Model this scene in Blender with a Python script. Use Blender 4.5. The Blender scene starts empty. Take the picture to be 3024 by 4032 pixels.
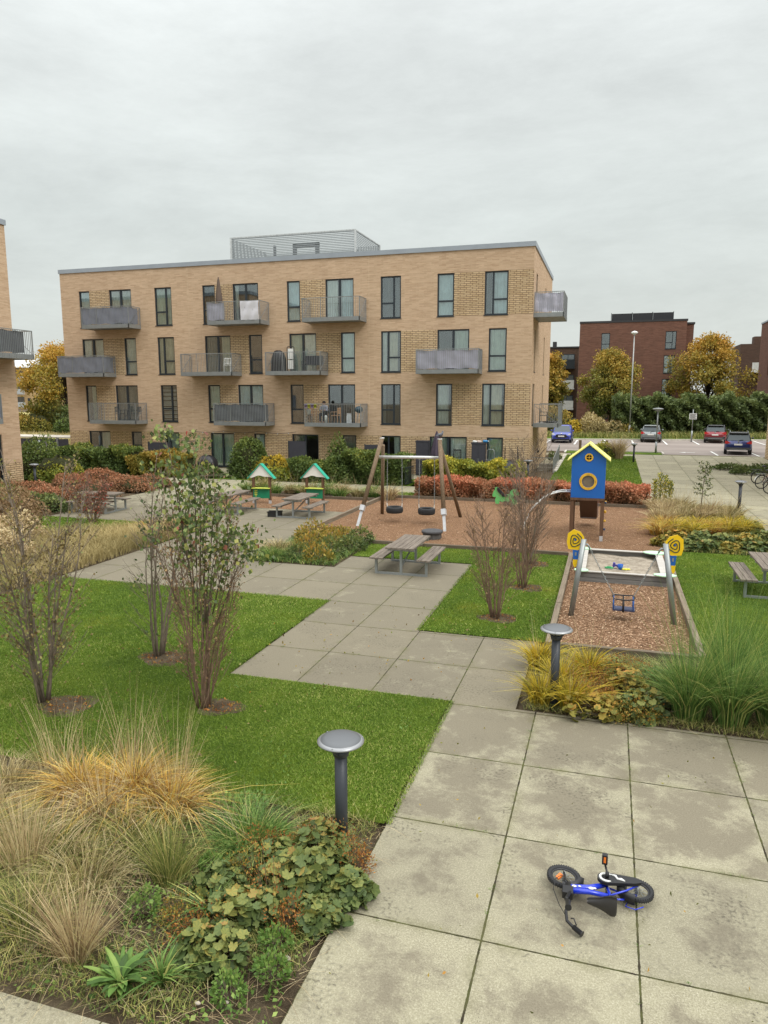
import bpy, math, random
import numpy as np
from mathutils import Vector, Matrix
R = math.radians
rng = np.random.default_rng(7)
random.seed(7)
SC = bpy.context.scene
COL = SC.collection
# ---------------------------------------------------------------- camera
cam = bpy.data.objects.new('camera', bpy.data.cameras.new('camera'))
COL.objects.link(cam)
cam.location = (0, 0, 4.5)
cam.rotation_euler = (R(90 - 9.054), 0, 0.29915)
cam.data.sensor_fit = 'VERTICAL'; cam.data.sensor_height = 36.0
cam.data.lens = 36 * 2867.5 / 4032
cam.data.clip_start = 0.05; cam.data.clip_end = 3000
SC.camera = cam
# ---------------------------------------------------------------- world, sun
SUN_EL, SUN_AZ = 48, 118          # azimuth measured clockwise from +Y
w = bpy.data.worlds.new("World"); SC.world = w; w.use_nodes = True
nt = w.node_tree; nt.nodes.clear()
def N(nt, t, **k):
    n = nt.nodes.new(t)
    for a, b in k.items():
        if a.startswith('i_'): n.inputs[a[2:].replace('_', ' ')].default_value = b
        else: setattr(n, a, b)
    return n
out = N(nt, 'ShaderNodeOutputWorld'); bg = N(nt, 'ShaderNodeBackground'); bg2 = N(nt, 'ShaderNodeBackground')
sky = N(nt, 'ShaderNodeTexSky', sky_type='NISHITA', sun_disc=False, sun_elevation=R(SUN_EL), sun_rotation=R(SUN_AZ), air_density=1.2, dust_density=3.0)
nt.links.new(sky.outputs[0], bg.inputs[0]); bg.inputs[1].default_value = 0.05
tc = N(nt, 'ShaderNodeTexCoord'); sep = N(nt, 'ShaderNodeSeparateXYZ'); nt.links.new(tc.outputs['Generated'], sep.inputs[0])
ramp = N(nt, 'ShaderNodeValToRGB'); nt.links.new(sep.outputs['Z'], ramp.inputs[0])
cr = ramp.color_ramp; cr.elements[0].position = 0.0; cr.elements[0].color = (.69, .72, .69, 1)
cr.elements[1].position = 1.0; cr.elements[1].color = (2.6, 2.62, 2.62, 1)
for p, c in ((.08, (.66, .70, .67)), (.22, (.665, .71, .69)), (.34, (.72, .76, .745)), (.46, (.82, .86, .85)), (.58, (1.0, 1.03, 1.02)), (.75, (2.2, 2.22, 2.22))):
    e = cr.elements.new(p); e.color = (*c, 1)
mp = N(nt, 'ShaderNodeMapping'); mp.inputs['Scale'].default_value = (1.2, 1.6, 4.2); mp.inputs['Rotation'].default_value = (0.10, -0.08, 0.3)
nt.links.new(tc.outputs['Generated'], mp.inputs[0])
no = N(nt, 'ShaderNodeTexNoise'); no.inputs['Scale'].default_value = 2.0; no.inputs['Detail'].default_value = 9; no.inputs['Roughness'].default_value = .68; no.inputs['Distortion'].default_value = .15
nt.links.new(mp.outputs[0], no.inputs[0])
mr = N(nt, 'ShaderNodeMapRange'); mr.inputs[1].default_value = .3; mr.inputs[2].default_value = .7; mr.inputs[3].default_value = .87; mr.inputs[4].default_value = 1.12
nt.links.new(no.outputs[0], mr.inputs[0])
vm = N(nt, 'ShaderNodeVectorMath', operation='SCALE'); nt.links.new(ramp.outputs[0], vm.inputs[0]); nt.links.new(mr.outputs[0], vm.inputs['Scale'])
nt.links.new(vm.outputs[0], bg2.inputs[0]); bg2.inputs[1].default_value = 1.0
mx = N(nt, 'ShaderNodeAddShader'); 
bg.inputs[1].default_value = 0.006
nt.links.new(bg.outputs[0], mx.inputs[0]); nt.links.new(bg2.outputs[0], mx.inputs[1]); nt.links.new(mx.outputs[0], out.inputs[0])
sl = bpy.data.lights.new('sun', 'SUN'); sl.energy = 1.35; sl.angle = R(22); sl.color = (1, .95, .88)
so = bpy.data.objects.new('sun', sl); COL.objects.link(so)
sd = Vector((math.sin(R(SUN_AZ)) * math.cos(R(SUN_EL)), math.cos(R(SUN_AZ)) * math.cos(R(SUN_EL)), math.sin(R(SUN_EL))))
so.rotation_euler = (-sd).to_track_quat('-Z', 'Y').to_euler(); so.location = (20, -20, 40)
vs = SC.view_settings; vs.view_transform = 'Standard'; vs.look = 'None'; vs.exposure = 0.07; vs.gamma = 1.0

# ================================================================ helpers
def srgb(r, g, b):
    f = lambda c: (c / 255 / 12.92) if c <= 10 else ((c / 255 + .055) / 1.055) ** 2.4
    return (f(r), f(g), f(b))
MATS = {}
class G:
    """small node graph wrapper"""
    def __init__(s, name):
        s.m = bpy.data.materials.new(name); s.m.use_nodes = True; s.t = s.m.node_tree; s.t.nodes.clear()
        s.out = s.n('ShaderNodeOutputMaterial'); s.b = s.n('ShaderNodeBsdfPrincipled'); s.l(s.b.outputs[0], s.out.inputs[0])
    def n(s, t, **k): return N(s.t, t, **k)
    def l(s, a, b): s.t.links.new(a, b)
    def val(s, x, sock):
        if hasattr(x, 'links'): s.l(x, sock)
        else: sock.default_value = x
    def pos(s):
        if not hasattr(s, '_p'):
            s._p = s.n('ShaderNodeNewGeometry').outputs['Position']
        return s._p
    def obj(s): return s.n('ShaderNodeTexCoord').outputs['Object']
    def noise(s, scale, detail=3, rough=.55, vec=None, stretch=None, dist=0):
        v = vec or s.pos()
        if stretch:
            m = s.n('ShaderNodeMapping'); m.inputs['Scale'].default_value = stretch; s.l(v, m.inputs[0]); v = m.outputs[0]
        q = s.n('ShaderNodeTexNoise'); q.inputs['Scale'].default_value = scale; q.inputs['Detail'].default_value = detail
        q.inputs['Roughness'].default_value = rough; q.inputs['Distortion'].default_value = dist; s.l(v, q.inputs[0]); return q.outputs[0]
    def rmp(s, fac, stops, interp='LINEAR'):
        r = s.n('ShaderNodeValToRGB'); r.color_ramp.interpolation = interp; s.l(fac, r.inputs[0]); e = r.color_ramp.elements
        while len(e) < len(stops): e.new(.5)
        for k, (p, c) in enumerate(stops):
            e[k].position = p; e[k].color = (*c, 1) if not isinstance(c, (int, float)) else (c, c, c, 1)
        return r.outputs[0]
    def mix(s, f, a, b, mode='MIX'):
        x = s.n('ShaderNodeMix', data_type='RGBA', blend_type=mode)
        s.val(f, x.inputs[0]); 
        for v, k in ((a, 6), (b, 7)):
            if hasattr(v, 'links'): s.l(v, x.inputs[k])
            else: x.inputs[k].default_value = (*v, 1) if len(v) == 3 else v
        return x.outputs[2]
    def math(s, op, a, b=0.0, c=0.0, clamp=False):
        x = s.n('ShaderNodeMath', operation=op, use_clamp=clamp)
        s.val(a, x.inputs[0]); s.val(b, x.inputs[1]); s.val(c, x.inputs[2]); return x.outputs[0]
    def bump(s, h, strength=.3, dist=.02):
        b = s.n('ShaderNodeBump'); b.inputs['Strength'].default_value = strength; b.inputs['Distance'].default_value = dist
        s.l(h, b.inputs['Height']); s.l(b.outputs[0], s.b.inputs['Normal'])
    def col(s, c): s.val(c if hasattr(c, 'links') else (*c, 1), s.b.inputs['Base Color'])
    def set(s, rough=None, metal=None, spec=None):
        if rough is not None: s.val(rough, s.b.inputs['Roughness'])
        if metal is not None: s.b.inputs['Metallic'].default_value = metal
        if spec is not None: s.b.inputs['Specular IOR Level'].default_value = spec
        return s

def plain(name, c, rough=.6, metal=0., var=.12, scale=6., spec=.5, coat=0):
    if name in MATS: return MATS[name]
    g = G(name); n = g.noise(scale, 4)
    lo = tuple(max(0, x * (1 - var)) for x in c); hi = tuple(min(1, x * (1 + var)) for x in c)
    g.col(g.rmp(n, [(.3, lo), (.7, hi)])); g.set(rough, metal, spec)
    if coat: g.b.inputs['Coat Weight'].default_value = coat; g.b.inputs['Coat Roughness'].default_value = .06
    MATS[name] = g.m; return g.m

LEAFG = 1.25
def leafmat(name, stops, rough=.55, trans=.25):
    if name in MATS: return MATS[name]
    g = G(name); a = g.n('ShaderNodeAttribute', attribute_name='tone').outputs['Fac']
    stops = [(p, tuple(min(.75, x * LEAFG) for x in cc)) for p, cc in stops]; c = g.rmp(a, stops); g.col(c); g.set(rough, 0, .35)
    t = g.n('ShaderNodeBsdfTranslucent'); g.l(c, t.inputs[0]); mx = g.n('ShaderNodeMixShader'); mx.inputs[0].default_value = trans
    g.l(g.b.outputs[0], mx.inputs[1]); g.l(t.outputs[0], mx.inputs[2]); g.l(mx.outputs[0], g.out.inputs[0])
    MATS[name] = g.m; return g.m

def tag(o, label=None, cat=None, group=None, kind=None):
    if label: o['label'] = label
    if cat: o['category'] = cat
    if group: o['group'] = group
    if kind: o['kind'] = kind
    return o
def empty(name, loc=(0, 0, 0), rz=0, label=None, cat=None, group=None):
    o = bpy.data.objects.new(name, None); COL.objects.link(o); o.location = loc; o.rotation_euler = (0, 0, rz); o.empty_display_size = .2
    return tag(o, label, cat, group)
def npmesh(name, V, F, mats, parent=None, tone=None, mi=None, smooth=False):
    """V (n,3); F list of index arrays, each (m,k)"""
    me = bpy.data.meshes.new(name)
    V = np.asarray(V, np.float32); F = [np.asarray(f, np.int32) for f in F if len(f)]
    me.vertices.add(len(V)); me.vertices.foreach_set('co', V.ravel())
    nl = sum(f.size for f in F); npol = sum(len(f) for f in F)
    me.loops.add(nl); me.polygons.add(npol)
    me.loops.foreach_set('vertex_index', np.concatenate([f.ravel() for f in F]))
    tot = np.concatenate([np.full(len(f), f.shape[1], np.int32) for f in F])
    st = np.zeros(npol, np.int32); st[1:] = np.cumsum(tot)[:-1]
    me.polygons.foreach_set('loop_start', st); me.polygons.foreach_set('loop_total', tot)
    if mi is not None: me.polygons.foreach_set('material_index', np.asarray(mi, np.int32))
    if smooth: me.polygons.foreach_set('use_smooth', np.ones(npol, bool))
    me.update(calc_edges=True)
    if tone is not None:
        a = me.attributes.new('tone', 'FLOAT', 'FACE'); a.data.foreach_set('value', np.asarray(tone, np.float32))
    for m in (mats if isinstance(mats, (list, tuple)) else [mats]): me.materials.append(m)
    o = bpy.data.objects.new(name, me); COL.objects.link(o)
    if parent: o.parent = parent
    return o

class M:
    def __init__(s, xf=None): s.v = []; s.f = []; s.mi = []; s.sm = []; s.xf = xf
    def add(s, V, F, mi=0, smooth=False):
        k = len(s.v); s.v += [tuple(p) for p in V]
        for f in F: s.f.append(tuple(i + k for i in f)); s.mi.append(mi); s.sm.append(smooth)
        return s
    def box(s, x0, x1, y0, y1, z0, z1, mi=0):
        V = [(x, y, z) for z in (z0, z1) for y in (y0, y1) for x in (x0, x1)]
        return s.add(V, [(0, 2, 3, 1), (4, 5, 7, 6), (0, 1, 5, 4), (2, 6, 7, 3), (0, 4, 6, 2), (1, 3, 7, 5)], mi)
    def obox(s, c, size, mat, mi=0):
        a, b, d = size[0] / 2, size[1] / 2, size[2] / 2; c = Vector(c)
        V = [c + mat @ Vector((x, y, z)) for z in (-d, d) for y in (-b, b) for x in (-a, a)]
        return s.add(V, [(0, 2, 3, 1), (4, 5, 7, 6), (0, 1, 5, 4), (2, 6, 7, 3), (0, 4, 6, 2), (1, 3, 7, 5)], mi)
    def beam(s, p, q, wd, th, mi=0, up=(0, 0, 1)):
        p, q = Vector(p), Vector(q); d = (q - p); L = d.length; d.normalize(); up = Vector(up)
        if abs(d.dot(up)) > .98: up = Vector((1, 0, 0))
        a = d.cross(up).normalized(); b = a.cross(d)
        return s.obox((p + q) / 2, (L, wd, th), Matrix((d, a, b)).transposed(), mi)
    def tube(s, pts, r, n=8, mi=0, closed=False, caps=True, smooth=True):
        P = [Vector(p) for p in pts]; m = len(P); rr = r if isinstance(r, (list, tuple)) else [r] * m
        V = []; ref = Vector((0, 0, 1)); a0 = None
        for i in range(m):
            if closed: d = P[(i + 1) % m] - P[i - 1]
            else: d = P[min(i + 1, m - 1)] - P[max(i - 1, 0)]
            if d.length < 1e-9: d = Vector((0, 0, 1))
            d.normalize()
            if a0 is None: a = d.cross(ref if abs(d.z) < .9 else Vector((1, 0, 0)))
            else: a = a0 - d * a0.dot(d)
            a.normalize(); a0 = a; b = d.cross(a)
            for k in range(n):
                t = 2 * math.pi * k / n; V.append(P[i] + (a * math.cos(t) + b * math.sin(t)) * rr[i])
        F = []
        for i in range(m if closed else m - 1):
            j = (i + 1) % m
            for k in range(n): F.append((i * n + k, i * n + (k + 1) % n, j * n + (k + 1) % n, j * n + k))
        s.add(V, F, mi, smooth)
        if caps and not closed:
            k = len(s.v) - m * n
            s.f.append(tuple(k + i for i in reversed(range(n)))); s.mi.append(mi); s.sm.append(False)
            s.f.append(tuple(k + (m - 1) * n + i for i in range(n))); s.mi.append(mi); s.sm.append(False)
        return s
    def lathe(s, prof, n=24, c=(0, 0, 0), mi=0, mat=None, smooth=True):
        V = []; c = Vector(c)
        for r, z in prof:
            for k in range(n):
                t = 2 * math.pi * k / n; p = Vector((r * math.cos(t), r * math.sin(t), z)); V.append(c + (mat @ p if mat else p))
        F = [(i * n + k, i * n + (k + 1) % n, (i + 1) * n + (k + 1) % n, (i + 1) * n + k) for i in range(len(prof) - 1) for k in range(n)]
        return s.add(V, F, mi, smooth)
    def ring(s, c, Rr, r, axis='z', n=28, k=8, mi=0, mat=None):
        pts = []
        for i in range(n):
            t = 2 * math.pi * i / n; p = Vector((Rr * math.cos(t), Rr * math.sin(t), 0))
            if mat: p = mat @ p
            elif axis == 'x': p = Vector((0, p.x, p.y))
            elif axis == 'y': p = Vector((p.x, 0, p.y))
            pts.append(Vector(c) + p)
        return s.tube(pts, r, k, mi, closed=True)
    def prism(s, poly, o, a, b, th, mi=0):
        """polygon in (a,b) axes at origin o, extruded by th along a x b"""
        o, a, b = Vector(o), Vector(a), Vector(b); nn = a.cross(b).normalized() * th; n = len(poly)
        V = [o + a * x + b * y for x, y in poly] + [o + a * x + b * y + nn for x, y in poly]
        F = [tuple(reversed(range(n))), tuple(range(n, 2 * n))] + [(i, (i + 1) % n, n + (i + 1) % n, n + i) for i in range(n)]
        return s.add(V, F, mi)
    def sphere(s, c, r, nu=14, nv=8, mi=0, sc=(1, 1, 1), mat=None):
        V = []; c = Vector(c)
        for j in range(nv + 1):
            ph = math.pi * j / nv
            for i in range(nu):
                t = 2 * math.pi * i / nu; p = Vector((r * sc[0] * math.sin(ph) * math.cos(t), r * sc[1] * math.sin(ph) * math.sin(t), r * sc[2] * math.cos(ph)))
                V.append(c + (mat @ p if mat else p))
        F = [(j * nu + i, (j + 1) * nu + i, (j + 1) * nu + (i + 1) % nu, j * nu + (i + 1) % nu) for j in range(nv) for i in range(nu)]
        return s.add(V, F, mi, True)
    def build(s, name, mats, parent=None, loc=None):
        V = s.v
        if s.xf: V = [s.xf(*p) for p in V]
        me = bpy.data.meshes.new(name); me.from_pydata([tuple(p) for p in V], [], s.f)
        for m in (mats if isinstance(mats, (list, tuple)) else [mats]): me.materials.append(m)
        me.polygons.foreach_set('material_index', s.mi); me.polygons.foreach_set('use_smooth', s.sm); me.update()
        o = bpy.data.objects.new(name, me); COL.objects.link(o)
        if parent: o.parent = parent
        if loc: o.location = loc
        return o
def kids(o): return [c for c in COL.objects if c.parent == o]
def dup(root, loc=None, rz=None, label=None):
    ch = {}
    for c in COL.objects:
        if c.parent: ch.setdefault(c.parent, []).append(c)
    def rec(o, p):
        c = o.copy(); COL.objects.link(c)
        if p: c.parent = p
        for k in ch.get(o, []): rec(k, c)
        return c
    r = rec(root, None)
    if loc is not None: r.location = loc
    if rz is not None: r.rotation_euler = (0, 0, rz)
    if label: r['label'] = label
    return r

ORD = ('first', 'second', 'third', 'fourth', 'fifth', 'sixth', 'seventh', 'eighth', 'ninth', 'tenth', 'eleventh', 'twelfth', 'thirteenth', 'fourteenth', 'fifteenth')
# ---- terrain height
def gz(x, y):
    sx = min(1, max(0, (x + 5.0) / 1.5)) if y < 53 else 1
    t = min(1, max(0, (y - 33) / 21)); h = .42 * t
    if y > 40 and x < -5: sx = max(sx, min(1, max(0, (y - 42) / 8)))
    h *= sx
    if y > 86: h += 1.1 * min(1, (y - 86) / 6)
    return h
# ---- vegetation primitives (numpy)
def unit(v): return v / np.maximum(np.linalg.norm(v, axis=-1, keepdims=True), 1e-9)
def leaves(name, P, size, mat, parent=None, updir=.3, tone=None, aspect=.6, seed=0, droop=None, shape='kite'):
    r = np.random.default_rng(seed); n = len(P); P = np.asarray(P, float)
    d = unit(r.normal(size=(n, 3)) + np.array([0, 0, updir]))
    if droop is not None: d = unit(d * .6 + np.array([0, 0, -droop]))
    a = unit(np.cross(d, r.normal(size=(n, 3)))); nn = np.cross(a, d)
    s = (size * (0.65 + .7 * r.random(n)))[:, None]
    if shape == 'kite':
        V = np.stack([P, P + (d * .45 + a * aspect * .5 + nn * .12) * s, P + d * s, P + (d * .45 - a * aspect * .5 + nn * .12) * s], 1).reshape(-1, 3)
        F = np.arange(4 * n).reshape(n, 4)
    else:   # rounded, scalloped and cupped, for broad leaves
        k = 14; th = np.arange(k) * 2 * np.pi / k; rad = np.where(np.arange(k) % 2 == 0, .51, .415) * (1 - .10 * np.cos(th)); rad[0] = .16
        up = np.where(np.arange(k) % 2 == 0, .10, .04); d2 = unit(d * .9 + np.array([0, 0, .0]))
        # lie the blade mostly flat: normal biased upwards
        nn = unit(r.normal(size=(n, 3)) * .55 + unit(P - P.mean(0)) * .35 + np.array([0, 0, 1.0])); a = unit(np.cross(nn, r.normal(size=(n, 3)))); d2 = np.cross(nn, a)
        V = P[:, None] + (d2[:, None] * (np.cos(th) * rad)[None, :, None] + a[:, None] * (np.sin(th) * rad)[None, :, None]) * s[:, None] + nn[:, None] * up[None, :, None] * s[:, None] - d2[:, None] * (.04 * np.cos(2 * th))[None, :, None] * s[:, None]
        V = np.concatenate([V, P[:, None] - nn[:, None] * .02 * s[:, None]], 1).reshape(-1, 3); b0 = (np.arange(n) * (k + 1))[:, None]
        F = np.concatenate([b0 + np.array([[i, (i + 1) % k, k]]) for i in range(k)])
        if tone is None: tone = r.random(n)
        jit = np.concatenate([np.full(n, .05 * ((i % 2) * 2 - 1)) for i in range(k)])
        o = npmesh(name, V, [F], mat, parent, tone=np.clip(np.tile(tone, k) + jit, 0, 1)); return o
    if tone is None: tone = r.random(n)
    return npmesh(name, V, [F], mat, parent, tone=np.clip(tone, 0, 1))
def blades(name, P, H, W, lean, mat, parent=None, tone=None, seed=0, dirs=None, curve=1.0, seg=3, kind=None):
    """grass blades: P (n,3) bases, H heights, lean = horizontal reach / height"""
    r = np.random.default_rng(seed); n = len(P); P = np.asarray(P, float)
    H = np.broadcast_to(np.asarray(H, float), (n,)) * (.7 + .6 * r.random(n)); W = np.broadcast_to(np.asarray(W, float), (n,))
    if dirs is None:
        th = r.random(n) * 2 * np.pi; dirs = np.stack([np.cos(th), np.sin(th)], 1)
    ln = np.broadcast_to(np.asarray(lean, float), (n,)) * (.4 + 1.2 * r.random(n))
    sw = r.random(n) * np.pi; side = np.stack([np.cos(sw), np.sin(sw), np.zeros(n)], 1)
    V = []
    for k in range(seg + 1):
        t = k / seg; reach = ln * t ** (1 + curve); z = t * (1 - .42 * np.minimum(ln, 1.5) * t ** 1.3 * curve)
        c = P + np.stack([dirs[:, 0] * reach * H, dirs[:, 1] * reach * H, z * H], 1)
        wk = (W * (1 - t ** 1.5 * .9) / 2)[:, None]
        V += [c - side * wk, c + side * wk]
    V = np.stack(V, 1).reshape(-1, 3); m = 2 * (seg + 1); b = (np.arange(n) * m)[:, None]
    F = np.concatenate([b + np.array([2 * k, 2 * k + 1, 2 * k + 3, 2 * k + 2])[None] for k in range(seg)])
    if tone is None: tone = r.random(n)
    return npmesh(name, V, [F], mat, parent, tone=np.tile(np.clip(tone, 0, 1), seg))
def blob_pts(n, c, rad, seed, shell=.5, flat=True, lumps=7, lump=.35):
    """points in a lumpy dome"""
    r = np.random.default_rng(seed); c = np.asarray(c, float); rad = np.asarray(rad, float)
    d = unit(r.normal(size=(n, 3)))
    if flat: d[:, 2] = np.abs(d[:, 2])
    L = unit(r.normal(size=(lumps, 3))); amp = r.random(lumps) * lump
    k = 1 - lump * .4 + (np.maximum(0, (d @ L.T)) ** 6 * amp).sum(1)
    rr = k * (shell + (1 - shell) * r.random(n)) ** .7
    return c + d * rad * rr[:, None]
# ================================================================ materials for the setting
def mat_paving():
    g = G('concrete_slabs'); p = g.n('ShaderNodeSeparateXYZ'); g.l(g.pos(), p.inputs[0]); X, Y = p.outputs[0], p.outputs[1]
    u = g.math('DIVIDE', g.math('ADD', X, .83 + 125.3), 1.253); v = g.math('DIVIDE', g.math('ADD', Y, -5.45 + 153.3), 1.533)
    fu, fv = g.math('FRACT', u), g.math('FRACT', v)
    du = g.math('MULTIPLY', g.math('MINIMUM', fu, g.math('SUBTRACT', 1, fu)), 1.253)
    dv = g.math('MULTIPLY', g.math('MINIMUM', fv, g.math('SUBTRACT', 1, fv)), 1.533)
    d = g.math('MINIMUM', du, dv); d = g.math('ADD', d, g.math('MULTIPLY', g.math('SUBTRACT', g.noise(9, 4, .7), .5), .012))
    cid = g.n('ShaderNodeCombineXYZ'); g.l(g.math('FLOOR', u), cid.inputs[0]); g.l(g.math('FLOOR', v), cid.inputs[1])
    wn = g.n('ShaderNodeTexWhiteNoise', noise_dimensions='2D'); g.l(cid.outputs[0], wn.inputs[0]); cell = wn.outputs[0]
    sh = g.n('ShaderNodeVectorMath', operation='SCALE'); g.l(wn.outputs[1], sh.inputs[0]); sh.inputs['Scale'].default_value = 40; ad = g.n('ShaderNodeVectorMath', operation='ADD'); g.l(g.pos(), ad.inputs[0]); g.l(sh.outputs[0], ad.inputs[1]); CV = ad.outputs[0]
    n1 = g.noise(2.6, 10, .74, vec=CV, dist=.2); n2 = g.noise(60, 6, .75); n3 = g.noise(.7, 3, .5, vec=CV); n4 = g.noise(120, 3, .65)
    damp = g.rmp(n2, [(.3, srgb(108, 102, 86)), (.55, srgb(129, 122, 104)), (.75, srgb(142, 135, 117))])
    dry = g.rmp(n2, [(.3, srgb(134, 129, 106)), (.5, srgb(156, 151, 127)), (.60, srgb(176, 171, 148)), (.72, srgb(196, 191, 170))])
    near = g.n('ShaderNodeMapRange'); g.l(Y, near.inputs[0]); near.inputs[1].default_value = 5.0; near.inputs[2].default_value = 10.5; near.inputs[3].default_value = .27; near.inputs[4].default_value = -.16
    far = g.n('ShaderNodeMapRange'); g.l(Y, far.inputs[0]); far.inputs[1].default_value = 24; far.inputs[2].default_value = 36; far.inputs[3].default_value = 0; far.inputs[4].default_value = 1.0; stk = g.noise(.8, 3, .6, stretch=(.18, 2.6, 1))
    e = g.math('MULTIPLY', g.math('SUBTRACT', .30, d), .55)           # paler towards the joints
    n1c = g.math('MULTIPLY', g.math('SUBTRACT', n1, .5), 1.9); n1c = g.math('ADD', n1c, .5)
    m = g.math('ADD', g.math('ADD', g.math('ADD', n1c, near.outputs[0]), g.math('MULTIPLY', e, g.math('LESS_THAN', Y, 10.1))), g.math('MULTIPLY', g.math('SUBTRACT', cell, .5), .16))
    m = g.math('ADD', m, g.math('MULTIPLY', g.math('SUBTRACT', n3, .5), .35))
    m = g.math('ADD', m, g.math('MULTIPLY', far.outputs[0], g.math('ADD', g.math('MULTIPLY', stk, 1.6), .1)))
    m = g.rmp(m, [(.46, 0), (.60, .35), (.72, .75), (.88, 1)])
    base = g.mix(m, damp, dry)
    # dark lichen specks and stained patches
    spk = g.rmp(n4, [(.34, 1), (.44, 0)]); st = g.rmp(g.noise(.9, 5, .7, vec=CV), [(.44, 0), (.60, 1)])
    base = g.mix(g.math('MULTIPLY', g.math('MULTIPLY', spk, .8), g.math('ADD', .35, st)), base, srgb(96, 90, 76))
    blot = g.rmp(g.noise(30, 4, .7), [(.53, 0), (.60, 1)]); bm = g.rmp(g.noise(1.0, 5, .7, vec=CV), [(.50, 0), (.62, 1)])
    base = g.mix(g.math('MULTIPLY', g.math('MULTIPLY', blot, bm), .85), base, srgb(88, 84, 72))
    base = g.mix(g.math('MULTIPLY', cell, .26), base, (.10, .09, .07))
    jw = g.math('ADD', .002, g.math('MULTIPLY', g.noise(14, 3), .014))
    j = g.math('LESS_THAN', d, jw); moss = g.rmp(g.noise(5, 3), [(.40, 0), (.6, 1)])
    base = g.mix(j, base, g.mix(moss, srgb(48, 42, 32), srgb(72, 74, 40)))
    edge = g.rmp(g.math('DIVIDE', d, .12), [(0, 1), (1, 0)])
    base = g.mix(g.math('MULTIPLY', g.math('MULTIPLY', edge, g.rmp(g.noise(3.2, 4), [(.45, 0), (.65, 1)])), .45), base, srgb(98, 96, 62))
    g.col(base); g.set(.85, 0, .25)
    h = g.math('SUBTRACT', g.math('MULTIPLY', n2, .3), g.math('MULTIPLY', j, 1.0)); g.bump(h, .5, .012); return g.m
def mat_lawn():
    g = G('lawn_turf'); n1 = g.noise(.55, 4, .6); n2 = g.noise(40, 3, .7); n3 = g.noise(220, 2, .7)
    c = g.rmp(n1, [(.30, srgb(82, 106, 38)), (.48, srgb(102, 128, 44)), (.60, srgb(122, 140, 48)), (.72, srgb(160, 158, 62))])
    c = g.mix(.75, c, g.rmp(n2, [(.25, (.25, .3, .2)), (.5, (.8, .85, .7)), (.8, (1.0, 1.0, .9))]), 'MULTIPLY')
    c = g.mix(.6, c, g.rmp(n3, [(.3, (.35, .42, .3)), (.7, (1, 1, .9))]), 'MULTIPLY')
    g.col(c); g.set(.9, 0, .1); g.bump(g.math('ADD', n2, n3), .9, .03); return g.m
def mat_soil():
    g = G('bed_soil'); n1 = g.noise(3, 6, .7); n2 = g.noise(60, 3, .7)
    c = g.rmp(n1, [(.3, srgb(78, 66, 52)), (.5, srgb(104, 92, 74)), (.7, srgb(128, 116, 95))])
    c = g.mix(.5, c, g.rmp(n2, [(.3, (.45, .42, .4)), (.7, (1, 1, 1))]), 'MULTIPLY'); g.col(c); g.set(.95, 0, .1); g.bump(g.math('ADD', n1, n2), .9, .05); return g.m
def mat_chips():
    g = G('bark_chips'); a = g.noise(30, 3, .8, stretch=(.35, 1.6, 1)); b = g.noise(40, 3, .8, stretch=(1.5, .5, 1)); n = g.noise(1.0, 4, .6)
    h = g.math('MULTIPLY', g.math('ADD', a, b), .5)
    c = g.rmp(h, [(.34, srgb(84, 62, 46)), (.47, srgb(140, 108, 82)), (.56, srgb(168, 134, 104)), (.68, srgb(202, 172, 142))])
    c = g.mix(.45, c, g.rmp(n, [(.3, (.62, .58, .56)), (.7, (1, 1, 1))]), 'MULTIPLY'); g.col(c); g.set(.95, 0, .1); g.bump(h, 1.0, .08); return g.m
def mat_asphalt():
    g = G('car_park_asphalt'); n = g.noise(.25, 4, .6, stretch=(.3, 1.2, 1)); n2 = g.noise(30, 3)
    c = g.rmp(n, [(.3, srgb(126, 116, 110)), (.5, srgb(142, 132, 125)), (.7, srgb(158, 148, 140))]); c = g.mix(.3, c, g.rmp(n2, [(.3, (.6, .6, .6)), (.7, (1, 1, 1))]), 'MULTIPLY')
    g.col(c); g.set(.85, 0, .3); return g.m
def brick_node(g, w_, h_, mortar, c1, c2, cm, bias=0.0, mbright=None):
    p = g.n('ShaderNodeSeparateXYZ'); g.l(g.pos(), p.inputs[0]); nx = g.n('ShaderNodeSeparateXYZ'); ge = g.n('ShaderNodeNewGeometry'); g.l(ge.outputs['Normal'], nx.inputs[0])
    ax = g.math('GREATER_THAN', g.math('ABSOLUTE', nx.outputs[0]), .5)
    u = g.n('ShaderNodeMix', data_type='FLOAT'); g.l(ax, u.inputs[0]); g.l(p.outputs[0], u.inputs[2]); g.l(p.outputs[1], u.inputs[3])
    cv = g.n('ShaderNodeCombineXYZ'); g.l(g.math('ADD', u.outputs[0], 200.0), cv.inputs[0]); g.l(g.math('ADD', p.outputs[2], 10.0), cv.inputs[1])
    b = g.n('ShaderNodeTexBrick'); b.offset = .37; b.offset_frequency = 2
    b.inputs['Scale'].default_value = 1; b.inputs['Mortar Size'].default_value = mortar; b.inputs['Brick Width'].default_value = w_; b.inputs['Row Height'].default_value = h_
    b.inputs['Mortar Smooth'].default_value = .1; b.inputs['Bias'].default_value = bias
    b.inputs['Color1'].default_value = (*c1, 1); b.inputs['Color2'].default_value = (*c2, 1); b.inputs['Mortar'].default_value = (*cm, 1); g.l(cv.outputs[0], b.inputs['Vector'])
    return b, cv
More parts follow.
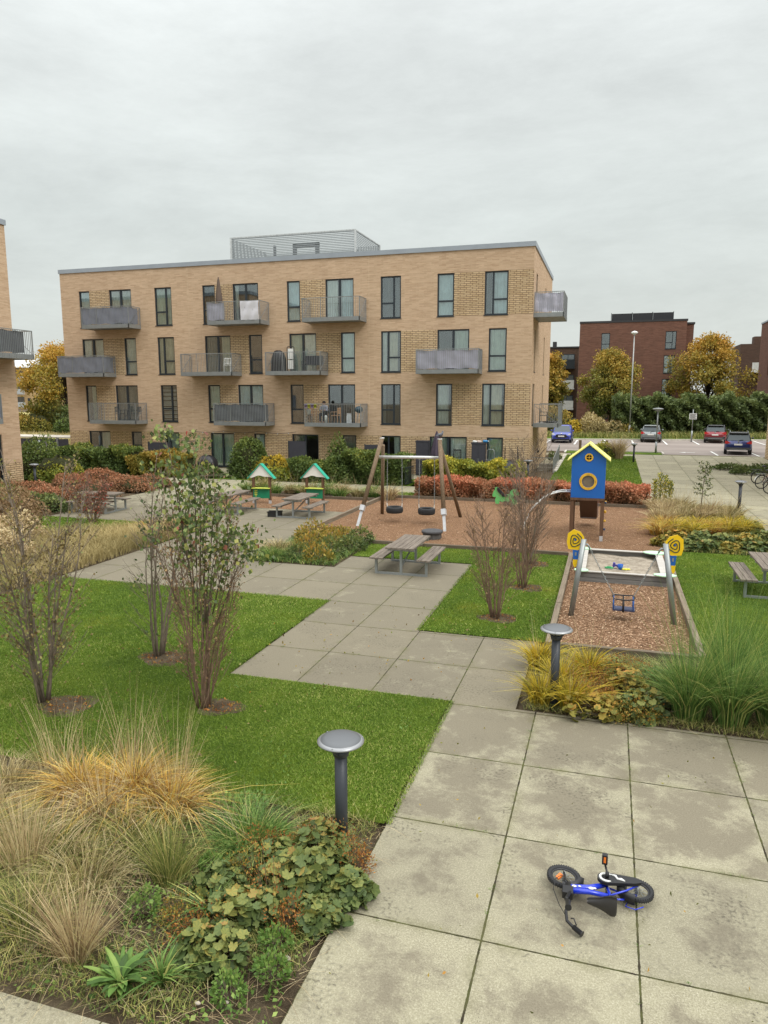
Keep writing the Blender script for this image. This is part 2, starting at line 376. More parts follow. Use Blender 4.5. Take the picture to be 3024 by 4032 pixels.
def mat_brick(name, c1, c2, cm, w_=.42, h_=.075, mortar=.006, streak=.5, streakc=(.62, .5, .4), soft=1.0, bmp=.3):
    g = G(name); b, cv = brick_node(g, w_, h_, mortar, c1, c2, cm)
    mp_ = g.n('ShaderNodeMapping'); mp_.inputs['Scale'].default_value = (1.5, 13.3, 1); g.l(cv.outputs[0], mp_.inputs[0])
    n = g.n('ShaderNodeTexNoise'); n.inputs['Scale'].default_value = 1.2; n.inputs['Detail'].default_value = 3; n.inputs['Roughness'].default_value = .75; g.l(mp_.outputs[0], n.inputs[0])
    s = g.rmp(n.outputs[0], [(.36, 1), (.47, 0)]); c = g.mix(g.math('MULTIPLY', s, streak), b.outputs[0], g.mix(1, b.outputs[0], streakc, 'MULTIPLY'))
    big = g.noise(.3, 4, .6); c = g.mix(.35, c, g.rmp(big, [(.3, (.8, .79, .78)), (.7, (1, 1, 1))]), 'MULTIPLY')
    hi = g.rmp(n.outputs[0], [(.58, 0), (.70, 1)]); c = g.mix(g.math('MULTIPLY', hi, .35 * soft), c, tuple(min(1, x * 1.35) for x in c1))
    g.col(c); g.set(.9, 0, .2); g.bump(b.outputs['Fac'], -bmp if False else bmp, .01); return g.m
TAN1, TAN2 = srgb(206, 179, 150), srgb(188, 160, 132)
MB_ = mat_brick('tan_brick', TAN1, TAN2, srgb(204, 182, 154), streakc=(.80, .74, .68), streak=.7)
MBP = mat_brick('relief_brick', srgb(212, 188, 152), srgb(194, 168, 132), srgb(118, 96, 74), w_=.34, h_=.100, mortar=.014, streak=.15, bmp=.6)
MBR = mat_brick('red_brown_brick', srgb(128, 92, 78), srgb(108, 78, 66), srgb(120, 96, 84), streakc=(.72, .66, .66), streak=.8, w_=.5, h_=.09)
MBD = mat_brick('dark_brown_brick', srgb(100, 80, 68), srgb(88, 70, 60), srgb(90, 74, 64))
PAV, LAWN, SOIL, CHIP, ASPH = mat_paving(), mat_lawn(), mat_soil(), mat_chips(), mat_asphalt()
GALV = plain('galvanised_steel', srgb(150, 155, 155), .45, .55, .10, 5)
GALVD = plain('grey_painted_steel', srgb(140, 144, 144), .5, .3, .10, 4)
ZINC = plain('zinc_coping', srgb(158, 166, 174), .45, .35, .06, 1.5)
FRM = plain('anthracite_frame', srgb(44, 52, 58), .4, .1, .08, 3)
BLK = plain('black_plastic', srgb(34, 34, 36), .5, 0, .15, 8)
DGREY = plain('dark_grey_cover', srgb(50, 52, 58), .8, 0, .2, 4)
WHT = plain('white_plastic', srgb(225, 226, 222), .4, 0, .05, 5)
WOODW = None
def mat_wood(name, c1, c2, axis='y', rough=.85):
    g = G(name); st = {'y': (14, .8, 14), 'x': (.8, 14, 14), 'z': (14, 14, .8)}[axis]
    n = g.noise(2.2, 5, .7, vec=g.obj(), stretch=st); g.col(g.rmp(n, [(.3, c1), (.7, c2)])); g.set(rough, 0, .2); g.bump(n, .3, .01); return g.m
PLANKY = mat_wood('weathered_planks', srgb(88, 80, 72), srgb(142, 132, 120), 'y'); PLANKX = mat_wood('weathered_planks_x', srgb(80, 72, 64), srgb(136, 126, 114), 'x')
POSTW = mat_wood('weathered_post', srgb(96, 80, 64), srgb(138, 120, 98), 'z'); POSTB = mat_wood('brown_post', srgb(84, 62, 48), srgb(118, 90, 70), 'z')
KERBW = mat_wood('timber_edging_y', srgb(104, 92, 78), srgb(142, 130, 112), 'y'); KERBX = mat_wood('timber_edging_x', srgb(84, 74, 62), srgb(122, 110, 94), 'x')

# ================================================================ ground sheets
def sheet(name, rects, dz, m, kind='structure', step=None, thick=.0):
    V, F = [], []
    for x0, x1, y0, y1 in rects:
        xs = sorted({x0, x1} | {b for b in (-7., -5., -3.5) if x0 < b < x1}); ys = sorted({y0, y1} | {b for b in (33., 42., 50., 53., 54., 86., 92.) if y0 < b < y1})
        if y1 > 33:
            ys = sorted(set(ys) | {y for y in np.arange(33, 54, 3.0) if y0 < y < y1})
        k = len(V)
        for y in ys:
            for x in xs: V.append((x, y, gz(x, min(y, y1)) + dz))
        nx = len(xs)
        for j in range(len(ys) - 1):
            for i in range(nx - 1): a = k + j * nx + i; F.append((a, a + 1, a + nx + 1, a + nx))
    o = npmesh(name, V, [F], m); return tag(o, kind=kind)
sheet('ground', [(-900, 900, -300, 54), (-900, 900, 54, 1500)], -.05, SOIL)
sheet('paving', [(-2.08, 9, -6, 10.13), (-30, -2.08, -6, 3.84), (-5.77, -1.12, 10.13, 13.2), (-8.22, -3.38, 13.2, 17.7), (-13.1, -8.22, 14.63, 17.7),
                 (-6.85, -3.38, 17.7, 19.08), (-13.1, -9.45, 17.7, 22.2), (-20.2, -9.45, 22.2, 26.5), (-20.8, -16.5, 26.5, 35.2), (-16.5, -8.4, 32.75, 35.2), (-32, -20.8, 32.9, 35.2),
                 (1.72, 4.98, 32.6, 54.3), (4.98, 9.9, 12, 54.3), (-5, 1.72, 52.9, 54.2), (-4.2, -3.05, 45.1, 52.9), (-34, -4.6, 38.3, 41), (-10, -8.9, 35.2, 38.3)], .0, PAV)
lawnr = [(-2.08 - 11.02, -5.79, 6.8, 14.6), (-5.79, -2.1, 6.8, 10.11), (-8.2, -5.79, 6.8, 6.81), (-3.36, -.95, 13.2, 20.9), (-6.83, -3.36, 19.1, 20.9), (1.78, 9, 12.9, 22.4), (-20.5, -13.12, 18.4, 22.18),
         (-2.9, 1.7, 33.3, 52.8), (-3.0, 3.6, 54.35, 56.5), (-9.5, -1.2, 31.2, 32.7), (-9.5, -8.6, 35.2, 40), (-34, -5, 35.25, 38.3)]
lawnr[2] = (-13.1, -8.2, 14.6, 14.61); lawnr = [r for r in lawnr if r[3] - r[2] > .02]
sheet('lawn', lawnr, .015, LAWN)
sheet('bark_chips', [(-9.45, 1.7, 20.95, 31.05), (-.82, 1.64, 13.0, 20.95), (-16.4, -9.6, 26.55, 29.8)], -.005, CHIP)
sheet('car_park', [(-40, 3.75, 56.5, 84), (3.75, 60, 54.45, 84)], -.02, ASPH)
MEAD = G('dry_meadow'); c = MEAD.rmp(MEAD.noise(.5, 5, .65), [(.3, srgb(110, 118, 62)), (.5, srgb(160, 152, 96)), (.7, srgb(188, 176, 124))]); MEAD.col(c); MEAD.set(.95, 0, .1)
vk = lambda x: 71.5 + .22 * x
o = npmesh('verge', [(-40, vk(-40), .50), (60, vk(60), .50), (60, 86, .52), (-40, 86, .52)], [np.array([[0, 1, 2, 3]])], LAWN); tag(o, kind='structure')
sheet('meadow', [(-120, -36, 42.5, 110)], .03, MEAD.m)
# kerbs: real steps
def kerb(p, q, wd=.12, h=.10, m=None, name='kerb', z=None):
    b = M(); L = math.dist(p, q); n = max(1, int(L / 1.0))
    for i in range(n):
        a = [p[k] + (q[k] - p[k]) * i / n for k in (0, 1)]; c_ = [p[k] + (q[k] - p[k]) * (i + .993) / n for k in (0, 1)]
        b.beam((*a, gz(*a) + h / 2 - .06), (*c_, gz(*c_) + h / 2 - .06), wd, h + .10)
    return tag(b.build(name, m or CONC), kind='structure')
CONC = plain('pale_concrete', srgb(196, 192, 180), .85, 0, .12, 5)
kerb((-30, vk(-30)), (36, vk(36)), .14, .14); kerb((-3.05, 56.45), (3.65, 56.45)); kerb((-3.05, 54.3), (-3.05, 56.4)); kerb((3.68, 54.5), (3.68, 56.4)); kerb((3.75, 54.38), (9.8, 54.38), .12, .04, plain('mossy_kerb', srgb(132, 128, 96), .9))
for i in range(10):
    y = 42.6 + i * 1.02; b = M(); b.box(-3.02, -2.80, y, y + .98, -.05, gz(-2.9, y) + .10); tag(b.build('kerb', CONC), kind='structure')
# car park markings
b = M(); 
for x0, y0, x1, y1 in [(x, 65.1 + .26 * x, x, vk(x) - .25) for x in (-5.3, -2.85, -.42, 2.0, 4.72, 7.3, 9.9, 12.6, 15.1)] + [(7.25, 55.0, 7.25, 58.9), (9.85, 55.0, 9.85, 58.9), (12.4, 55, 12.4, 58.9)]:
    b.add([(x0 - .07, y0, .424), (x0 + .07, y0, .424), (x0 + .07, y1, .424), (x0 - .07, y1, .424)], [(0, 1, 2, 3)])
b.add([(4.9, 57.35, .424), (5.35, 57.0, .424), (5.35, 57.25, .424), (6.0, 57.25, .424), (6.0, 57.45, .424), (5.35, 57.45, .424), (5.35, 57.7, .424)], [tuple(range(7))])
tag(b.build('road_marking', plain('road_paint', srgb(228, 228, 222), .7, 0, .06)), kind='structure')
# timber edging round the play areas (a thing of the place, one per run)
def edging(p, q, label, m):
    b = M(); L = math.dist(p, q); n = max(1, round(L / 2.4))
    for i in range(n):
        a = [p[k] + (q[k] - p[k]) * i / n for k in (0, 1)]; c_ = [p[k] + (q[k] - p[k]) * (i + .99) / n for k in (0, 1)]
        b.beam((*a, .03 + .01 * (i % 2)), (*c_, .03 + .008 * ((i + 1) % 2)), .11, .16)
    o = b.build('timber_edging', m); return tag(o, label, 'edging', 'timber edging round the bark areas')
edging((-.88, 12.95), (-.88, 20.9), 'weathered timber edging along the left side of the toddler swing strip', KERBW)
edging((1.70, 12.95), (1.70, 21.6), 'weathered timber edging along the right side of the toddler swing strip', KERBW)
edging((-.82, 12.95), (1.64, 12.95), 'short timber edging across the near end of the toddler swing strip', KERBX)
edging((-9.4, 20.93), (-.94, 20.93), 'long timber edging between the front lawn and the bark of the tyre swing', KERBX)
edging((-9.53, 21.0), (-9.53, 31.0), 'timber edging beside the slab terrace, left of the tyre swing', KERBW)
edging((-9.47, 31.1), (1.65, 31.1), 'timber edging at the foot of the long red shrub hedge', KERBX)
edging((-16.4, 29.86), (-9.6, 29.86), 'timber edging behind the two play stalls', KERBX)

# ================================================================ buildings
def glassmat():
    g = G('window_glass'); lw = g.n('ShaderNodeLayerWeight'); lw.inputs[0].default_value = .35
    t = g.n('ShaderNodeBsdfTransparent'); t.inputs[0].default_value = (.93, .97, .96, 1); gl = g.n('ShaderNodeBsdfGlossy'); gl.inputs['Roughness'].default_value = .02; gl.inputs[0].default_value = (.92, .97, 1, 1)
    mx = g.n('ShaderNodeMixShader'); f = g.math('ADD', .10, g.math('MULTIPLY', lw.outputs['Fresnel'], .8)); g.l(f, mx.inputs[0]); g.l(t.outputs[0], mx.inputs[1]); g.l(gl.outputs[0], mx.inputs[2]); g.l(mx.outputs[0], g.out.inputs[0]); return g.m
GLASS = glassmat()
def cloth(name, c, var=.12): return plain(name, c, .85, 0, var, 3)
CUR = {'white': cloth('white_curtain', srgb(240, 242, 238)), 'grey': cloth('grey_curtain', srgb(218, 221, 214)), 'green': cloth('green_grey_curtain', srgb(208, 218, 204)), 'beige': cloth('beige_curtain', srgb(220, 211, 188)),
       'dark': cloth('dark_curtain', srgb(128, 130, 126)), 'blind': cloth('slat_blind', srgb(190, 192, 188)), 'blue': cloth('pale_blue_curtain', srgb(214, 230, 234))}
INT = plain('dim_room', srgb(96, 92, 84), .9, 0, .3, 1.2)
def frontxf(y): return lambda u, v, z: (u, y + v, z)
def sidexf(x): return lambda u, v, z: (x - v, u, z)       # wall facing +x, u runs along y
def wall(name, u0, u1, z0, z1, openings, patches, xf, mats, parent):
    us = sorted({u0, u1} | {o[0] for o in openings + patches} | {o[1] for o in openings + patches}); zs = sorted({z0, z1} | {o[2] for o in openings + patches} | {o[3] for o in openings + patches})
    us = [u for u in us if u0 <= u <= u1]; zs = [z for z in zs if z0 <= z <= z1]
    V = [xf(u, 0, z) for z in zs for u in us]; F, mi = [], []; n = len(us)
    for j in range(len(zs) - 1):
        for i in range(n - 1):
            cu, cz = (us[i] + us[i + 1]) / 2, (zs[j] + zs[j + 1]) / 2
            if any(o[0] < cu < o[1] and o[2] < cz < o[3] for o in openings): continue
            F.append((j * n + i, j * n + i + 1, (j + 1) * n + i + 1, (j + 1) * n + i)); mi.append(1 if any(o[0] < cu < o[1] and o[2] < cz < o[3] for o in patches) else 0)
    o = npmesh(name, V, [F], mats, parent, mi=mi); return o
def window(parent, u0, u1, z0, z1, kind, cur, xf, brick=None, lab=None, rv=.10):
    f = M(xf)
    # brick reveal
    w = .075; d0, d1 = rv - .035, rv + .05
    f.box(u0, u0 + w, d0, d1, z0, z1); f.box(u1 - w, u1, d0, d1, z0, z1); f.box(u0 + w, u1 - w, d0, d1, z1 - w, z1); f.box(u0 + w, u1 - w, d0, d1, z0, z0 + w)
    iu0, iu1, iz0, iz1 = u0 + w, u1 - w, z0 + w, z1 - w; panes = []
    tz = z0 + (z1 - z0) * .36
    if kind == 'narrow':
        f.box(iu0, iu1, d0, d1, tz - .045, tz + .045); panes = [(iu0, iu1, iz0, tz - .045), (iu0, iu1, tz + .045, iz1)]
    elif kind == 'tall': panes = [(iu0, iu1, iz0, iz1)]
    elif kind in ('two', 'twor'):
        m = u0 + (u1 - u0) * (.36 if kind == 'two' else .64); f.box(m - .045, m + .045, d0, d1, iz0, iz1)
        a, b_ = ((m + .045, iu1), (iu0, m - .045)) if kind == 'two' else ((iu0, m - .045), (m + .045, iu1))
        f.box(a[0], a[1], d0, d1, tz - .045, tz + .045); panes = [(a[0], a[1], iz0, tz - .045), (a[0], a[1], tz + .045, iz1), (b_[0], b_[1], iz0, iz1)]
    else:
        m = (u0 + u1) / 2; f.box(m - .06, m + .06, d0, d1, iz0, iz1); panes = [(iu0, m - .06, iz0, iz1), (m + .06, iu1, iz0, iz1)]
    f.box(u0 - .03, u1 + .03, -.03, d0, z0 - .035, z0)      # metal sill
    wf = f.build('window', FRM, parent)
    g = M(xf)
    for p in panes: g.box(p[0], p[1], rv + .005, rv + .02, p[2], p[3])
    g.build('pane', GLASS, wf)
    if cur:
        for a, b_, c_ in cur:       # fractions of the width, colour
            U0, U1 = u0 + (u1 - u0) * a, u0 + (u1 - u0) * b_; V, F = [], []; n = max(6, int((U1 - U0) / .035)); ph = random.random() * 6
            if c_ == 'blind':
                m_ = M(xf); z = z0 + .1
                while z < z1 - .1: m_.box(U0 + .05, U1 - .05, rv + .12, rv + .14, z, z + (.10 if int(z * 7) % 2 else .05)); z += .13
                m_.build('blind', CUR[c_], wf); continue
            for i in range(n + 1):
                u = U0 + (U1 - U0) * i / n; v = rv + .085 + .03 * math.sin(i * 1.05 + ph) + .02 * math.sin(i * .37 + ph)
                V += [xf(u, v, z0 + .02), xf(u + .02 * math.sin(i * .5 + ph), v + .01, (z0 + z1) / 2), xf(u, v, z1)]
            for i in range(n): F += [(i * 3, i * 3 + 3, i * 3 + 4, i * 3 + 1), (i * 3 + 1, i * 3 + 4, i * 3 + 5, i * 3 + 2)]
            npmesh('curtain', V, [F], CUR[c_], wf, smooth=True)
    reveal(wf, u0, u1, z0, z1, xf, brick or MB_, rv)
    if lab: wf['label'] = lab
    return wf
def reveals(parent, ops, xf, mat, rv=.10): pass
def reveal(wf, u0, u1, z0, z1, xf, mat, rv=.10):
    b = M(xf); d = rv + .04; V = [(u, v, z) for v in (0, d) for (u, z) in ((u0, z0), (u1, z0), (u1, z1), (u0, z1))]
    b.add(V, [(i, (i + 1) % 4, 4 + (i + 1) % 4, 4 + i) for i in range(4)]); b.build('reveal', mat, wf)
COVB, COVP, COVD = cloth('blue_grey_screen_cloth', srgb(134, 138, 152), .08), cloth('pale_lilac_screen_cloth', srgb(176, 176, 190), .08), cloth('dark_grey_screen_cloth', srgb(96, 100, 104), .1)
def balcony(parent, u0, z, xf, L=3.5, D=1.25, cover=None, gaps=(), lab=None, pole=False):
    """z: underside. v is negative outwards."""
    f = M(xf); u1 = u0 + L; zf = z + .20; zt = z + 1.33
    f.box(u0 + .03, u1 - .03, -D + .03, -.02, z + .02, zf - .02)
    for a in (-D,): f.box(u0, u1, a, a + .02, z, zf + .03)
    for a in (u0, u1 - .02): f.box(a, a + .02, -D + .02, -.0, z, zf + .03)
    # corrugated fascia ribs
    k = 0
    while u0 + k * .1 < u1: f.box(u0 + k * .1 + .01, u0 + k * .1 + .035, -D - .012, -D, z + .01, zf + .02); k += 1
    # rails and posts
    f.box(u0, u1, -D, -D + .035, zt - .035, zt); 
    for a in (u0, u1 - .035): f.box(a, a + .035, -D + .035, -.03, zt - .035, zt)
    for a in (u0, u1 - .04): f.box(a, a + .04, -D, -D + .04, z, zt - .035)
    for a in (u0, u1 - .035): f.box(a, a + .035, -.06, -.03, zf, zt - .035)
    if not (cover and len(cover) > 5): f.beam((u0 + .02, -D + .06, zf + .05), (u0 + .02, -.06, zt - .1), .02, .02)
    f.beam((u1 - .02, -D + .06, zf + .05), (u1 - .02, -.06, zt - .1), .02, .02)
    f.box((u0 + u1) / 2 - .6 - .02, (u0 + u1) / 2 - .6 + .02, -D, -D + .03, zf, zt - .035)
    k = 1
    while k * .105 < L: a = u0 + k * .105; f.box(a - .007, a + .007, -D + .004, -D + .022, zf, zt - .03); k += 1
    k = 1
    while k * .105 < D - .05:
        for a in (u0 + .01, u1 - .025): f.box(a, a + .016, -D + k * .105, -D + k * .105 + .012, zf, zt - .03)
        k += 1
    bo = f.build('balcony', GALVD, parent)
    if lab: bo['label'] = lab
    if cover:
        m, u_a, u_b, wrap = cover[:4]; tz = cover[4] if len(cover) > 4 else zt - .05; V, F = [], []
        path = [(u0 + .05, -.05 - i * .07, -20 + i) for i in range(int((D - .1) / .07))] if len(cover) > 5 else []
        n = int((u_b - u_a) * L / .07)
        for i in range(n + 1): path.append((u0 + L * (u_a + (u_b - u_a) * i / n), -D + .045, i))
        if wrap:
            for i in range(1, int(D * wrap / .07)): path.append((u1 - .05, -D + .045 + i * .07, n + i))
        rows = 7; ph = random.random() * 9
        for (u, v, i) in path:
            for j in range(rows + 1):
                t = j / rows; sag = .045 * abs(math.sin(i * .31 + ph)) if j == rows else 0; lo = .05 * abs(math.sin(i * .23 + ph)) if j == 0 else 0
                wv = .018 * math.sin(i * .9 + ph) + .014 * math.sin(i * .35 + j * .9 + ph) + .01 * math.sin(j * 2.2 + i * .2)
                zz = zf + .04 + lo + (tz - zf - .04 - lo) * t - sag
                V.append(xf(u, v + .02 + wv, zz) if 0 <= i <= n else xf(u + wv - .02, v, zz))
        for i in range(len(path) - 1):
            for j in range(rows): a = i * (rows + 1) + j; F.append((a, a + rows + 1, a + rows + 2, a + 1))
        npmesh('privacy_screen', V, [F], m, bo, smooth=True)
    return bo

# ---- main building
FY = 41.0; X0, X1 = -34.85, -4.25; ZT = 12.40
main = empty('apartment_building', (X0, FY, 0), 0, 'four storey tan brick apartment block with grey balconies across the courtyard', 'building')
main.location = (0, 0, 0)
xf = frontxf(FY); T = (2.2, 5.18, 8.17, 11.2)
def Wd(u0, u1, fl, kind, cur=None, zb=None): return (u0, u1, T[fl] - 2.32 if zb is None else zb, T[fl], kind, cur)
WIN = [Wd(-33.45, -32.62, 3, 'narrow', [(0, 1, 'blue')]), Wd(-31.13, -29.47, 3, 'door', [(0, 1, 'grey')]), Wd(-27.76, -26.54, 3, 'twor', [(.0, 1, 'green')]), Wd(-24.35, -23.48, 3, 'narrow', None), Wd(-22.27, -20.55, 3, 'door', [(0, .2, 'grey')]),
       Wd(-18.68, -17.83, 3, 'narrow', [(0, 1, 'blue')]), Wd(-16.23, -14.48, 3, 'door', [(0, .42, 'white'), (.5, 1, 'blue')]), Wd(-12.85, -11.64, 3, 'twor', None), Wd(-9.54, -8.59, 3, 'narrow', [(0, 1, 'blue')]), Wd(-6.89, -5.6, 3, 'two', [(.3, 1, 'blue')]),
       Wd(-33.41, -31.76, 2, 'door', [(0, .35, 'white'), (.55, 1, 'grey')]), Wd(-30.18, -29.29, 2, 'narrow', [(0, 1, 'grey')]), Wd(-27.7, -26.48, 2, 'two', [(0, 1, 'beige')]), Wd(-24.29, -22.52, 2, 'door', [(0, .5, 'dark'), (.6, 1, 'beige')]), Wd(-21.27, -20.38, 2, 'narrow', None),
       Wd(-18.58, -16.84, 2, 'door', [(0, .5, 'green'), (.55, 1, 'white')]), Wd(-15.3, -14.42, 2, 'narrow', [(0, 1, 'green')]), Wd(-12.83, -11.63, 2, 'two', [(0, .25, 'grey'), (.35, .8, 'beige')]), Wd(-9.51, -7.69, 2, 'door', [(.5, .95, 'green')]), Wd(-6.61, -5.62, 2, 'narrow', [(0, 1, 'green')]),
       Wd(-33.38, -32.52, 1, 'tall', [(.5, 1, 'green')]), Wd(-31.04, -29.34, 1, 'door', [(.1, 1, 'dark')]), Wd(-27.63, -26.43, 1, 'twor', [(0, 1, 'blind')]), Wd(-24.2, -23.35, 1, 'narrow', [(0, 1, 'green')]), Wd(-22.1, -20.39, 1, 'door', [(0, 1, 'blue')]),
       Wd(-18.57, -17.71, 1, 'narrow', None), Wd(-16.14, -14.42, 1, 'door', None), Wd(-12.83, -11.64, 1, 'twor', [(0, .2, 'dark')]), Wd(-9.55, -8.62, 1, 'narrow', [(0, .75, 'grey')]), Wd(-6.92, -5.64, 1, 'two', [(0, .3, 'grey'), (.4, .85, 'beige')]),
       Wd(-33.32, -31.63, 0, 'door', [(.45, 1, 'grey')]), Wd(-30.0, -29.2, 0, 'narrow', [(0, 1, 'dark')], .8), Wd(-27.51, -26.41, 0, 'two', [(.1, 1, 'green')]), Wd(-24.14, -22.46, 0, 'door', [(0, 1, 'green')]), Wd(-21.1, -20.34, 0, 'narrow', [(0, 1, 'green')]),
       Wd(-18.52, -16.78, 0, 'door', [(.1, .5, 'dark')]), Wd(-15.26, -14.38, 0, 'narrow', [(0, 1, 'dark')], .8), Wd(-12.8, -11.63, 0, 'two', [(.6, 1, 'grey')]), Wd(-9.9, -7.73, 0, 'door', [(.0, .5, 'green'), (.55, .95, 'white')]), Wd(-6.6, -5.68, 0, 'narrow', [(0, 1, 'green')])]
for k in range(len(WIN)):
    if T.index(WIN[k][3]) == 0 and WIN[k][4] == 'door': w_ = list(WIN[k]); w_[2] = .07; WIN[k] = tuple(w_)
    if k == len(WIN) - 1: w_ = list(WIN[k]); w_[2] = .07; w_[4] = 'tall'; WIN[k] = tuple(w_)
pt = lambda a, b, fl: (a, b, T[fl] - 2.32, T[fl])
PATCH = [(X0, X1, 0, T[0]), pt(-32.62, -31.13, 3), pt(-23.48, -22.27, 3), pt(-17.83, -16.23, 3), pt(-8.59, -6.89, 3), pt(-5.6, X1, 3), pt(-31.76, -30.18, 2), pt(-22.52, -21.27, 2), pt(-16.84, -15.3, 2), pt(-11.63, -9.51, 2),
         pt(-32.52, -31.04, 1), pt(-23.35, -22.1, 1), pt(-17.71, -16.14, 1), pt(-8.62, -6.92, 1), pt(-5.64, X1, 1)]
wall('front_wall', X0, X1, -.3, ZT, [w_[:4] for w_ in WIN], PATCH, xf, [MB_, MBP], main)
reveals(main, WIN, xf, MB_)
for w_ in WIN: window(main, *w_, xf)
b = M()
for x in (-25.35, -13.55): b.box(x - .008, x + .008, FY - .004, FY + .01, 2.25, ZT - .02)
b.build('expansion_joint', plain('pale_sealant', srgb(206, 186, 156), .8), main)
# side wall
DY = 53.2; sx = sidexf(X1)
SW = [(42.4, 43.25, T[3] - 2.32, T[3], 'tall', [(0, 1, 'white')]), (48.1, 48.75, T[3] - 1.6, T[3], 'tall', None), (42.3, 43.0, T[2] - 2.32, T[2], 'narrow', None), (48.1, 48.75, T[2] - 2.32, T[2], 'narrow', None), (42.1, 43.1, T[1] - 2.32, T[1], 'tall', [(0, 1, 'beige')]), (48.0, 48.7, T[1] - 2.32, T[1], 'narrow', None)]
wall('side_wall', FY, DY, -.3, ZT, [w_[:4] for w_ in SW], [(FY, DY, 0, T[0])], sx, [MB_, MBP], main)
reveals(main, SW, sx, MB_)
for w_ in SW: window(main, *w_, sx)
b = M(); b.box(X0 + .01, X1 - .01, DY - .02, DY, -.3, ZT); b.box(X0, X0 + .01, FY + .01, DY, -.3, ZT); b.build('rear_wall', MB_, main)
b = M(); b.box(X0 + .3, X1 - .3, FY + 1.5, FY + 1.6, 0, ZT - .3)
for z in (.03, 2.62, 5.6, 8.6): b.box(X0 + .3, X1 - 1.3, FY + .36, FY + 1.5, z, z + .05)
for x in np.arange(X0 + 1.0, X1 - 1.6, 3.05): b.box(x, x + .06, FY + .36, FY + 1.5, .1, ZT - .3)
b.box(X1 - 1.3, X1 - 1.24, FY + 1.6, DY - .5, 0, ZT - .3); b.build('interior', INT, main)
b = M(); b.box(X0, X1, FY + .0, DY, ZT, ZT + .03); b.build('roof', plain('roof_felt', srgb(120, 120, 118), .9), main)
b = M(); b.box(X0 - .06, X1 + .06, FY - .06, FY + .25, ZT - .03, ZT + .22); b.box(X1 - .25, X1 + .06, FY + .25, DY + .05, ZT - .03, ZT + .22); b.box(X0 - .06, X0 + .25, FY + .25, DY + .05, ZT - .03, ZT + .22); b.build('coping', ZINC, main)
FL = (2.73, 5.71, 8.70)
BAL = [(-32.35, 2, (COVB, .0, 1, .85)), (-23.35, 2, (COVP, 0, .33, 0)), (-17.2, 2, None), (-34.4, 1, (COVB, 0, 1, .9)), (-25.3, 1, None), (-19.6, 1, None), (-10.43, 1, (COVP, 0, 1, 1)), (-32.2, 0, None), (-23.15, 0, (COVD, .02, 1, .45)), (-17.15, 0, None)]
for u, f, cv in BAL:
    bo = balcony(main, u, FL[f], xf, cover=cv)
    if u == -23.35:
        cv2 = balcony  # second pale cloth hung in the right third
        V, F = [], []
        for i in range(16):
            for j in range(7):
                x = u + 2.25 + 1.18 * i / 15; z = 10.0 - 1.08 * j / 6; sag = -.10 * math.sin(math.pi * i / 15) * (j / 6 if j else .3)
                V.append((x, FY - 1.25 - .03 - .03 * math.sin(i * .8 + j) - .02 * math.sin(j * 1.9), z + sag * .6 + .06 * (j / 6) * abs(math.sin(i * .21))))
        for i in range(15):
            for j in range(6): a = i * 7 + j; F.append((a, a + 1, a + 8, a + 7))
        npmesh('privacy_screen', V, [F], cloth('white_grey_cloth', srgb(206, 206, 212), .06), bo, smooth=True)
balcony(main, 41.28, 8.72, sx, L=2.95, D=1.60, cover=(COVP, 0, 1, 0, 10.0, 1)); balcony(main, 42.85, 2.72, sx, L=3.5, D=1.42)
# roof plant enclosure
enc = M(); sl_ = 0
for k in range(19):
    z = 12.62 + k * .10; enc.box(-23.85, -15.43, 44.0, 44.025, z, z + .055); enc.box(-15.445, -15.42, 44.03, 48.9, z, z + .055); enc.box(-23.86, -23.835, 44.03, 48.9, z, z + .055); enc.box(-23.85, -15.43, 48.9, 48.925, z, z + .055)
eo = enc.build('roof_screen', plain('pale_louvre', srgb(150, 156, 158), .5, .2), main)
p = M()
for x, y in ((-23.9, 43.97), (-15.42, 43.97), (-15.42, 48.95), (-23.9, 48.95)): p.box(x - .04, x + .07, y - .04, y + .07, 12.43, 14.55)
p.box(-23.9, -15.4, 43.96, 44.05, 14.50, 14.56); p.box(-15.45, -15.38, 44.05, 48.95, 14.50, 14.56); p.build('screen_frame', plain('pale_louvre_frame', srgb(196, 200, 200), .5, .2), eo)
p = M()
for x, y, x1, h in ((-22.1, 46.5, -21.95, 2.0), (-20.6, 46.3, -20.35, 2.0), (-19.0, 46.3, -18.75, 2.0), (-17.1, 48.8, -16.95, 1.9)): p.box(x, x1, y, y + .15, 12.43, 12.43 + h)
p.box(-20.6, -18.75, 46.3, 46.5, 14.2, 14.42); p.box(-22.4, -20.6, 45.8, 47.2, 12.43, 13.4); p.box(-23.3, -15.9, 47.5, 48.2, 12.6, 13.15)
p.lathe([(.35, 0), (.5, .1), (.5, .35), (.3, .5), (0, .5)], 16, (-17.3, 45.6, 12.6)); p.build('roof_duct', plain('grey_duct', srgb(84, 88, 90), .5, .3), eo)
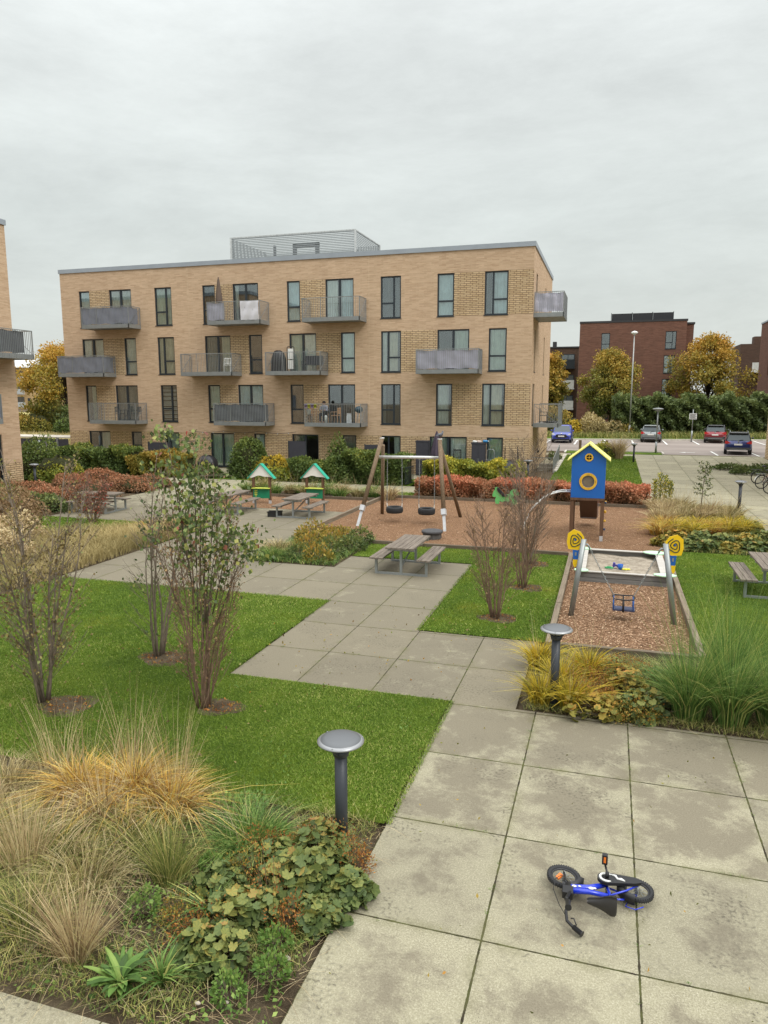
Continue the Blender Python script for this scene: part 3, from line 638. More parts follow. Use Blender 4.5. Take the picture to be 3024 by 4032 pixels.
# stairs and walk beside the side wall
st = M()
for k in range(3): st.box(-3.98, -3.1, 43.6 + k * .45, 45.1 if k < 3 else 0, -.1 + (k * .15 if k else 0), .15 * (k + 1))
tag(st.build('steps', plain('damp_concrete', srgb(128, 122, 108), .9, 0, .2, 8)), 'three grey concrete steps beside the end wall of the tan block', 'steps')
rl = empty('stair_railing', (-3.0, 42.4, 0), 0, 'grey metal stair railing of flat bars beside the concrete steps', 'railing')
r1 = M(); r1.beam((0, 0, .95), (0, 5.2, 1.45), .04, .03); r1.build('handrail', GALV, rl)
r1 = M()
for k in range(48): y = .05 + k * .108; r1.box(-.012, .012, y, y + .04, .12 + .42 * min(1, max(0, (y - 1.1) / 2)), .93 + y * .096)
r1.beam((0, 0, .12), (0, 5.2, .55), .03, .02); r1.build('bars', GALVD, rl)
rl = empty('front_railing', (-5.0, 43.35, 0), 0, 'thin grey railing in front of the walkway at the end wall', 'railing'); rl.location = (-4.2, 42.5, 0)
r1 = M(); r1.box(0, 1.1, 0, .03, .98, 1.02); r1.build('handrail', GALV, rl); r1 = M()
for k in range(11): r1.box(k * .105, k * .105 + .012, .005, .02, .05, .98)
r1.build('bars', GALVD, rl)
lw = M(); lw.box(-.04, .02, -.06, .06, -.12, .12); lw.box(.02, .10, -.04, .04, -.08, .05); tag(lw.build('wall_lamp', BLK, loc=(X1 + .05, 45.9, 1.15)), 'small black wall lamp low on the end wall above the steps', 'lamp')

# ---- left building (cropped by the frame)
lb = empty('apartment_building', (0, 0, 0), 0, 'tan brick block cut off by the left frame edge with one dark draped balcony', 'building')
LX = -27.5; sx2 = sidexf(LX)
lw_ = [(26.2, 27.75, .1, 2.7, 'door', [(0, 1, 'dark')]), (24.0, 25.2, 4.6, 6.9, 'two', None), (22.0, 23.2, 7.6, 9.9, 'two', None)]
wall('side_wall', 12, 28.9, -.3, 12.4, [w_[:4] for w_ in lw_], [(12, 28.9, 0, 1.3)], sx2, [MB_, MBP], lb)
for w_ in lw_: window(lb, *w_, sx2)
b = M(); b.box(-60, LX - .01, 28.88, 28.9, -.3, 12.4); b.box(-60, LX - 1.5, 12, 28.8, -.3, 12.3); b.build('rear_wall', MB_, lb)
b = M(); b.box(LX - .3, LX + .06, 12, 28.96, 12.38, 12.62); b.box(-60, LX - .3, 28.6, 28.96, 12.38, 12.62); b.build('coping', ZINC, lb)
balcony(lb, 25.2, 6.2, sx2, L=3.6, D=1.25, cover=(COVD, .0, .86, 0)); balcony(lb, 23.1, 3.25, sx2, L=3.55, D=1.25, cover=(COVB, 0, 1, 0))
# ---- right sliver building
rb = empty('apartment_building', (0, 0, 0), 0, 'tan brick wall corner just inside the right frame edge behind the bicycles', 'building')
b = M(); b.box(9.95, 24, 34, 53.8, -.2, 12.4); b.build('wall', MBP, rb); b = M(); b.box(9.9, 24, 33.9, 53.85, 12.4, 12.62); b.build('coping', ZINC, rb)
# ---- brown building
bb = empty('brown_apartment_building', (0, 0, 0), 0, 'red brown brick block behind the hedge with black screens on the roof', 'building')
BX = frontxf(92.0); BW = [(-1.44, -.48, 9.84, 11.82, 'narrow', None), (5.66, 6.84, 9.86, 11.87, 'twor', None), (5.60, 6.80, 7.1, 9.15, 'twor', [(0, 1, 'grey')]), (5.55, 6.7, 4.4, 6.45, 'twor', [(0, .5, 'grey')]), (-1.55, -.3, 1.8, 3.8, 'door', None)]
wall('front_wall', -3.95, 7.9, .8, 13.0, [w_[:4] for w_ in BW], [], BX, [MBR], bb)
reveals(bb, BW, BX, MBR)
for w_ in BW: window(bb, *w_, BX, MBR)
b = M(); b.box(7.9, 8.75, 93.2, 104, .8, 12.7); b.build('set_back_wall', MBR, bb); b = M(); b.box(-3.95, -3.9, 92.01, 104, .8, 13); b.build('side_wall', MBR, bb); b = M(); b.box(7.85, 7.9, 92.01, 93.2, .8, 13); b.build('side_wall', MBR, bb)
b = M(); b.box(-4.0, 7.98, 91.95, 104, 13.0, 13.22); b.box(7.98, 8.85, 93.1, 104, 12.7, 12.92); b.build('roof', plain('black_roof_edge', srgb(52, 52, 54), .7), bb)
b = M(); b.box(-3.5, 7.5, 93.6, 93.7, 1, 12.8); b.build('interior', INT, bb)
for x0, x1 in ((-.4, 1.85), (1.95, 4.12), (4.22, 6.42)):
    b = M(); b.box(x0, x1, 93, 93.06, 13.15, 14.1); b.box(x0 - .08, x0 - .02, 92.98, 93.08, 13.1, 14.2); b.box(x1 + .0, x1 + .06, 92.98, 93.08, 13.1, 14.2); b.build('roof_screen', plain('black_louvre', srgb(38, 40, 44), .6), bb)
b = M(); b.box(8.75, 9.75, 92.6, 93.2, 9.6, 9.75)
for k in range(9): b.box(8.8 + k * .11, 8.82 + k * .11, 92.6, 92.62, 9.75, 10.9)
b.box(8.75, 9.75, 92.58, 92.63, 10.9, 10.96); b.build('balcony', FRM, bb)
bw = empty('brown_apartment_wing', (0, 0, 0), 0, 'darker brown lower wing with balconies seen between tan block and red brown block', 'building')
b = M(); b.box(-14, -4.6, 106, 116, .5, 11.05); b.build('wall', MBD, bw); b = M(); b.box(-14.1, -4.5, 105.9, 116, 11.05, 11.25); b.box(-8.2, -7.7, 107, 108, 11.25, 12); b.build('roof', MATS['black_roof_edge'], bw)
for z in (8.7, 5.9, 3.1):
    wv = M(); wv.box(-6.9, -5.1, 105.9, 105.98, z, z + 1.5); wo = wv.build('window', FRM, bw); q = M(); q.box(-6.8, -6.03, 105.86, 105.9, z + .1, z + 1.4); q.box(-5.95, -5.2, 105.86, 105.9, z + .1, z + 1.4); q.build('pane', plain('grey_reflecting_pane', srgb(120, 130, 134), .1, .3), wo)
    q = M(); q.box(-7.0, -5.0, 104.7, 104.76, z - .3, z + .75); q.box(-7.0, -5.0, 104.7, 105.95, z - .5, z - .3); q.build('balcony', FRM if z > 8 else CUR['grey'], bw)
r3 = empty('brown_apartment_building', (0, 0, 0), 0, 'red brown brick block at the far right edge seen past the big autumn tree', 'building')
s3 = lambda u, v, z: (18.7 + v, u, z)
W3 = [(100.5, 101.4, 10.2, 12.6, 'tall', None), (103, 104, 7.0, 9.6, 'tall', None)]
wall('side_wall', 84, 110, .8, 13.9, [(a, b_, c_, d) for a, b_, c_, d, *_ in W3], [], s3, [MBR], r3)
for w_ in W3: window(r3, *w_, s3, MBR)
b = M(); b.box(18.76, 30, 84, 110, .8, 13.8); b.build('rear_wall', MBR, r3); b = M(); b.box(18.62, 30, 83.9, 110.1, 13.9, 14.1); b.build('coping', ZINC, r3)
r4 = empty('brown_apartment_wing', (0, 0, 0), 0, 'low brown wing with a white balcony behind the top of the big autumn tree', 'building')
b = M(); b.box(17.5, 30, 118, 126, .8, 11.9); b.box(19.4, 20.6, 119, 121, 11.9, 13); b.build('wall', MBD, r4); b = M(); b.box(19.0, 21.5, 116.6, 116.7, 8.0, 9.2); b.box(19, 21.5, 116.6, 118, 7.8, 8.0); b.build('balcony', CUR['grey'], r4)
# ---- far left block
fb = empty('yellow_apartment_building', (0, 0, 0), 0, 'distant yellow brick block with a pale metal roof left of the autumn tree', 'building')
MY = mat_brick('yellow_brick', srgb(206, 176, 128), srgb(194, 164, 118), srgb(190, 168, 130)); k = 1.27
b = M(); b.box(-150, -112, 140, 155, -3, 11.0); b.build('wall', MY, fb)
b = M(); b.add([(-150.5, 139.3, 11.0), (-111.5, 139.3, 11.0), (-111.5, 147, 13.1), (-150.5, 147, 13.1), (-150.5, 155.5, 11.0), (-111.5, 155.5, 11.0)], [(0, 1, 2, 3), (3, 2, 5, 4)]); b.build('roof', plain('pale_metal_roof', srgb(206, 210, 212), .5, .2), fb)
for z in (8.0, 5.0, 2.0):
    q = M(); q.box(-133.8, -131.2, 139.9, 139.98, z, z + 2.3); q.build('window', INT, fb); q = M(); q.box(-133.9, -129.8, 138.6, 138.66, z - .15, z + 1.05)
    for j in range(14): q.box(-133.8 + j * .3, -133.68 + j * .3, 138.55, 138.6, z, z + 1.0)
    q.build('balcony', plain('white_balcony_slats', srgb(190, 194, 194), .6, 0, .25, 20), fb)
    q = M(); q.box(-130.2, -129.3, 139.9, 139.98, z + .4, z + 2.0); q.build('window', FRM, fb)
# ================================================================ street furniture
LAMPC = plain('anthracite_lamp_post', srgb(58, 62, 68), .45, .2, .06, 3)
def bollard(x, y, h=1.20, lab='', first=None):
    if first: return dup(first, (x, y, gz(x, y)), None, lab)
    t = empty('bollard_lamp', (x, y, gz(x, y)), 0, lab, 'lamp', 'dish topped bollard lamps along the paths')
    b = M(); b.tube([(0, 0, -.05), (0, 0, h - .16)], .062, 20); b.build('pole', LAMPC, t)
    b = M(); b.lathe([(.064, h - .17), (.075, h - .165), (.085, h - .12), (.08, h - .10), (.0, h - .10)], 24)
    for k in range(3):
        a = 2 * math.pi * k / 3 + .5; b.beam((.055 * math.cos(a), .055 * math.sin(a), h - .14), (.205 * math.cos(a), .205 * math.sin(a), h - .02), .018, .03)
    b.build('bracket', LAMPC, t)
    b = M(); b.lathe([(.05, h - .10), (.12, h - .065), (.19, h - .035)], 28); b.build('reflector', plain('frosted_lamp_glass', srgb(206, 208, 204), .25, 0, .03), t)
    b = M(); b.lathe([(.19, h - .038), (.228, h - .022), (.230, h - .010), (.205, h + .002), (.198, h + .006)], 40); b.build('rim', plain('pale_lamp_rim', srgb(150, 152, 154), .35, .4, .03), t)
    b = M(); b.lathe([(.198, h + .006), (.196, h + .010), (.15, h + .026), (.08, h + .036), (.0001, h + .039)], 40)
    b.build('top_dome', plain('grey_lamp_dome', srgb(98, 101, 104), .38, .1, .03, 2), t)
    b = M()
    for k in range(3):
        a = 2 * math.pi * k / 3 + .5; b.sphere((.215 * math.cos(a), .215 * math.sin(a), h), .008, 8, 5)
    b.build('screws', GALV, t); return t
L1 = bollard(-2.37, 6.25, 1.19, 'nearest bollard lamp standing in leafy ground cover beside the lawn')
bollard(-.60, 10.40, 1.28, 'bollard lamp rising out of the yellow strap leaf clump at the slab path corner', L1)
bollard(5.02, 31.3, 1.2, 'bollard lamp at the right border of the golden grass bed by the wide path', L1)
bollard(1.53, 48.9, 1.28, 'farthest bollard lamp on the lawn edge behind the blue playhouse', L1)
bollard(-26.9, 29.0, 1.2, 'bollard lamp against the green shrubs near the left frame edge', L1)
bollard(-3.9, 37.6, 1.1, 'dark bollard lamp half hidden by bare twigs at the foot of the steps', L1)
# tall lamps, sign
t = empty('street_lamp', (1.85, 76, gz(1.8, 76)), 0, 'tall pale street lamp mast in front of the red brown block', 'lamp')
b = M(); b.tube([(0, 0, 0), (0, 0, 1.2)], .11, 12); b.tube([(0, 0, 1.2), (0, 0, 10.3)], [.075, .045], 12); b.build('pole', plain('pale_mast', srgb(168, 170, 168), .5, .3), t)
b = M(); b.lathe([(.05, 9.9), (.12, 9.95), (.30, 10.05), (.32, 10.12), (.22, 10.22), (0, 10.27)], 18); b.build('lamp_head', WHT, t)
t = empty('street_lamp', (3.2, 56.9, .42), 0, 'slim pole lamp with flat dish head in front of the silver hatchback', 'lamp'); t.location = (3.25, 56.2, .43)
b = M(); b.tube([(0, 0, 0), (0, 0, .8)], .07, 12); b.tube([(0, 0, .8), (0, 0, 3.1)], .045, 12); b.build('pole', GALV, t)
b = M(); b.lathe([(.05, 2.95), (.12, 3.02), (.36, 3.12), (.38, 3.16), (.30, 3.2), (0, 3.24)], 22); b.build('lamp_head', GALVD, t)
t = empty('information_sign', (7.1, 71.4, .45), 0, 'small white notice board on a grey pole beside the dark hedge', 'sign')
b = M(); b.tube([(0, 0, -.05), (0, 0, .95)], .07, 12); b.tube([(0, 0, .95), (0, 0, 2.85)], .035, 12); b.build('pole', GALV, t)
b = M(); b.box(-.30, .32, -.06, -.03, 1.98, 2.50); po = b.build('panel', WHT, t)
b = M()
for k in range(5): b.box(-.25, .27 - .06 * (k % 2), -.066, -.061, 2.04 + k * .09, 2.09 + k * .09)
b.build('printed_lines', plain('sign_ink', srgb(60, 62, 66), .6), po)

# ---- picnic tables
def picnic(loc, rz, lab, first=None):
    if first: return dup(first, loc, rz, lab)
    t = empty('picnic_table', loc, rz, lab, 'picnic table', 'grey wood picnic tables with steel frames')
    def planks(name, x0, x1, n, z, L=1.86, th=.045):
        for k in range(n):
            w_ = (x1 - x0) / n; b = M(); j = random.uniform(-.008, .008); b.box(x0 + k * w_ + .006, x0 + (k + 1) * w_ - .006, -L / 2 + j, L / 2 + j, z - th, z)
            yield b
    tb = M()
    for b in planks('', -.37, .37, 5, .73): tb.add(b.v, b.f)
    tb.build('tabletop', PLANKY, t)
    for s in (-1, 1):
        sb = M(); c = s * .62
        for b in planks('', c - .18, c + .18, 3, .45, 1.86, .04): sb.add(b.v, b.f)
        sb.build('bench_seat', PLANKY, t)
    for s in (-1, 1):
        y = s * .74; f = M()
        f.box(-.69, .69, y - .03, y + .03, 0, .05); f.box(-.03, .03, y - .03, y + .03, .05, .62); f.box(-.35, .35, y - .025, y + .025, .62, .68)
        for u in (-1, 1): f.box(u * .66 - .03, u * .66 + .03, y - .03, y + .03, .05, .37); f.box(u * .62 - .17, u * .62 + .17, y - .025, y + .025, .37, .408)
        f.build('frame', GALV, t)
    f = M(); f.beam((0, -.70, .20), (0, .70, .60), .03, .03); f.box(-.36, .36, -.04, .04, .66, .684); f.build('brace', GALV, t)
    return t
P1 = picnic((-4.91, 18.13, .0), 0, 'nearest full picnic table at the corner of the slab terrace by the bark area')
picnic((-14.15, 25.45, 0), 0, 'picnic table directly in front of the play stall with the leaf emblem', P1)
picnic((-11.15, 25.38, 0), 0, 'picnic table with a black crate under its bench end', P1)
picnic((-19.2, 23.95, 0), R(90) + .05, 'picnic table turned sideways before the red shrubs on the far left terrace', P1)
picnic((3.74, 18.35, .015), .0, 'picnic table on the lawn cropped by the right frame edge', P1)
# crate
c = empty('black_crate', (-11.95, 24.75, 0), .2, 'black open crate lying on the slabs under a picnic bench', 'crate')
b = M(); b.box(-.25, .25, -.14, .14, 0, .02)
for x in (-.25, .235): b.box(x, x + .015, -.14, .14, .02, .20)
for y in (-.14, .125): b.box(-.235, .235, y, y + .015, .02, .20)
b.build('body', BLK, c); b = M(); b.box(-.27, .27, -.16, -.14, .17, .21); b.box(-.27, .27, .14, .16, .17, .21); b.build('rim', BLK, c)

# ---- play stalls
TEAL = plain('teal_board', srgb(40, 168, 140), .5, 0, .06); GREENB = plain('green_board', srgb(22, 128, 92), .5, 0, .06); CREAM = plain('cream_board', srgb(226, 224, 216), .6, 0, .05); LIME = plain('lime_board', srgb(196, 208, 84), .5, 0, .05); YEL = plain('yellow_board', srgb(238, 196, 24), .45, 0, .05)
def stall(loc, rz, leaf, lab):
    t = empty('play_stall', loc, rz, lab, 'play stall', 'small roofed play stalls')
    for x in (-.36, .36):
        b = M(); b.box(x - .05, x + .05, -.05, .05, .12, 1.16); po = b.build('post', POSTB, t); b = M(); b.box(x - .045, x + .045, -.056, .056, -.05, .14); b.build('metal_foot', plain('white_metal_foot', srgb(190, 192, 194), .5, .3), po)
    n = 16; top = [(-.52, 1.10), (0, 1.66), (.52, 1.10)]; low = [(.52 - 1.04 * i / n, 1.10 + .075 * math.sin(math.pi * i / n * 1.0) ** 2 + .02 * math.sin(2 * math.pi * i / n * 2)) for i in range(n + 1)][1:-1]
    b = M(); b.prism(top + low, (0, -.055, 0), (1, 0, 0), (0, 0, 1), .02); b.build('gable', CREAM, t)
    b = M(); b.prism(top + low, (0, .09, 0), (1, 0, 0), (0, 0, 1), .02); b.build('gable', CREAM, t)
    for s in (-1, 1):
        b = M(); b.beam((s * .0, .02, 1.69), (s * .60, .02, 1.05), .30, .025, up=(0, 1, 0)) if False else None
        d = Vector((s * .60, 0, -.64)).normalized(); nrm = Vector((s * .64, 0, .60)).normalized(); mat_ = Matrix((d, Vector((0, 1, 0)), nrm)).transposed()
        b = M(); b.obox((s * .30, .02, 1.37), (.86, .30, .026), mat_); b.build('roof_board', TEAL, t)
    b = M(); b.box(-.36, .36, -.075, -.052, .22, .64); pn = b.build('counter_panel', GREENB, t); b = M(); b.box(-.40, .40, -.20, .07, .64, .665); b.build('counter', LIME, t)
    if leaf:
        b = M(); b.box(-.245, -.225, -.085, -.076, .27, .58)
        for k in range(3):
            for s in (-1, 1): z = .33 + k * .085; b.prism([(0, 0), (.035, .03), (.075, .075), (.03, .07), (0, .04)] if s > 0 else [(0, 0), (-.035, .03), (-.075, .075), (-.03, .07), (0, .04)][::-1], (-.235 + s * .008, -.077, z), (1, 0, 0), (0, 0, 1), .008)
        b.build('leaf_emblem', LIME, pn)
    return t
stall((-13.98, 27.75, 0), .12, True, 'play stall with a lime leaf emblem on its green counter panel')
stall((-11.8, 28.35, 0), .05, False, 'play stall with a plain green counter panel, beside the tyre swing')

# ---- tyre swing
t = empty('timber_swing', (0, 0, 0), 0, 'timber A frame swing with white crossbar in the bark area', 'swing'); 
for (a, f_, bk) in ((-7.80, (-8.31, 23.79), (-8.28, 26.60)), (-5.68, (-5.16, 23.68), (-5.22, 26.75))):
    top = Vector((a, 25.05, 3.0)); p = Vector((*f_, 0)); q = Vector((*bk, -.05)); d = top - p
    b = M(); b.tube([p + d * .20, top + d * .0], .075, 14); b.build('front_leg', POSTW, t); b = M(); b.tube([q, top + Vector((0, .12, -.25))], .065, 12); b.build('rear_leg', POSTW, t)
    b = M(); b.beam(p - d * .03, p + d * .21, .10, .03, up=(0, 1, 0)); b.beam(p + d * .17, p + d * .23, .16, .17, up=(0, 1, 0)); b.build('metal_foot', plain('white_metal_foot', srgb(190, 192, 194)), t)
    b = M(); b.lathe([(.085, 0), (.085, .02), (0, .03)], 14, top, mat=Matrix.Identity(3)); b.build('post_cap', WHT, t)
b = M(); b.tube([(-7.88, 25.0, 2.33), (-5.60, 25.0, 2.36)], .055, 14); b.build('crossbar', plain('white_steel_bar', srgb(206, 208, 206), .4, .2), t)
def chain(b, p, q, step=.055, r=.006, lk=.026):
    p, q = Vector(p), Vector(q); n = max(2, int((q - p).length / step)); d = (q - p).normalized()
    for i in range(n):
        c_ = p + (q - p) * ((i + .5) / n); s1 = d.cross(Vector((0, 1, 0) if i % 2 else (1, 0, .01))).normalized() * .014
        b.tube([c_ - d * lk - s1 * 0, c_ - d * lk * .5 + s1, c_ + d * lk * .5 + s1, c_ + d * lk, c_ + d * lk * .5 - s1, c_ - d * lk * .5 - s1], r, 4, closed=True)
RUB = plain('tyre_rubber', srgb(40, 41, 43), .75, 0, .2, 12)
for xs_, lab in ((-7.31, 'left tyre swing hanging on chains from the white bar'), (-6.12, 'right tyre swing hanging on chains from the white bar')):
    s = empty('tyre_swing', (xs_, 25.0, .44), 0, lab, 'tyre swing', 'tyre seats hanging in the timber swing')
    b = M(); b.lathe([(.17, -.085), (.22, -.11), (.28, -.11), (.305, -.07), (.31, 0), (.305, .07), (.28, .11), (.22, .11), (.17, .085), (.20, .04), (.27, .02), (.27, -.02), (.20, -.04), (.17, -.085)], 36)
    b.ring((0, 0, 0), .311, .006, n=36, k=4); b.ring((0, 0, .05), .307, .006, n=36, k=4); b.ring((0, 0, -.05), .307, .006, n=36, k=4); b.build('tyre', RUB, s)
    for u in (-1, 1):
        b = M(); b.beam((u * .27, 0, .08), (u * .285, 0, .24), .03, .02); b.build('bracket', WHT, s)
        b = M(); chain(b, (u * .285, 0, .24), (u * .27, 0, 1.84), .07, .008, .034); b.build('chain', GALV, s); b = M(); b.box(u * .27 - .03, u * .27 + .03, -.02, .02, 1.82, 1.93); b.build('hanger', GALV, s)
# pigeon on the right post
t = empty('pigeon', (-5.66, 25.05, 3.05), R(60), 'grey pigeon perched on the right post of the timber swing', 'bird')
b = M(); mt = Matrix.Rotation(R(-28), 3, 'Y')
b.sphere((0, 0, .10), .07, 14, 10, sc=(1.55, .85, .9), mat=None); b.tube([(.07, 0, .12), (.105, 0, .175), (.115, 0, .20)], [.05, .03, .026], 12); b.sphere((.12, 0, .215), .030, 12, 8, sc=(1.15, .9, .95))
b.prism([(-.05, -.025), (-.22, -.03), (-.23, .03), (-.05, .03)], (0, 0, .075), (1, 0, 0), (0, 1, 0), .02); b.build('body', plain('pigeon_grey', srgb(104, 108, 116), .8, 0, .2, 20), t)
for u in (-1, 1):
    b = M(); b.sphere((-.03, u * .052, .11), .05, 12, 8, sc=(2.0, .35, .8)); b.build('wing', plain('pigeon_wing', srgb(86, 88, 96), .8, 0, .25, 24), t); b = M(); b.tube([(.02, u * .02, .05), (.02, u * .02, .0)], .005, 5); b.tube([(.0, u * .02, .002), (.05, u * .02, .002)], .004, 5); b.build('leg', plain('pigeon_leg', srgb(150, 90, 84), .7), t)
b = M(); b.tube([(.148, 0, .213), (.172, 0, .205)], [.008, .002], 6); b.build('beak', BLK, t)
# rubber step
t = empty('rubber_jumping_pad', (-5.28, 22.35, 0), .3, 'round black rubber pad raised on a block in the bark behind the near picnic table', 'play pad')
b = M(); b.lathe([(.30, 0), (.30, .16), (.27, .2)], 8, smooth=False); b.build('base', plain('grey_rubber', srgb(82, 80, 78), .9, 0, .15), t)
b = M(); b.lathe([(.33, .18), (.345, .21), (.34, .25), (.30, .265), (.0, .25)], 28); b.build('top', plain('dark_rubber_mat', srgb(72, 72, 74), .85, 0, .2, 12), t)
# red rocker far
t = empty('red_springer', (-7.95, 31.9, 0), 0, 'tiny red spring rocker on the grass strip behind the tyre swing', 'play figure')
REDP = plain('red_plastic', srgb(178, 40, 36), .45); b = M(); b.prism([(-.14, 0), (.14, 0), (.06, .10), (.08, .28), (.02, .36), (-.04, .30), (-.06, .12)], (0, 0, .05), (1, 0, 0), (0, 0, 1), .05); b.build('body', REDP, t)
b = M(); b.box(-.2, .2, -.06, .06, 0, .05); b.build('base', REDP, t)
# green pony springer
t = empty('pony_springer', (-4.0, 30.2, 0), 0, 'flat green pony rocker with a dark mane and saddle before the red hedge', 'play figure')
body = [(-.56, .38), (-.52, .32), (-.40, .33), (-.44, .20), (-.42, .05), (-.28, .03), (-.24, .18), (-.16, .12), (-.02, .16), (.10, .13), (.20, .18), (.26, .04), (.36, .02), (.42, .05), (.50, .12), (.40, .20), (.30, .34), (.38, .42), (.48, .38), (.54, .44), (.50, .56), (.42, .65), (.28, .66), (.20, .60), (.14, .46), (-.04, .40), (-.14, .42), (-.20, .56), (-.30, .70), (-.34, .74), (-.44, .72), (-.46, .62), (-.52, .54)]
b = M(); b.prism(body, (0, -.03, .02), (1, 0, 0), (0, 0, 1), .06); b.build('body', plain('pony_green', srgb(104, 186, 106), .5, 0, .06), t)
b = M(); b.prism([(-.36, .74), (-.30, .72), (-.16, .56), (-.06, .46), (-.02, .36), (-.12, .34), (-.20, .44), (-.30, .52), (-.36, .62)], (0, -.042, .02), (1, 0, 0), (0, 0, 1), .084); b.build('mane', BLK, t)
b = M(); b.box(-.12, .10, -.14, .14, .40, .44); b.build('seat', BLK, t)
b = M(); b.tube([(.0 + .10 * math.cos(k * .7), .10 * math.sin(k * .7), -.02 + k * .006) for k in range(36)], .012, 6); b.build('spring', BLK, t)
b = M(); b.sphere((-.44, -.045, .58), .018, 8, 6); b.tube([(-.54, -.045, .42), (-.46, -.045, .38), (-.40, -.045, .38)], .008, 5); b.build('face_marks', BLK, t)

# ---- playhouse tower
BLUE = plain('blue_panel', srgb(28, 96, 176), .42, 0, .05, 2); PYEL = plain('pale_yellow_board', srgb(238, 232, 130), .5, 0, .04); OCH = plain('ochre_ring', srgb(220, 172, 50), .5, 0, .08)
t = empty('playhouse_tower', (-.57, 23.95, 0), 0, 'blue playhouse on posts with pale yellow roof, slide and climbing arch', 'playhouse')
hx = .51
for x in (-.46, .46):
    for y in (-.46, .46):
        b = M(); b.box(x - .055, x + .055, y - .055, y + .055, .12, 1.30); po = b.build('post', POSTB, t); b = M(); b.box(x - .05, x + .05, y - .062, y + .062, -.05, .16); b.build('metal_foot', MATS['white_metal_foot'], po)
def gable_panel(y, holes, nm):
    out_ = [(-hx, 1.35), (hx, 1.35), (hx, 2.58), (0, 2.99), (-hx, 2.58)]
    if not holes: b = M(); b.prism(out_, (0, y, 0), (1, 0, 0), (0, 0, 1), .02); return b.build(nm, BLUE, t)
    import mathutils
    from mathutils import geometry as ge
    loops = [[Vector((a, c_, 0)) for a, c_ in out_]]
    for (cx_, cz_, rr) in holes: loops.append([Vector((cx_ + rr * math.cos(-2 * math.pi * i / 32), cz_ + rr * math.sin(-2 * math.pi * i / 32), 0)) for i in range(32)])
    tri = ge.tessellate_polygon(loops); pts = [p for l_ in loops for p in l_]; n = len(pts); b = M()
    V = [(p.x, y, p.y) for p in pts] + [(p.x, y + .02, p.y) for p in pts]; F = [tuple(q) for q in tri] + [tuple(n + i for i in reversed(q)) for q in tri]; k = 0
    for l_ in loops:
        m_ = len(l_)
        for i in range(m_): F.append((k + i, k + (i + 1) % m_, n + k + (i + 1) % m_, n + k + i))
        k += m_
    b.add(V, F); return b.build(nm, BLUE, t)
gable_panel(-.53, [(.0, 1.87, .185), (.0, 2.62, .085)], 'front_panel'); gable_panel(.51, [(0, 1.75, .33)], 'rear_panel')
for x in (-hx, hx - .02): b = M(); b.box(x, x + .02, -.51, .51, 1.35, 2.58) if x < 0 else (b.box(x, x + .02, -.51, -.2, 1.35, 2.58), b.box(x, x + .02, .2, .51, 1.35, 2.58), b.box(x, x + .02, -.2, .2, 2.2, 2.58)); b.build('side_panel', BLUE if x < 0 else plain('grey_side_panel', srgb(120, 128, 140), .5), t)
b = M(); b.box(-hx - .01, hx + .01, -.54, .54, 1.27, 1.345); b.build('deck', POSTB, t)
def flatring(b, c_, r0, r1, th, n=36):
    V = []; 
    for yy in (0, th):
        for rr in (r0, r1):
            for i in range(n): a = 2 * math.pi * i / n; V.append((c_[0] + rr * math.cos(a), c_[1] + yy, c_[2] + rr * math.sin(a)))
    F = []
    for i in range(n):
        j = (i + 1) % n; F += [(i, j, n + j, n + i), (2 * n + i, 3 * n + i, 3 * n + j, 2 * n + j), (n + i, n + j, 3 * n + j, 3 * n + i), (i, 2 * n + i, 2 * n + j, j)]
    b.add(V, F)
b = M(); flatring(b, (0, -.552, 1.87), .19, .268, .02); rw = b.build('round_window', OCH, t)
b = M()
for k in range(4):
    for j in (-1, 0, 1): a = k * math.pi / 2 + j * .13; b.box(.228 * math.cos(a) - .009, .228 * math.cos(a) + .009, -.556, -.5525, 1.87 + .228 * math.sin(a) - .006, 1.87 + .228 * math.sin(a) + .006)
b.build('ring_marks', plain('ochre_marks', srgb(150, 110, 40), .6), rw)
b = M(); flatring(b, (0, -.552, 2.62), .082, .125, .02); b.beam((-.085, -.545, 2.62), (.085, -.545, 2.62), .015, .02, up=(0, 1, 0)); b.beam((0, -.5449, 2.535), (0, -.5449, 2.705), .015, .02, up=(0, 1, 0)); b.build('round_window', OCH, t)
b = M(); b.lathe([(0, 0), (.19, 0)], 32, (0, -.50, 1.87), mat=Matrix.Rotation(R(90), 3, 'X')); b.build('window_plate', plain('brown_bubble_plate', srgb(118, 106, 90), .35, 0, .15, 8), rw)
for s in (-1, 1):
    d = Vector((s * .66, 0, -.525)).normalized(); nrm = Vector((s * .525, 0, .66)).normalized(); mt = Matrix((d, Vector((0, 1, 0)), nrm)).transposed()
    b = M(); b.obox((s * .315, 0, 2.785), (.83, 1.26, .03), mt); b.build('roof_board', PYEL, t)
# slide
b = M(); p0, p1 = Vector((0, .55, 1.25)), Vector((0, 2.25, .30)); d = (p1 - p0).normalized(); nn = Vector((0, -d.z, d.y)).normalized() * -1 if d.y < 0 else Vector((0, -d.z, d.y)); mt = Matrix((Vector((1, 0, 0)), d, Vector((1, 0, 0)).cross(d))).transposed()
c_ = (p0 + p1) / 2; L = (p1 - p0).length
b.obox(c_, (.54, L, .03), mt); b.obox((-.27, c_.y, c_.z + .06), (.03, L, .16), mt); b.obox((.27, c_.y, c_.z + .06), (.03, L, .16), mt); b.obox((0, 2.40, .265), (.54, .35, .03), Matrix.Identity(3))
b.build('slide', plain('brown_slide', srgb(84, 62, 50), .5, 0, .1), t)
b = M(); b.beam((.31, .55, 1.30), (.31, 2.2, .36), .02, .10); b.build('slide_rail', plain('lilac_slide_rail', srgb(120, 116, 150), .4), t)
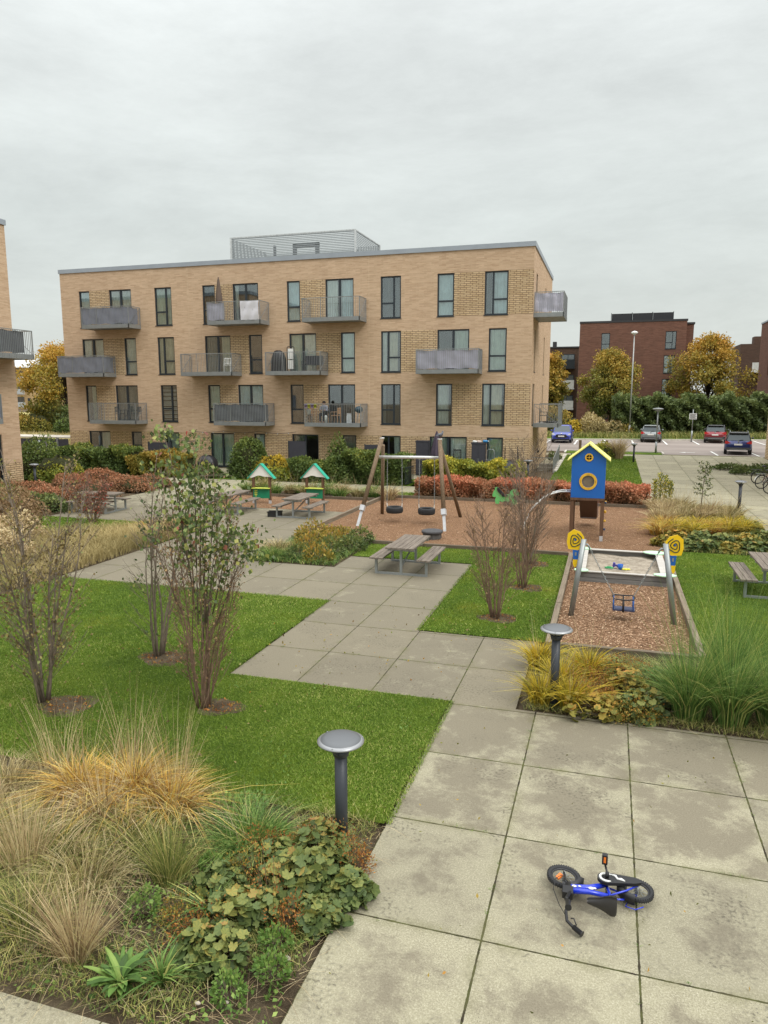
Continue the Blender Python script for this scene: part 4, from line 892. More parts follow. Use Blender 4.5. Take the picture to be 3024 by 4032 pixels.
# white climbing arch
arc = [(-.52, 1.50), (-.84, 1.49), (-1.10, 1.41), (-1.37, 1.26), (-1.56, 1.07), (-1.72, .90), (-1.85, .66), (-1.97, .36), (-2.05, -.05)]
for y in (-.28, .12): b = M(); b.tube([(x, y, z) for x, z in arc], .021, 10); b.build('arch_rail', WHT, t)
b = M()
for i in range(8):
    (x, z), (x2, z2) = arc[i], arc[i + 1]; b.tube([((x + x2) / 2, -.28, (z + z2) / 2), ((x + x2) / 2, .12, (z + z2) / 2)], .014, 8)
b.build('arch_rungs', WHT, t)
for k, (y, z) in enumerate(((-.35, .35), (.1, .55), (-.2, .9), (-.35, 1.2), (.15, 1.15), (.3, .8))): b = M(); b.sphere((.545, y, z), .04, 10, 7); b.build('climbing_hold', OCH if k % 3 else plain('dark_blue_hold', srgb(48, 66, 96), .5), t)

# ---- toddler swing
t = empty('toddler_swing', (0, 15.1, 0), 0, 'toddler swing between leaning grey posts with yellow spiral panels', 'swing')
for s, (bx, tx) in ((-1, (-.60, -.40)), (1, (1.41, 1.16))):
    b = M(); b.tube([(bx, 0, -.05), (tx, 0, 1.62)], .055, 18); b.build('post', GALV, t)
    cx_ = tx + s * .17; cz_ = 1.60; pl = [(-.165, -.06), (-.13, -.20), (.06, -.215), (.165, -.14), (.175, .06), (.10, .165), (-.04, .21), (-.15, .12)]
    pl = [(x * -s, z) for x, z in pl]
    if s > 0: pl = pl[::-1]
    rt = R(8) * s
    b = M(); b.prism(pl, (cx_, .03, cz_), (1, 0, 0), (0, 0, 1), .025); pn = b.build('spiral_panel', YEL, t)
    sp = []
    for i in range(34):
        a = i * .42; rr = .022 + .0085 * i * .42 * 1.0; rr *= 1 + .12 * math.cos(3 * a); sp.append((cx_ + s * -rr * math.cos(a) * .95, .002, cz_ - .01 + rr * math.sin(a) * 1.15))
    b = M(); b.tube(sp, .0105, 6); b.build('spiral_line', plain('dark_green_line', srgb(44, 56, 44), .6), pn)
    b = M(); b.sphere((cx_, .0, cz_), .02, 10, 6, sc=(1, .4, 1.4)); b.build('hub_cap', BLUE, pn)
    cx2 = cx_ - s * .02
    b = M(); b.prism([(-.065, 1.40), (-.045, 1.19), (.045, 1.19), (.065, 1.40)], (cx2 - s * .0, .03, 0), (1, 0, 0), (0, 0, 1), .024); lo_ = b.build('blue_panel', BLUE, t); b = M(); b.box(cx2 - .018, cx2 + .018, -.0, .005, 1.27, 1.34); b.build('plate', GALVD, lo_)
    b = M(); b.prism([(-.05, 1.19), (-.05, 1.10), (s * .02, 1.02), (.05, 1.06), (.055, 1.19)], (cx2, .032, 0), (1, 0, 0), (0, 0, 1), .024); b.build('yellow_panel', YEL, t)
    b = M(); b.tube([(tx + s * .01, 0, 1.50), (tx - s * .07, 0, 1.52), (tx - s * .105, -.0, 1.48), (tx - s * .125, 0, 1.42)], [.014, .018, .020, .014], 10); b.build('hinge', GALV, t)
    b = M(); chain(b, (tx - s * .125, 0, 1.43), (.425 + s * .19, 0, .50), .048, .006, .026); b.build('chain', GALV, t)
b = M(); b.box(.22, .65, -.14, .14, .215, .245); b.box(.26, .61, -.10, .10, .245, .25); b.build('seat', plain('navy_swing_seat', srgb(50, 56, 84), .5, 0, .2, 10), t)
b = M()
for z in (.40, .50):
    pass
b.tube([(.235, -.13, .46), (.425, -.15, .45), (.615, -.13, .46), (.64, 0, .48), (.615, .13, .48), (.425, .15, .47), (.235, .13, .48), (.21, 0, .48)], .014, 8, closed=True); b.tube([(.425, -.14, .45), (.425, -.145, .2)], .02, 8); b.tube([(.425, .14, .46), (.425, .145, .24)], .015, 8)
b.build('safety_cage', BLK, t); b = M()
for x in (.235, .615):
    for y in (-.12, .12): b.tube([(x, y, .24), (x, y, .47)], .012, 8)
b.build('side_bars', BLUE, t)

# ---- sandbox
t = empty('sandbox', (.47, 19.5, 0), 0, 'grey board sandpit with pale green corner seats and toys inside', 'sandpit')
GB = mat_wood('grey_sandbox_board', srgb(106, 104, 102), srgb(132, 130, 126), 'x'); RIM = mat_wood('worn_rim_board', srgb(150, 146, 140), srgb(206, 202, 194), 'x')
for y in (-1.38, 1.38):
    for z in (0, .125): b = M(); b.box(-1.02, 1.02, y - .02, y + .02, z - .02, z + .115); b.build('board', GB, t)
for x in (-1.0, 1.0): b = M(); b.box(x - .02, x + .02, -1.36, 1.36, -.02, .24); b.build('board', GB, t)
b = M(); b.box(-1.04, 1.04, -1.43, -1.32, .242, .262); b.box(-1.04, 1.04, 1.28, 1.43, .242, .262); b.box(-1.04, -.88, -1.32, 1.28, .241, .261); b.box(.86, 1.04, -1.32, 1.28, .241, .261); b.build('rim', RIM, t)
SANDM = G('sand'); c = SANDM.rmp(SANDM.noise(5, 6, .7), [(.35, srgb(132, 122, 108)), (.6, srgb(168, 158, 142))]); SANDM.col(c); SANDM.set(.95, 0, .1); SANDM.bump(SANDM.noise(9, 5, .7), .8, .06)
V, F = [], []; nx, ny = 26, 34
for j in range(ny + 1):
    for i in range(nx + 1): x = -.98 + 1.96 * i / nx; y = -1.36 + 2.72 * j / ny; V.append((x, y, .115 + .03 * math.sin(x * 5 + y * 3) * math.cos(y * 4 - x) + .03 * (abs(x) ** 3) + .008 * random.random()))
F = [(j * (nx + 1) + i, j * (nx + 1) + i + 1, (j + 1) * (nx + 1) + i + 1, (j + 1) * (nx + 1) + i) for j in range(ny) for i in range(nx)]
npmesh('sand', V, [F], SANDM.m, t, smooth=True)
MINT = plain('mint_seat', srgb(188, 226, 192), .5, 0, .04)
for (x, y, rx, ry) in ((-.98, 1.32, .17, .15), (-.98, -1.38, .17, .15), (.86, 1.25, .30, .22), (.95, -1.36, .26, .15)):
    b = M(); b.prism([(rx * math.cos(a), ry * math.sin(a)) for a in [2 * math.pi * i / 24 for i in range(24)]], (x, y, .266), (1, 0, 0), (0, 1, 0), .022); b.build('corner_seat', MINT, t)
def toy(nm, loc, label, f, m):
    b = M(); f(b); tag(b.build(nm, m, loc=loc), label, 'toy', 'plastic toys in the sandpit')
toy('toy_boat', (.145, 19.1, .14), 'green plastic toy boat in the sand', lambda b: (b.prism([(-.11, 0), (-.07, -.04), (.09, -.04), (.11, 0), (.09, .04), (-.07, .04)], (0, 0, 0), (1, 0, 0), (0, 1, 0), .03), b.prism([(-.05, -.02), (.05, -.02), (.05, .02), (-.05, .02)], (0, 0, .03), (1, 0, 0), (0, 1, 0), .02)), plain('toy_green', srgb(60, 160, 100), .5))
toy('toy_truck', (.31, 19.3, .14), 'purple toy truck lying in the sand', lambda b: (b.box(-.08, .08, -.04, .04, .02, .06), b.box(-.07, -.01, -.04, .04, .06, .11), b.tube([(-.05, -.05, .02), (-.05, .05, .02)], .025, 10), b.tube([(.05, -.05, .02), (.05, .05, .02)], .025, 10)), plain('toy_purple', srgb(72, 64, 140), .5))
toy('toy_bucket', (.42, 19.12, .13), 'blue toy bucket beside the yellow mould', lambda b: (b.lathe([(0, 0), (.05, 0), (.07, .12), (.062, .12), (.045, .01)], 16), b.ring((0, 0, .12), .066, .006)), plain('toy_blue', srgb(30, 100, 190), .5))
toy('toy_mould', (.55, 19.05, .13), 'yellow toy sand mould beside the blue bucket', lambda b: (b.sphere((0, 0, .02), .045, 10, 6, sc=(1, 1, .6)), b.sphere((.07, .02, .02), .04, 10, 6, sc=(1, 1, .6)), b.sphere((-.06, .0, .02), .035, 10, 6, sc=(1, 1, .6))), plain('toy_yellow', srgb(224, 220, 60), .5))

# ================================================================ child's bike lying on the slabs
BK = empty('child_bicycle', (.43, 6.37, 0), 0, "blue child's bicycle with black wheels lying on the pale slabs", 'bicycle')
def bw_(fx, up, lat): return Vector((-fx, -up, lat))       # bike axes to local ground axes (forward -x, up -> towards the house, lateral up)
RIMM = plain('dark_rim', srgb(52, 52, 54), .4, .3); BBLUE = plain('bike_blue', srgb(26, 54, 190), .25, 0, .04, 3, coat=.6); BBLK = plain('bike_black', srgb(28, 28, 30), .45, 0, .1, 8)
def wheel(parent, c_, nrm, R_, hub='wheel', wd=.021):
    c_ = Vector(c_); nrm = Vector(nrm).normalized(); a = nrm.cross(Vector((0, 0, 1))); a = a.normalized() if a.length > 1e-3 else Vector((1, 0, 0)); b2 = nrm.cross(a); mt = Matrix((a, b2, nrm)).transposed()
    wo = bpy.data.objects.new('wheel', None); COL.objects.link(wo); wo.parent = parent
    b = M(); b.ring(c_, R_ - wd, wd, n=40, k=12, mat=mt)
    for i in range(40):
        for s in (-1, 1):
            t_ = 2 * math.pi * (i + .5 * (s > 0)) / 40; p = mt @ Vector((math.cos(t_) * (R_ - .004), math.sin(t_) * (R_ - .004), s * .011)); q = mt @ Vector((math.cos(t_) * (R_ - .012), math.sin(t_) * (R_ - .012), s * .022)); b.tube([c_ + p, c_ + q], .006, 4)
    b.build('tyre', RUB, wo)
    b = M(); b.ring(c_, R_ - 2 * wd - .004, .009, n=40, k=8, mat=mt); b.build('rim', RIMM, wo)
    b = M()
    for i in range(20):
        t_ = 2 * math.pi * i / 20; s = 1 if i % 2 else -1; b.tube([c_ + mt @ Vector((.014 * math.cos(t_ + 1), .014 * math.sin(t_ + 1), .02 * s)), c_ + mt @ Vector((math.cos(t_) * (R_ - 2 * wd - .005), math.sin(t_) * (R_ - 2 * wd - .005), 0))], .0016, 4)
    b.build('spokes', GALV, wo); b = M(); b.tube([c_ - nrm * .045, c_ + nrm * .045], .014, 12); b.tube([c_ - nrm * .06, c_ + nrm * .06], .006, 8); b.build('hub', GALV, wo); return wo, mt
tilt = Vector((.02, -.03, 1)); wheel(BK, (0, 0, .085), tilt, .145); fw_c = Vector((-.645, -.005, .09)); wheel(BK, fw_c, (.06, .0, 1), .155)
# frame: bottom bracket at (.31 fwd)
BBp = Vector((-.265, -.035, .115)); SEATC = Vector((-.235, -.225, .13)); HEADT = Vector((-.575, -.27, .14)); HEADB = Vector((-.60, -.185, .13))
b = M(); b.tube([HEADB + Vector((0, -.02, 0)), (-.42, -.15, .125), BBp], [.030, .028, .022], 12); b.tube([HEADT + Vector((.01, .02, 0)), (-.42, -.215, .135), SEATC + Vector((-.02, .01, 0))], [.026, .023, .019], 12)
b.tube([BBp, SEATC, SEATC + Vector((.01, -.04, 0))], .016, 10); b.tube([HEADB + Vector((0, .012, 0)), HEADT + Vector((0, -.01, 0))], .024, 12)
for s in (-.045, .045):
    b.tube([BBp + Vector((0, 0, s * .6)), (-.12, -.04, .10 + s), (0, -.005, .087 + s)], .009, 8); b.tube([SEATC + Vector((0, 0, s * .4)), (-.10, -.13, .11 + s), (0, 0, .087 + s)], .008, 8)
b.build('frame', BBLUE, BK)
b = M()
for p, r_ in (((-.545, -.205, .158), .017), ((-.50, -.19, .155), .011), ((-.40, -.20, .163), .02), ((-.37, -.185, .158), .013)): b.sphere(p, r_, 10, 6, sc=(1.3, .8, .5))
b.build('white_decals', WHT, BK)
# chain guard
cg = []
for i in range(13): a = math.pi / 2 + math.pi * i / 12; cg.append((-.265 + .085 * math.cos(a), -.035 + .075 * math.sin(a)))
cg += [(-.02, -.045), (.03, -.02), (.03, .02), (-.02, .04)]
b = M(); b.prism(cg, (0, 0, .155), (1, 0, 0), (0, 1, 0), .028); cgo = b.build('chain_guard', BBLK, BK)
b = M(); b.tube([(-.265 + .062 * math.cos(a), -.035 + .055 * math.sin(a), .186) for a in [R(60 + i * 22) for i in range(12)]] , [.006, .009, .010, .011, .012, .012, .012, .011, .010, .010, .009, .005], 6); b.tube([(-.235, .017, .186), (-.19, .004, .186), (-.175, -.03, .186), (-.14, -.03, .186), (-.11, -.045, .186)], [.006, .012, .009, .013, .004], 6); b.build('white_emblem', WHT, cgo)
b = M(); b.tube([(-.265, -.035, .19), (-.265, -.035, .235)], .018, 10); b.tube([(-.265, -.035, .225), (-.285, .075, .235)], .010, 8); b.tube([(-.265, -.035, .05), (-.262, -.04, .235)], .010, 8); b.tube([(-.265, -.035, .06), (-.245, -.15, .05)], .010, 8); b.build('crank', BBLK, BK)
b = M(); b.box(-.315, -.265, .055, .10, .245, .335); pdl = b.build('pedal', BBLK, BK); b = M(); b.box(-.30, -.28, .0505, .054, .265, .32); b.build('pedal_reflector', plain('orange_reflector', srgb(226, 120, 36), .4), pdl)
b = M(); b.box(-.275, -.215, -.18, -.13, .02, .11); b.build('pedal', BBLK, BK)
# mudguards
for c_, a0, a1 in ((Vector((0, 0, .085)), 195, 262), (fw_c, 268, 345)):
    V, F = [], []; n = 10
    for i in range(n + 1):
        a = R(a0 + (a1 - a0) * i / n)
        for s, rr in ((-.04, .150), (-.035, .184), (.045, .188), (.05, .152)): V.append((c_.x + math.cos(a) * rr, c_.y + math.sin(a) * rr, c_.z + s + .012))
    for i in range(n):
        for k in range(3): q = i * 4 + k; F.append((q, q + 1, q + 5, q + 4))
    npmesh('mudguard', V, [F], BBLK, BK, smooth=False)
# fork, stem, handlebar
b = M(); 
for s in (-.05, .05): b.tube([fw_c + Vector((0, 0, s)), fw_c + Vector((.02, -.15, s * .9 + .02)), HEADB + Vector((0, .01, s * .3))], .010, 8)
b.tube([HEADB, HEADT, HEADT + Vector((.01, -.075, .01))], .013, 10); b.tube([HEADB + Vector((0, .02, 0)), HEADT + Vector((0, -.03, 0))], .032, 12); b.build('fork', BBLK, BK)
st_ = HEADT + Vector((.01, -.075, .01)); gA = Vector((-.455, -.65, .04)); gB = Vector((-.575, -.70, .30))
b = M(); b.tube([gA, (-.515, -.615, .05), (-.585, -.56, .07), (-.60, -.48, .10), st_ + Vector((-.01, -.04, -.02)), st_, st_ + Vector((-.01, -.06, .08)), (-.60, -.50, .24), (-.59, -.58, .28)], .014, 10)
b.tube([(-.60, -.47, .11), (-.595, -.45, .22)], .008, 8); b.tube([(-.60, -.40, .12), (-.625, -.30, .12), (-.63, -.26, .15)], .009, 8); b.box(-.64, -.55, -.40, -.30, .16, .22); b.build('handlebar', BBLK, BK)
for p, q in ((gA, (-.53, -.60, .055)), (gB, (-.585, -.60, .285))): b = M(); q = Vector(q); b.tube([p, p + (q - p) * .06, p + (q - p) * .1, q], [.028, .028, .022, .022], 12); b.build('grip', BBLK, BK)
b = M(); b.tube([(-.505, -.60, .075), (-.53, -.555, .10), (-.555, -.56, .10)], .006, 6); b.tube([(-.59, -.53, .08), (-.66, -.44, .12), (-.72, -.33, .18), (-.71, -.24, .22), (-.66, -.20, .24), (-.60, -.22, .2)], .0035, 6); b.build('brake_cable', BBLK, BK)
b = M(); b.beam((-.665, -.06, .15), (-.70, -.10, .13), .035, .02); b.build('fork_reflector', MATS['orange_reflector'], BK)
# saddle
V, F = [], []
prof = [(-.43, .012), (-.42, .026), (-.38, .038), (-.33, .05), (-.28, .072), (-.23, .094), (-.195, .092), (-.18, .07)]
for fx, hw in prof:
    for k in range(9):
        a = -1 + 2 * k / 8; V.append((fx, -.345 - .02 * (1 - a * a) - .012 * (fx > -.25), .135 + a * hw)); 
n_ = len(prof)
for fx, hw in prof:
    for k in range(9): a = -1 + 2 * k / 8; V.append((fx, -.325 + .0 * a, .135 + a * hw * .93))
for L_ in range(2):
    o_ = L_ * n_ * 9
    for i in range(n_ - 1):
        for k in range(8): F.append((o_ + i * 9 + k, o_ + i * 9 + k + 1, o_ + (i + 1) * 9 + k + 1, o_ + (i + 1) * 9 + k))
for i in range(n_ - 1):
    for k in (0, 8): F.append((i * 9 + k, (i + 1) * 9 + k, n_ * 9 + (i + 1) * 9 + k, n_ * 9 + i * 9 + k))
for k in range(8):
    for i in (0, n_ - 1): F.append((i * 9 + k, i * 9 + k + 1, n_ * 9 + i * 9 + k + 1, n_ * 9 + i * 9 + k))
npmesh('saddle', V, [F], plain('saddle_vinyl', srgb(46, 44, 44), .4, 0, .08, 5), BK, smooth=False)
b = M(); b.tube([SEATC, (-.24, -.33, .135)], .012, 10); b.build('seat_post', GALV, BK)
b = M(); b.beam((-.06, .015, .02), (-.0, -.06, .03), .03, .02); b.tube([(-.05, -.02, .05), (-.10, -.17, .03), (-.02, -.19, .03), (.05, -.16, .05)], .005, 6); b.build('stand', BBLUE, BK)

# ================================================================ parked bicycles (right edge)
def bicycle(loc, rz, col, lab, lean=.08, basket=False, white=False):
    t = empty('bicycle', loc, rz, lab, 'bicycle', 'bicycles parked at the right edge'); Rw = .34
    for x in (-.52, .52):
        wo, _ = wheel(t, (x, 0, Rw), (0, 1, lean), Rw, wd=.018)
    b = M(); bb_ = (-.08, 0, .29); sc_ = (-.22, -.03, .72); hd = (.36, -.04, .78)
    b.tube([bb_, (-.52, 0, .34), sc_, bb_], .014, 8); b.tube([bb_, (.38, -.03, .62)], .018, 8); b.tube([(.05, -.02, .45), (.36, -.03, .70)], .014, 8) if basket else b.tube([sc_, hd], .015, 8); b.tube([hd, (.40, -.02, .6), (.52, 0, .34)], .015, 8); b.tube([hd, (.34, -.05, .98)], .013, 8); b.build('frame', col, t)
    b = M(); b.tube([(.18, -.32, 1.0), (.32, -.25, 1.02), (.36, -.05, 1.0), (.32, .18, 1.02), (.18, .26, 1.0)], .012, 8); b.build('handlebar', GALV, t)
    b = M(); b.tube([sc_, (-.25, -.04, .88)], .012, 8); b.build('seat_post', GALV, t); b = M(); b.sphere((-.26, -.04, .90), .11, 12, 8, sc=(1.25, .75, .4)); b.build('saddle', BLK, t)
    b = M(); b.box(-.85, -.36, -.07, .05, .72, .735); b.tube([(-.80, 0, .72), (-.52, 0, .34)], .008, 6); b.build('rack', GALV if white else BLK, t)
    V, F = [], []
    for i in range(13):
        a = R(60 + 110 * i / 12)
        for s in (-.028, .028): V.append((-.52 + math.cos(a) * .37, s, .34 + math.sin(a) * .37))
    F = [(2 * i, 2 * i + 1, 2 * i + 3, 2 * i + 2) for i in range(12)]; npmesh('mudguard', V, [F], WHT if white else BLK, t)
    if basket: b = M(); b.box(.42, .72, -.20, .14, .80, 1.04); b.build('basket', BLK, t)
bicycle((7.70, 40.3, gz(7, 40)), R(12), BLK, 'black bicycle with a front basket, farthest of the bikes at the right edge', basket=True)
bicycle((7.55, 38.6, gz(7, 38)), R(20), plain('bike_red', srgb(120, 50, 46), .4), 'bicycle with a white rear mudguard, between the two black bikes at the right edge', white=True)
bicycle((7.55, 37.0, gz(7, 37)), R(28), BLK, 'black bicycle closest to the viewer at the right edge')

# ================================================================ cars
def car(loc, rz, paint, name, lab, L=4.0, W=1.74, H=1.5, rear=True, roof=None, rails=False, suv=False):
    """length along +y local (front at +y)"""
    t = empty(name, loc, rz, lab, 'car', 'cars in the car park'); hw = W / 2; g0 = .20 if not suv else .26
    # body sections: y, half width, z bottom, belt z, shoulder
    y0 = -L / 2
    S = [(0, .80, .42, .70), (.02, .90, .30, .86), (.05, .97, .26, .95), (.18, 1.0, .22, .98), (.35, 1.0, .20, .98), (.6, 1.0, .20, .96), (.74, 1.0, .20, .93), (.86, .98, .22, .86), (.96, .92, .26, .74), (1.0, .80, .36, .62)]
    V, F = [], []
    for s, wk, zb, zt in S:
        y = y0 + L * s; w_ = hw * wk; zt *= H / 1.5; mid = (zb + zt) / 2; zb += g0 - .2
        V += [(-w_ * .90, y, zb), (-w_, y, zb + .10), (-w_, y, mid), (-w_ * .97, y, zt - .08), (-w_ * .88, y, zt), (w_ * .88, y, zt), (w_ * .97, y, zt - .08), (w_, y, mid), (w_, y, zb + .10), (w_ * .90, y, zb)]
    n = len(S)
    for i in range(n - 1):
        for k in range(10): a = i * 10 + k; c_ = i * 10 + (k + 1) % 10; F.append((a, c_, c_ + 10, a + 10))
    me = [F, ]; b = M(); b.add(V, F, 0, True); b.add([V[i] for i in range(10)], [tuple(range(10))]); b.add([V[(n - 1) * 10 + i] for i in range(10)], [tuple(reversed(range(10)))]); body = b.build('body', paint, t)
    # cabin: glass box tapered, and roof
    zb_, zr = .96 * H / 1.5, H
    yb0, yb1 = y0 + L * .045, y0 + L * .74; yr0, yr1 = y0 + L * .12, y0 + L * .56
    wb, wr = hw * .90, hw * .70
    GV = [(-wb, yb0, zb_ - .05), (wb, yb0, zb_ - .05), (wb, yb1, zb_ - .06), (-wb, yb1, zb_ - .06), (-wr, yr0, zr - .06), (wr, yr0, zr - .06), (wr, yr1, zr - .06), (-wr, yr1, zr - .06)]
    b = M(); b.add(GV, [(0, 1, 5, 4), (1, 2, 6, 5), (2, 3, 7, 6), (3, 0, 4, 7)]); b.build('windows', plain('car_glass', srgb(70, 78, 80), .08, .3, .05), t)
    b = M(); b.add([(-wr - .02, yr0 - .02, zr - .065), (wr + .02, yr0 - .02, zr - .065), (wr + .02, yr1 + .02, zr - .065), (-wr - .02, yr1 + .02, zr - .065), (-wr * .85, yr0 + .1, zr), (wr * .85, yr0 + .1, zr), (wr * .85, yr1 - .12, zr - .005), (-wr * .85, yr1 - .12, zr - .005)], [(0, 1, 5, 4), (1, 2, 6, 5), (2, 3, 7, 6), (3, 0, 4, 7), (4, 5, 6, 7), (3, 2, 1, 0)], 0, False)
    for i, j in ((0, 4), (1, 5), (2, 6), (3, 7)): b.tube([GV[i], GV[j]], .035, 6)
    ym = (yb0 + yb1) / 2; ymr = (yr0 + yr1) / 2
    for s in (-1, 1): b.tube([(s * (wb + .0), ym, zb_ - .05), (s * (wr + .0), ymr, zr - .06)], .03, 6)
    b.build('roof', roof or paint, t)
    for y in (y0 + L * .19, y0 + L * .80):
        for s in (-1, 1):
            wo = bpy.data.objects.new('wheel', None); COL.objects.link(wo); wo.parent = t; mt = Matrix.Rotation(R(90), 3, 'Y')
            b = M(); b.lathe([(.20, -.1), (.30, -.1), (.325, -.07), (.325, .07), (.30, .1), (.20, .1)], 24, (s * (hw - .09), y, .325), mat=mt); b.build('tyre', RUB, wo); b = M(); b.lathe([(0, s * .085), (.19, s * .085), (.205, s * .10)], 12, (s * (hw - .085), y, .325), mat=mt, smooth=False); b.build('rim', GALV, wo)
            V2 = []; 
            b = M(); b.lathe([(.33, -.006), (.375, 0)], 22, (s * (hw + .002), y, .325), mat=mt); b.build('wheel_arch', BLK, t)
    for s in (-1, 1): b = M(); b.sphere((s * (hw + .07), yb1 - .30, zb_ + .06), .09, 10, 7, sc=(1, .7, .8)); b.build('mirror', roof or paint, t)
    RED = plain('tail_lamp_red', srgb(190, 44, 44), .25, 0, .1, 9); HL = plain('headlamp_clear', srgb(226, 232, 236), .15, .1, .05, 9)
    zl = .80 * H / 1.5
    if rear:
        for s in (-1, 1): b = M(); b.prism([(s * hw * .97, zl - .06), (s * hw * .97, zl + .12), (s * hw * .80, zl + .14), (s * hw * .56, zl + .0), (s * hw * .80, zl - .06)][::s], (0, y0 + .14, 0), (1, 0, 0), (0, 0, 1), .12); b.build('tail_light', RED, t)
        b = M(); b.box(-.26, .26, y0 - .015, y0 + .02, zl - .16, zl - .045); b.build('number_plate', WHT, t)
        b = M(); b.box(-hw * .86, hw * .86, y0 - .03, y0 + .30, g0 + .07, g0 + .26); b.build('bumper', plain('grey_bumper', srgb(72, 74, 76), .6), t)
        b = M(); b.box(-hw * .6, hw * .6, y0 - .04, y0 - .03, g0 + .11, g0 + .15); b.build('bumper_trim', GALV, t)
        b = M(); b.box(-wr * .96, wr * .96, yr0 - .16, yr0 + .06, zr - .075, zr - .03); b.build('spoiler', roof or paint, t); b = M(); b.sphere((0, y0 + .03, zl + .10), .05, 12, 8, sc=(1.2, .3, 1)); b.build('badge', GALV, t)
        b = M(); b.beam((0.02, y0 + L * .045 + .0, zb_ + .02), (.30, y0 + L * .05, zb_ + .05), .02, .02); b.build('rear_wiper', BLK, t)
    else:
        y1 = -y0
        for s in (-1, 1): b = M(); b.prism([(s * hw * .92, zl - .10), (s * hw * .92, zl + .07), (s * hw * .74, zl + .03), (s * hw * .62, zl - .08)][::-s], (0, y1 - .02, 0), (1, 0, 0), (0, 0, 1), .02 if False else -.16); b.build('headlight', HL, t)
        b = M(); b.prism([(-.52, zl - .20), (-.40, zl - .04), (.40, zl - .04), (.52, zl - .20), (.40, zl - .34), (-.40, zl - .34)][::-1], (0, y1 + .015, 0), (1, 0, 0), (0, 0, 1), -.03); b.build('grille', BLK, t)
        b = M(); b.box(-.26, .26, y1 + .04, y1 + .055, zl - .26, zl - .15); b.build('number_plate', WHT, t); b = M(); b.sphere((0, y1 + .01, zl + .02), .05, 12, 8, sc=(1.2, .5, 1)); b.build('badge', WHT, t)
        b = M(); b.box(-hw * .8, hw * .8, y1 - .25, y1 + .02, g0 + .02, g0 + .16); b.build('bumper', BLK, t)
    if rails:
        for s in (-1, 1): b = M(); b.tube([(s * wr * .92, yr0 + .05, zr - .02), (s * wr * .92, yr0 + .2, zr + .06), (s * wr * .92, yr1 - .2, zr + .05), (s * wr * .92, yr1, zr - .02)], .02, 8); b.build('roof_rail', GALV, t)
    return t
car((-4.05, 67.8, .42), R(180), plain('car_bright_blue', srgb(40, 60, 160), .3, .2, .04, coat=.7), 'hatchback_car', 'bright blue hatchback facing the viewer beside the tan block', L=3.8, W=1.73, rear=False)
car((3.65, 70.9, .42), R(-5), plain('car_silver', srgb(128, 134, 134), .3, .5, .04, coat=.6), 'hatchback_car', 'silver grey hatchback parked behind the slim pole lamp', L=3.8, W=1.70)
car((9.15, 71.7, .42), R(-9), plain('car_red', srgb(128, 20, 34), .3, .2, .04, coat=.7), 'crossover_car', 'dark red crossover with a black roof nosed into the hedge', L=4.3, W=1.80, H=1.55, roof=plain('car_black', srgb(26, 26, 30), .25, .1, .03, coat=.5), suv=True)
car((8.92, 58.1, .42), R(-8), plain('car_navy', srgb(24, 40, 98), .28, .3, .04, coat=.7), 'crossover_car', 'navy crossover with silver roof rails, nearest of the parked cars', L=4.16, W=1.76, H=1.55, roof=MATS['car_black'], rails=True, suv=True)
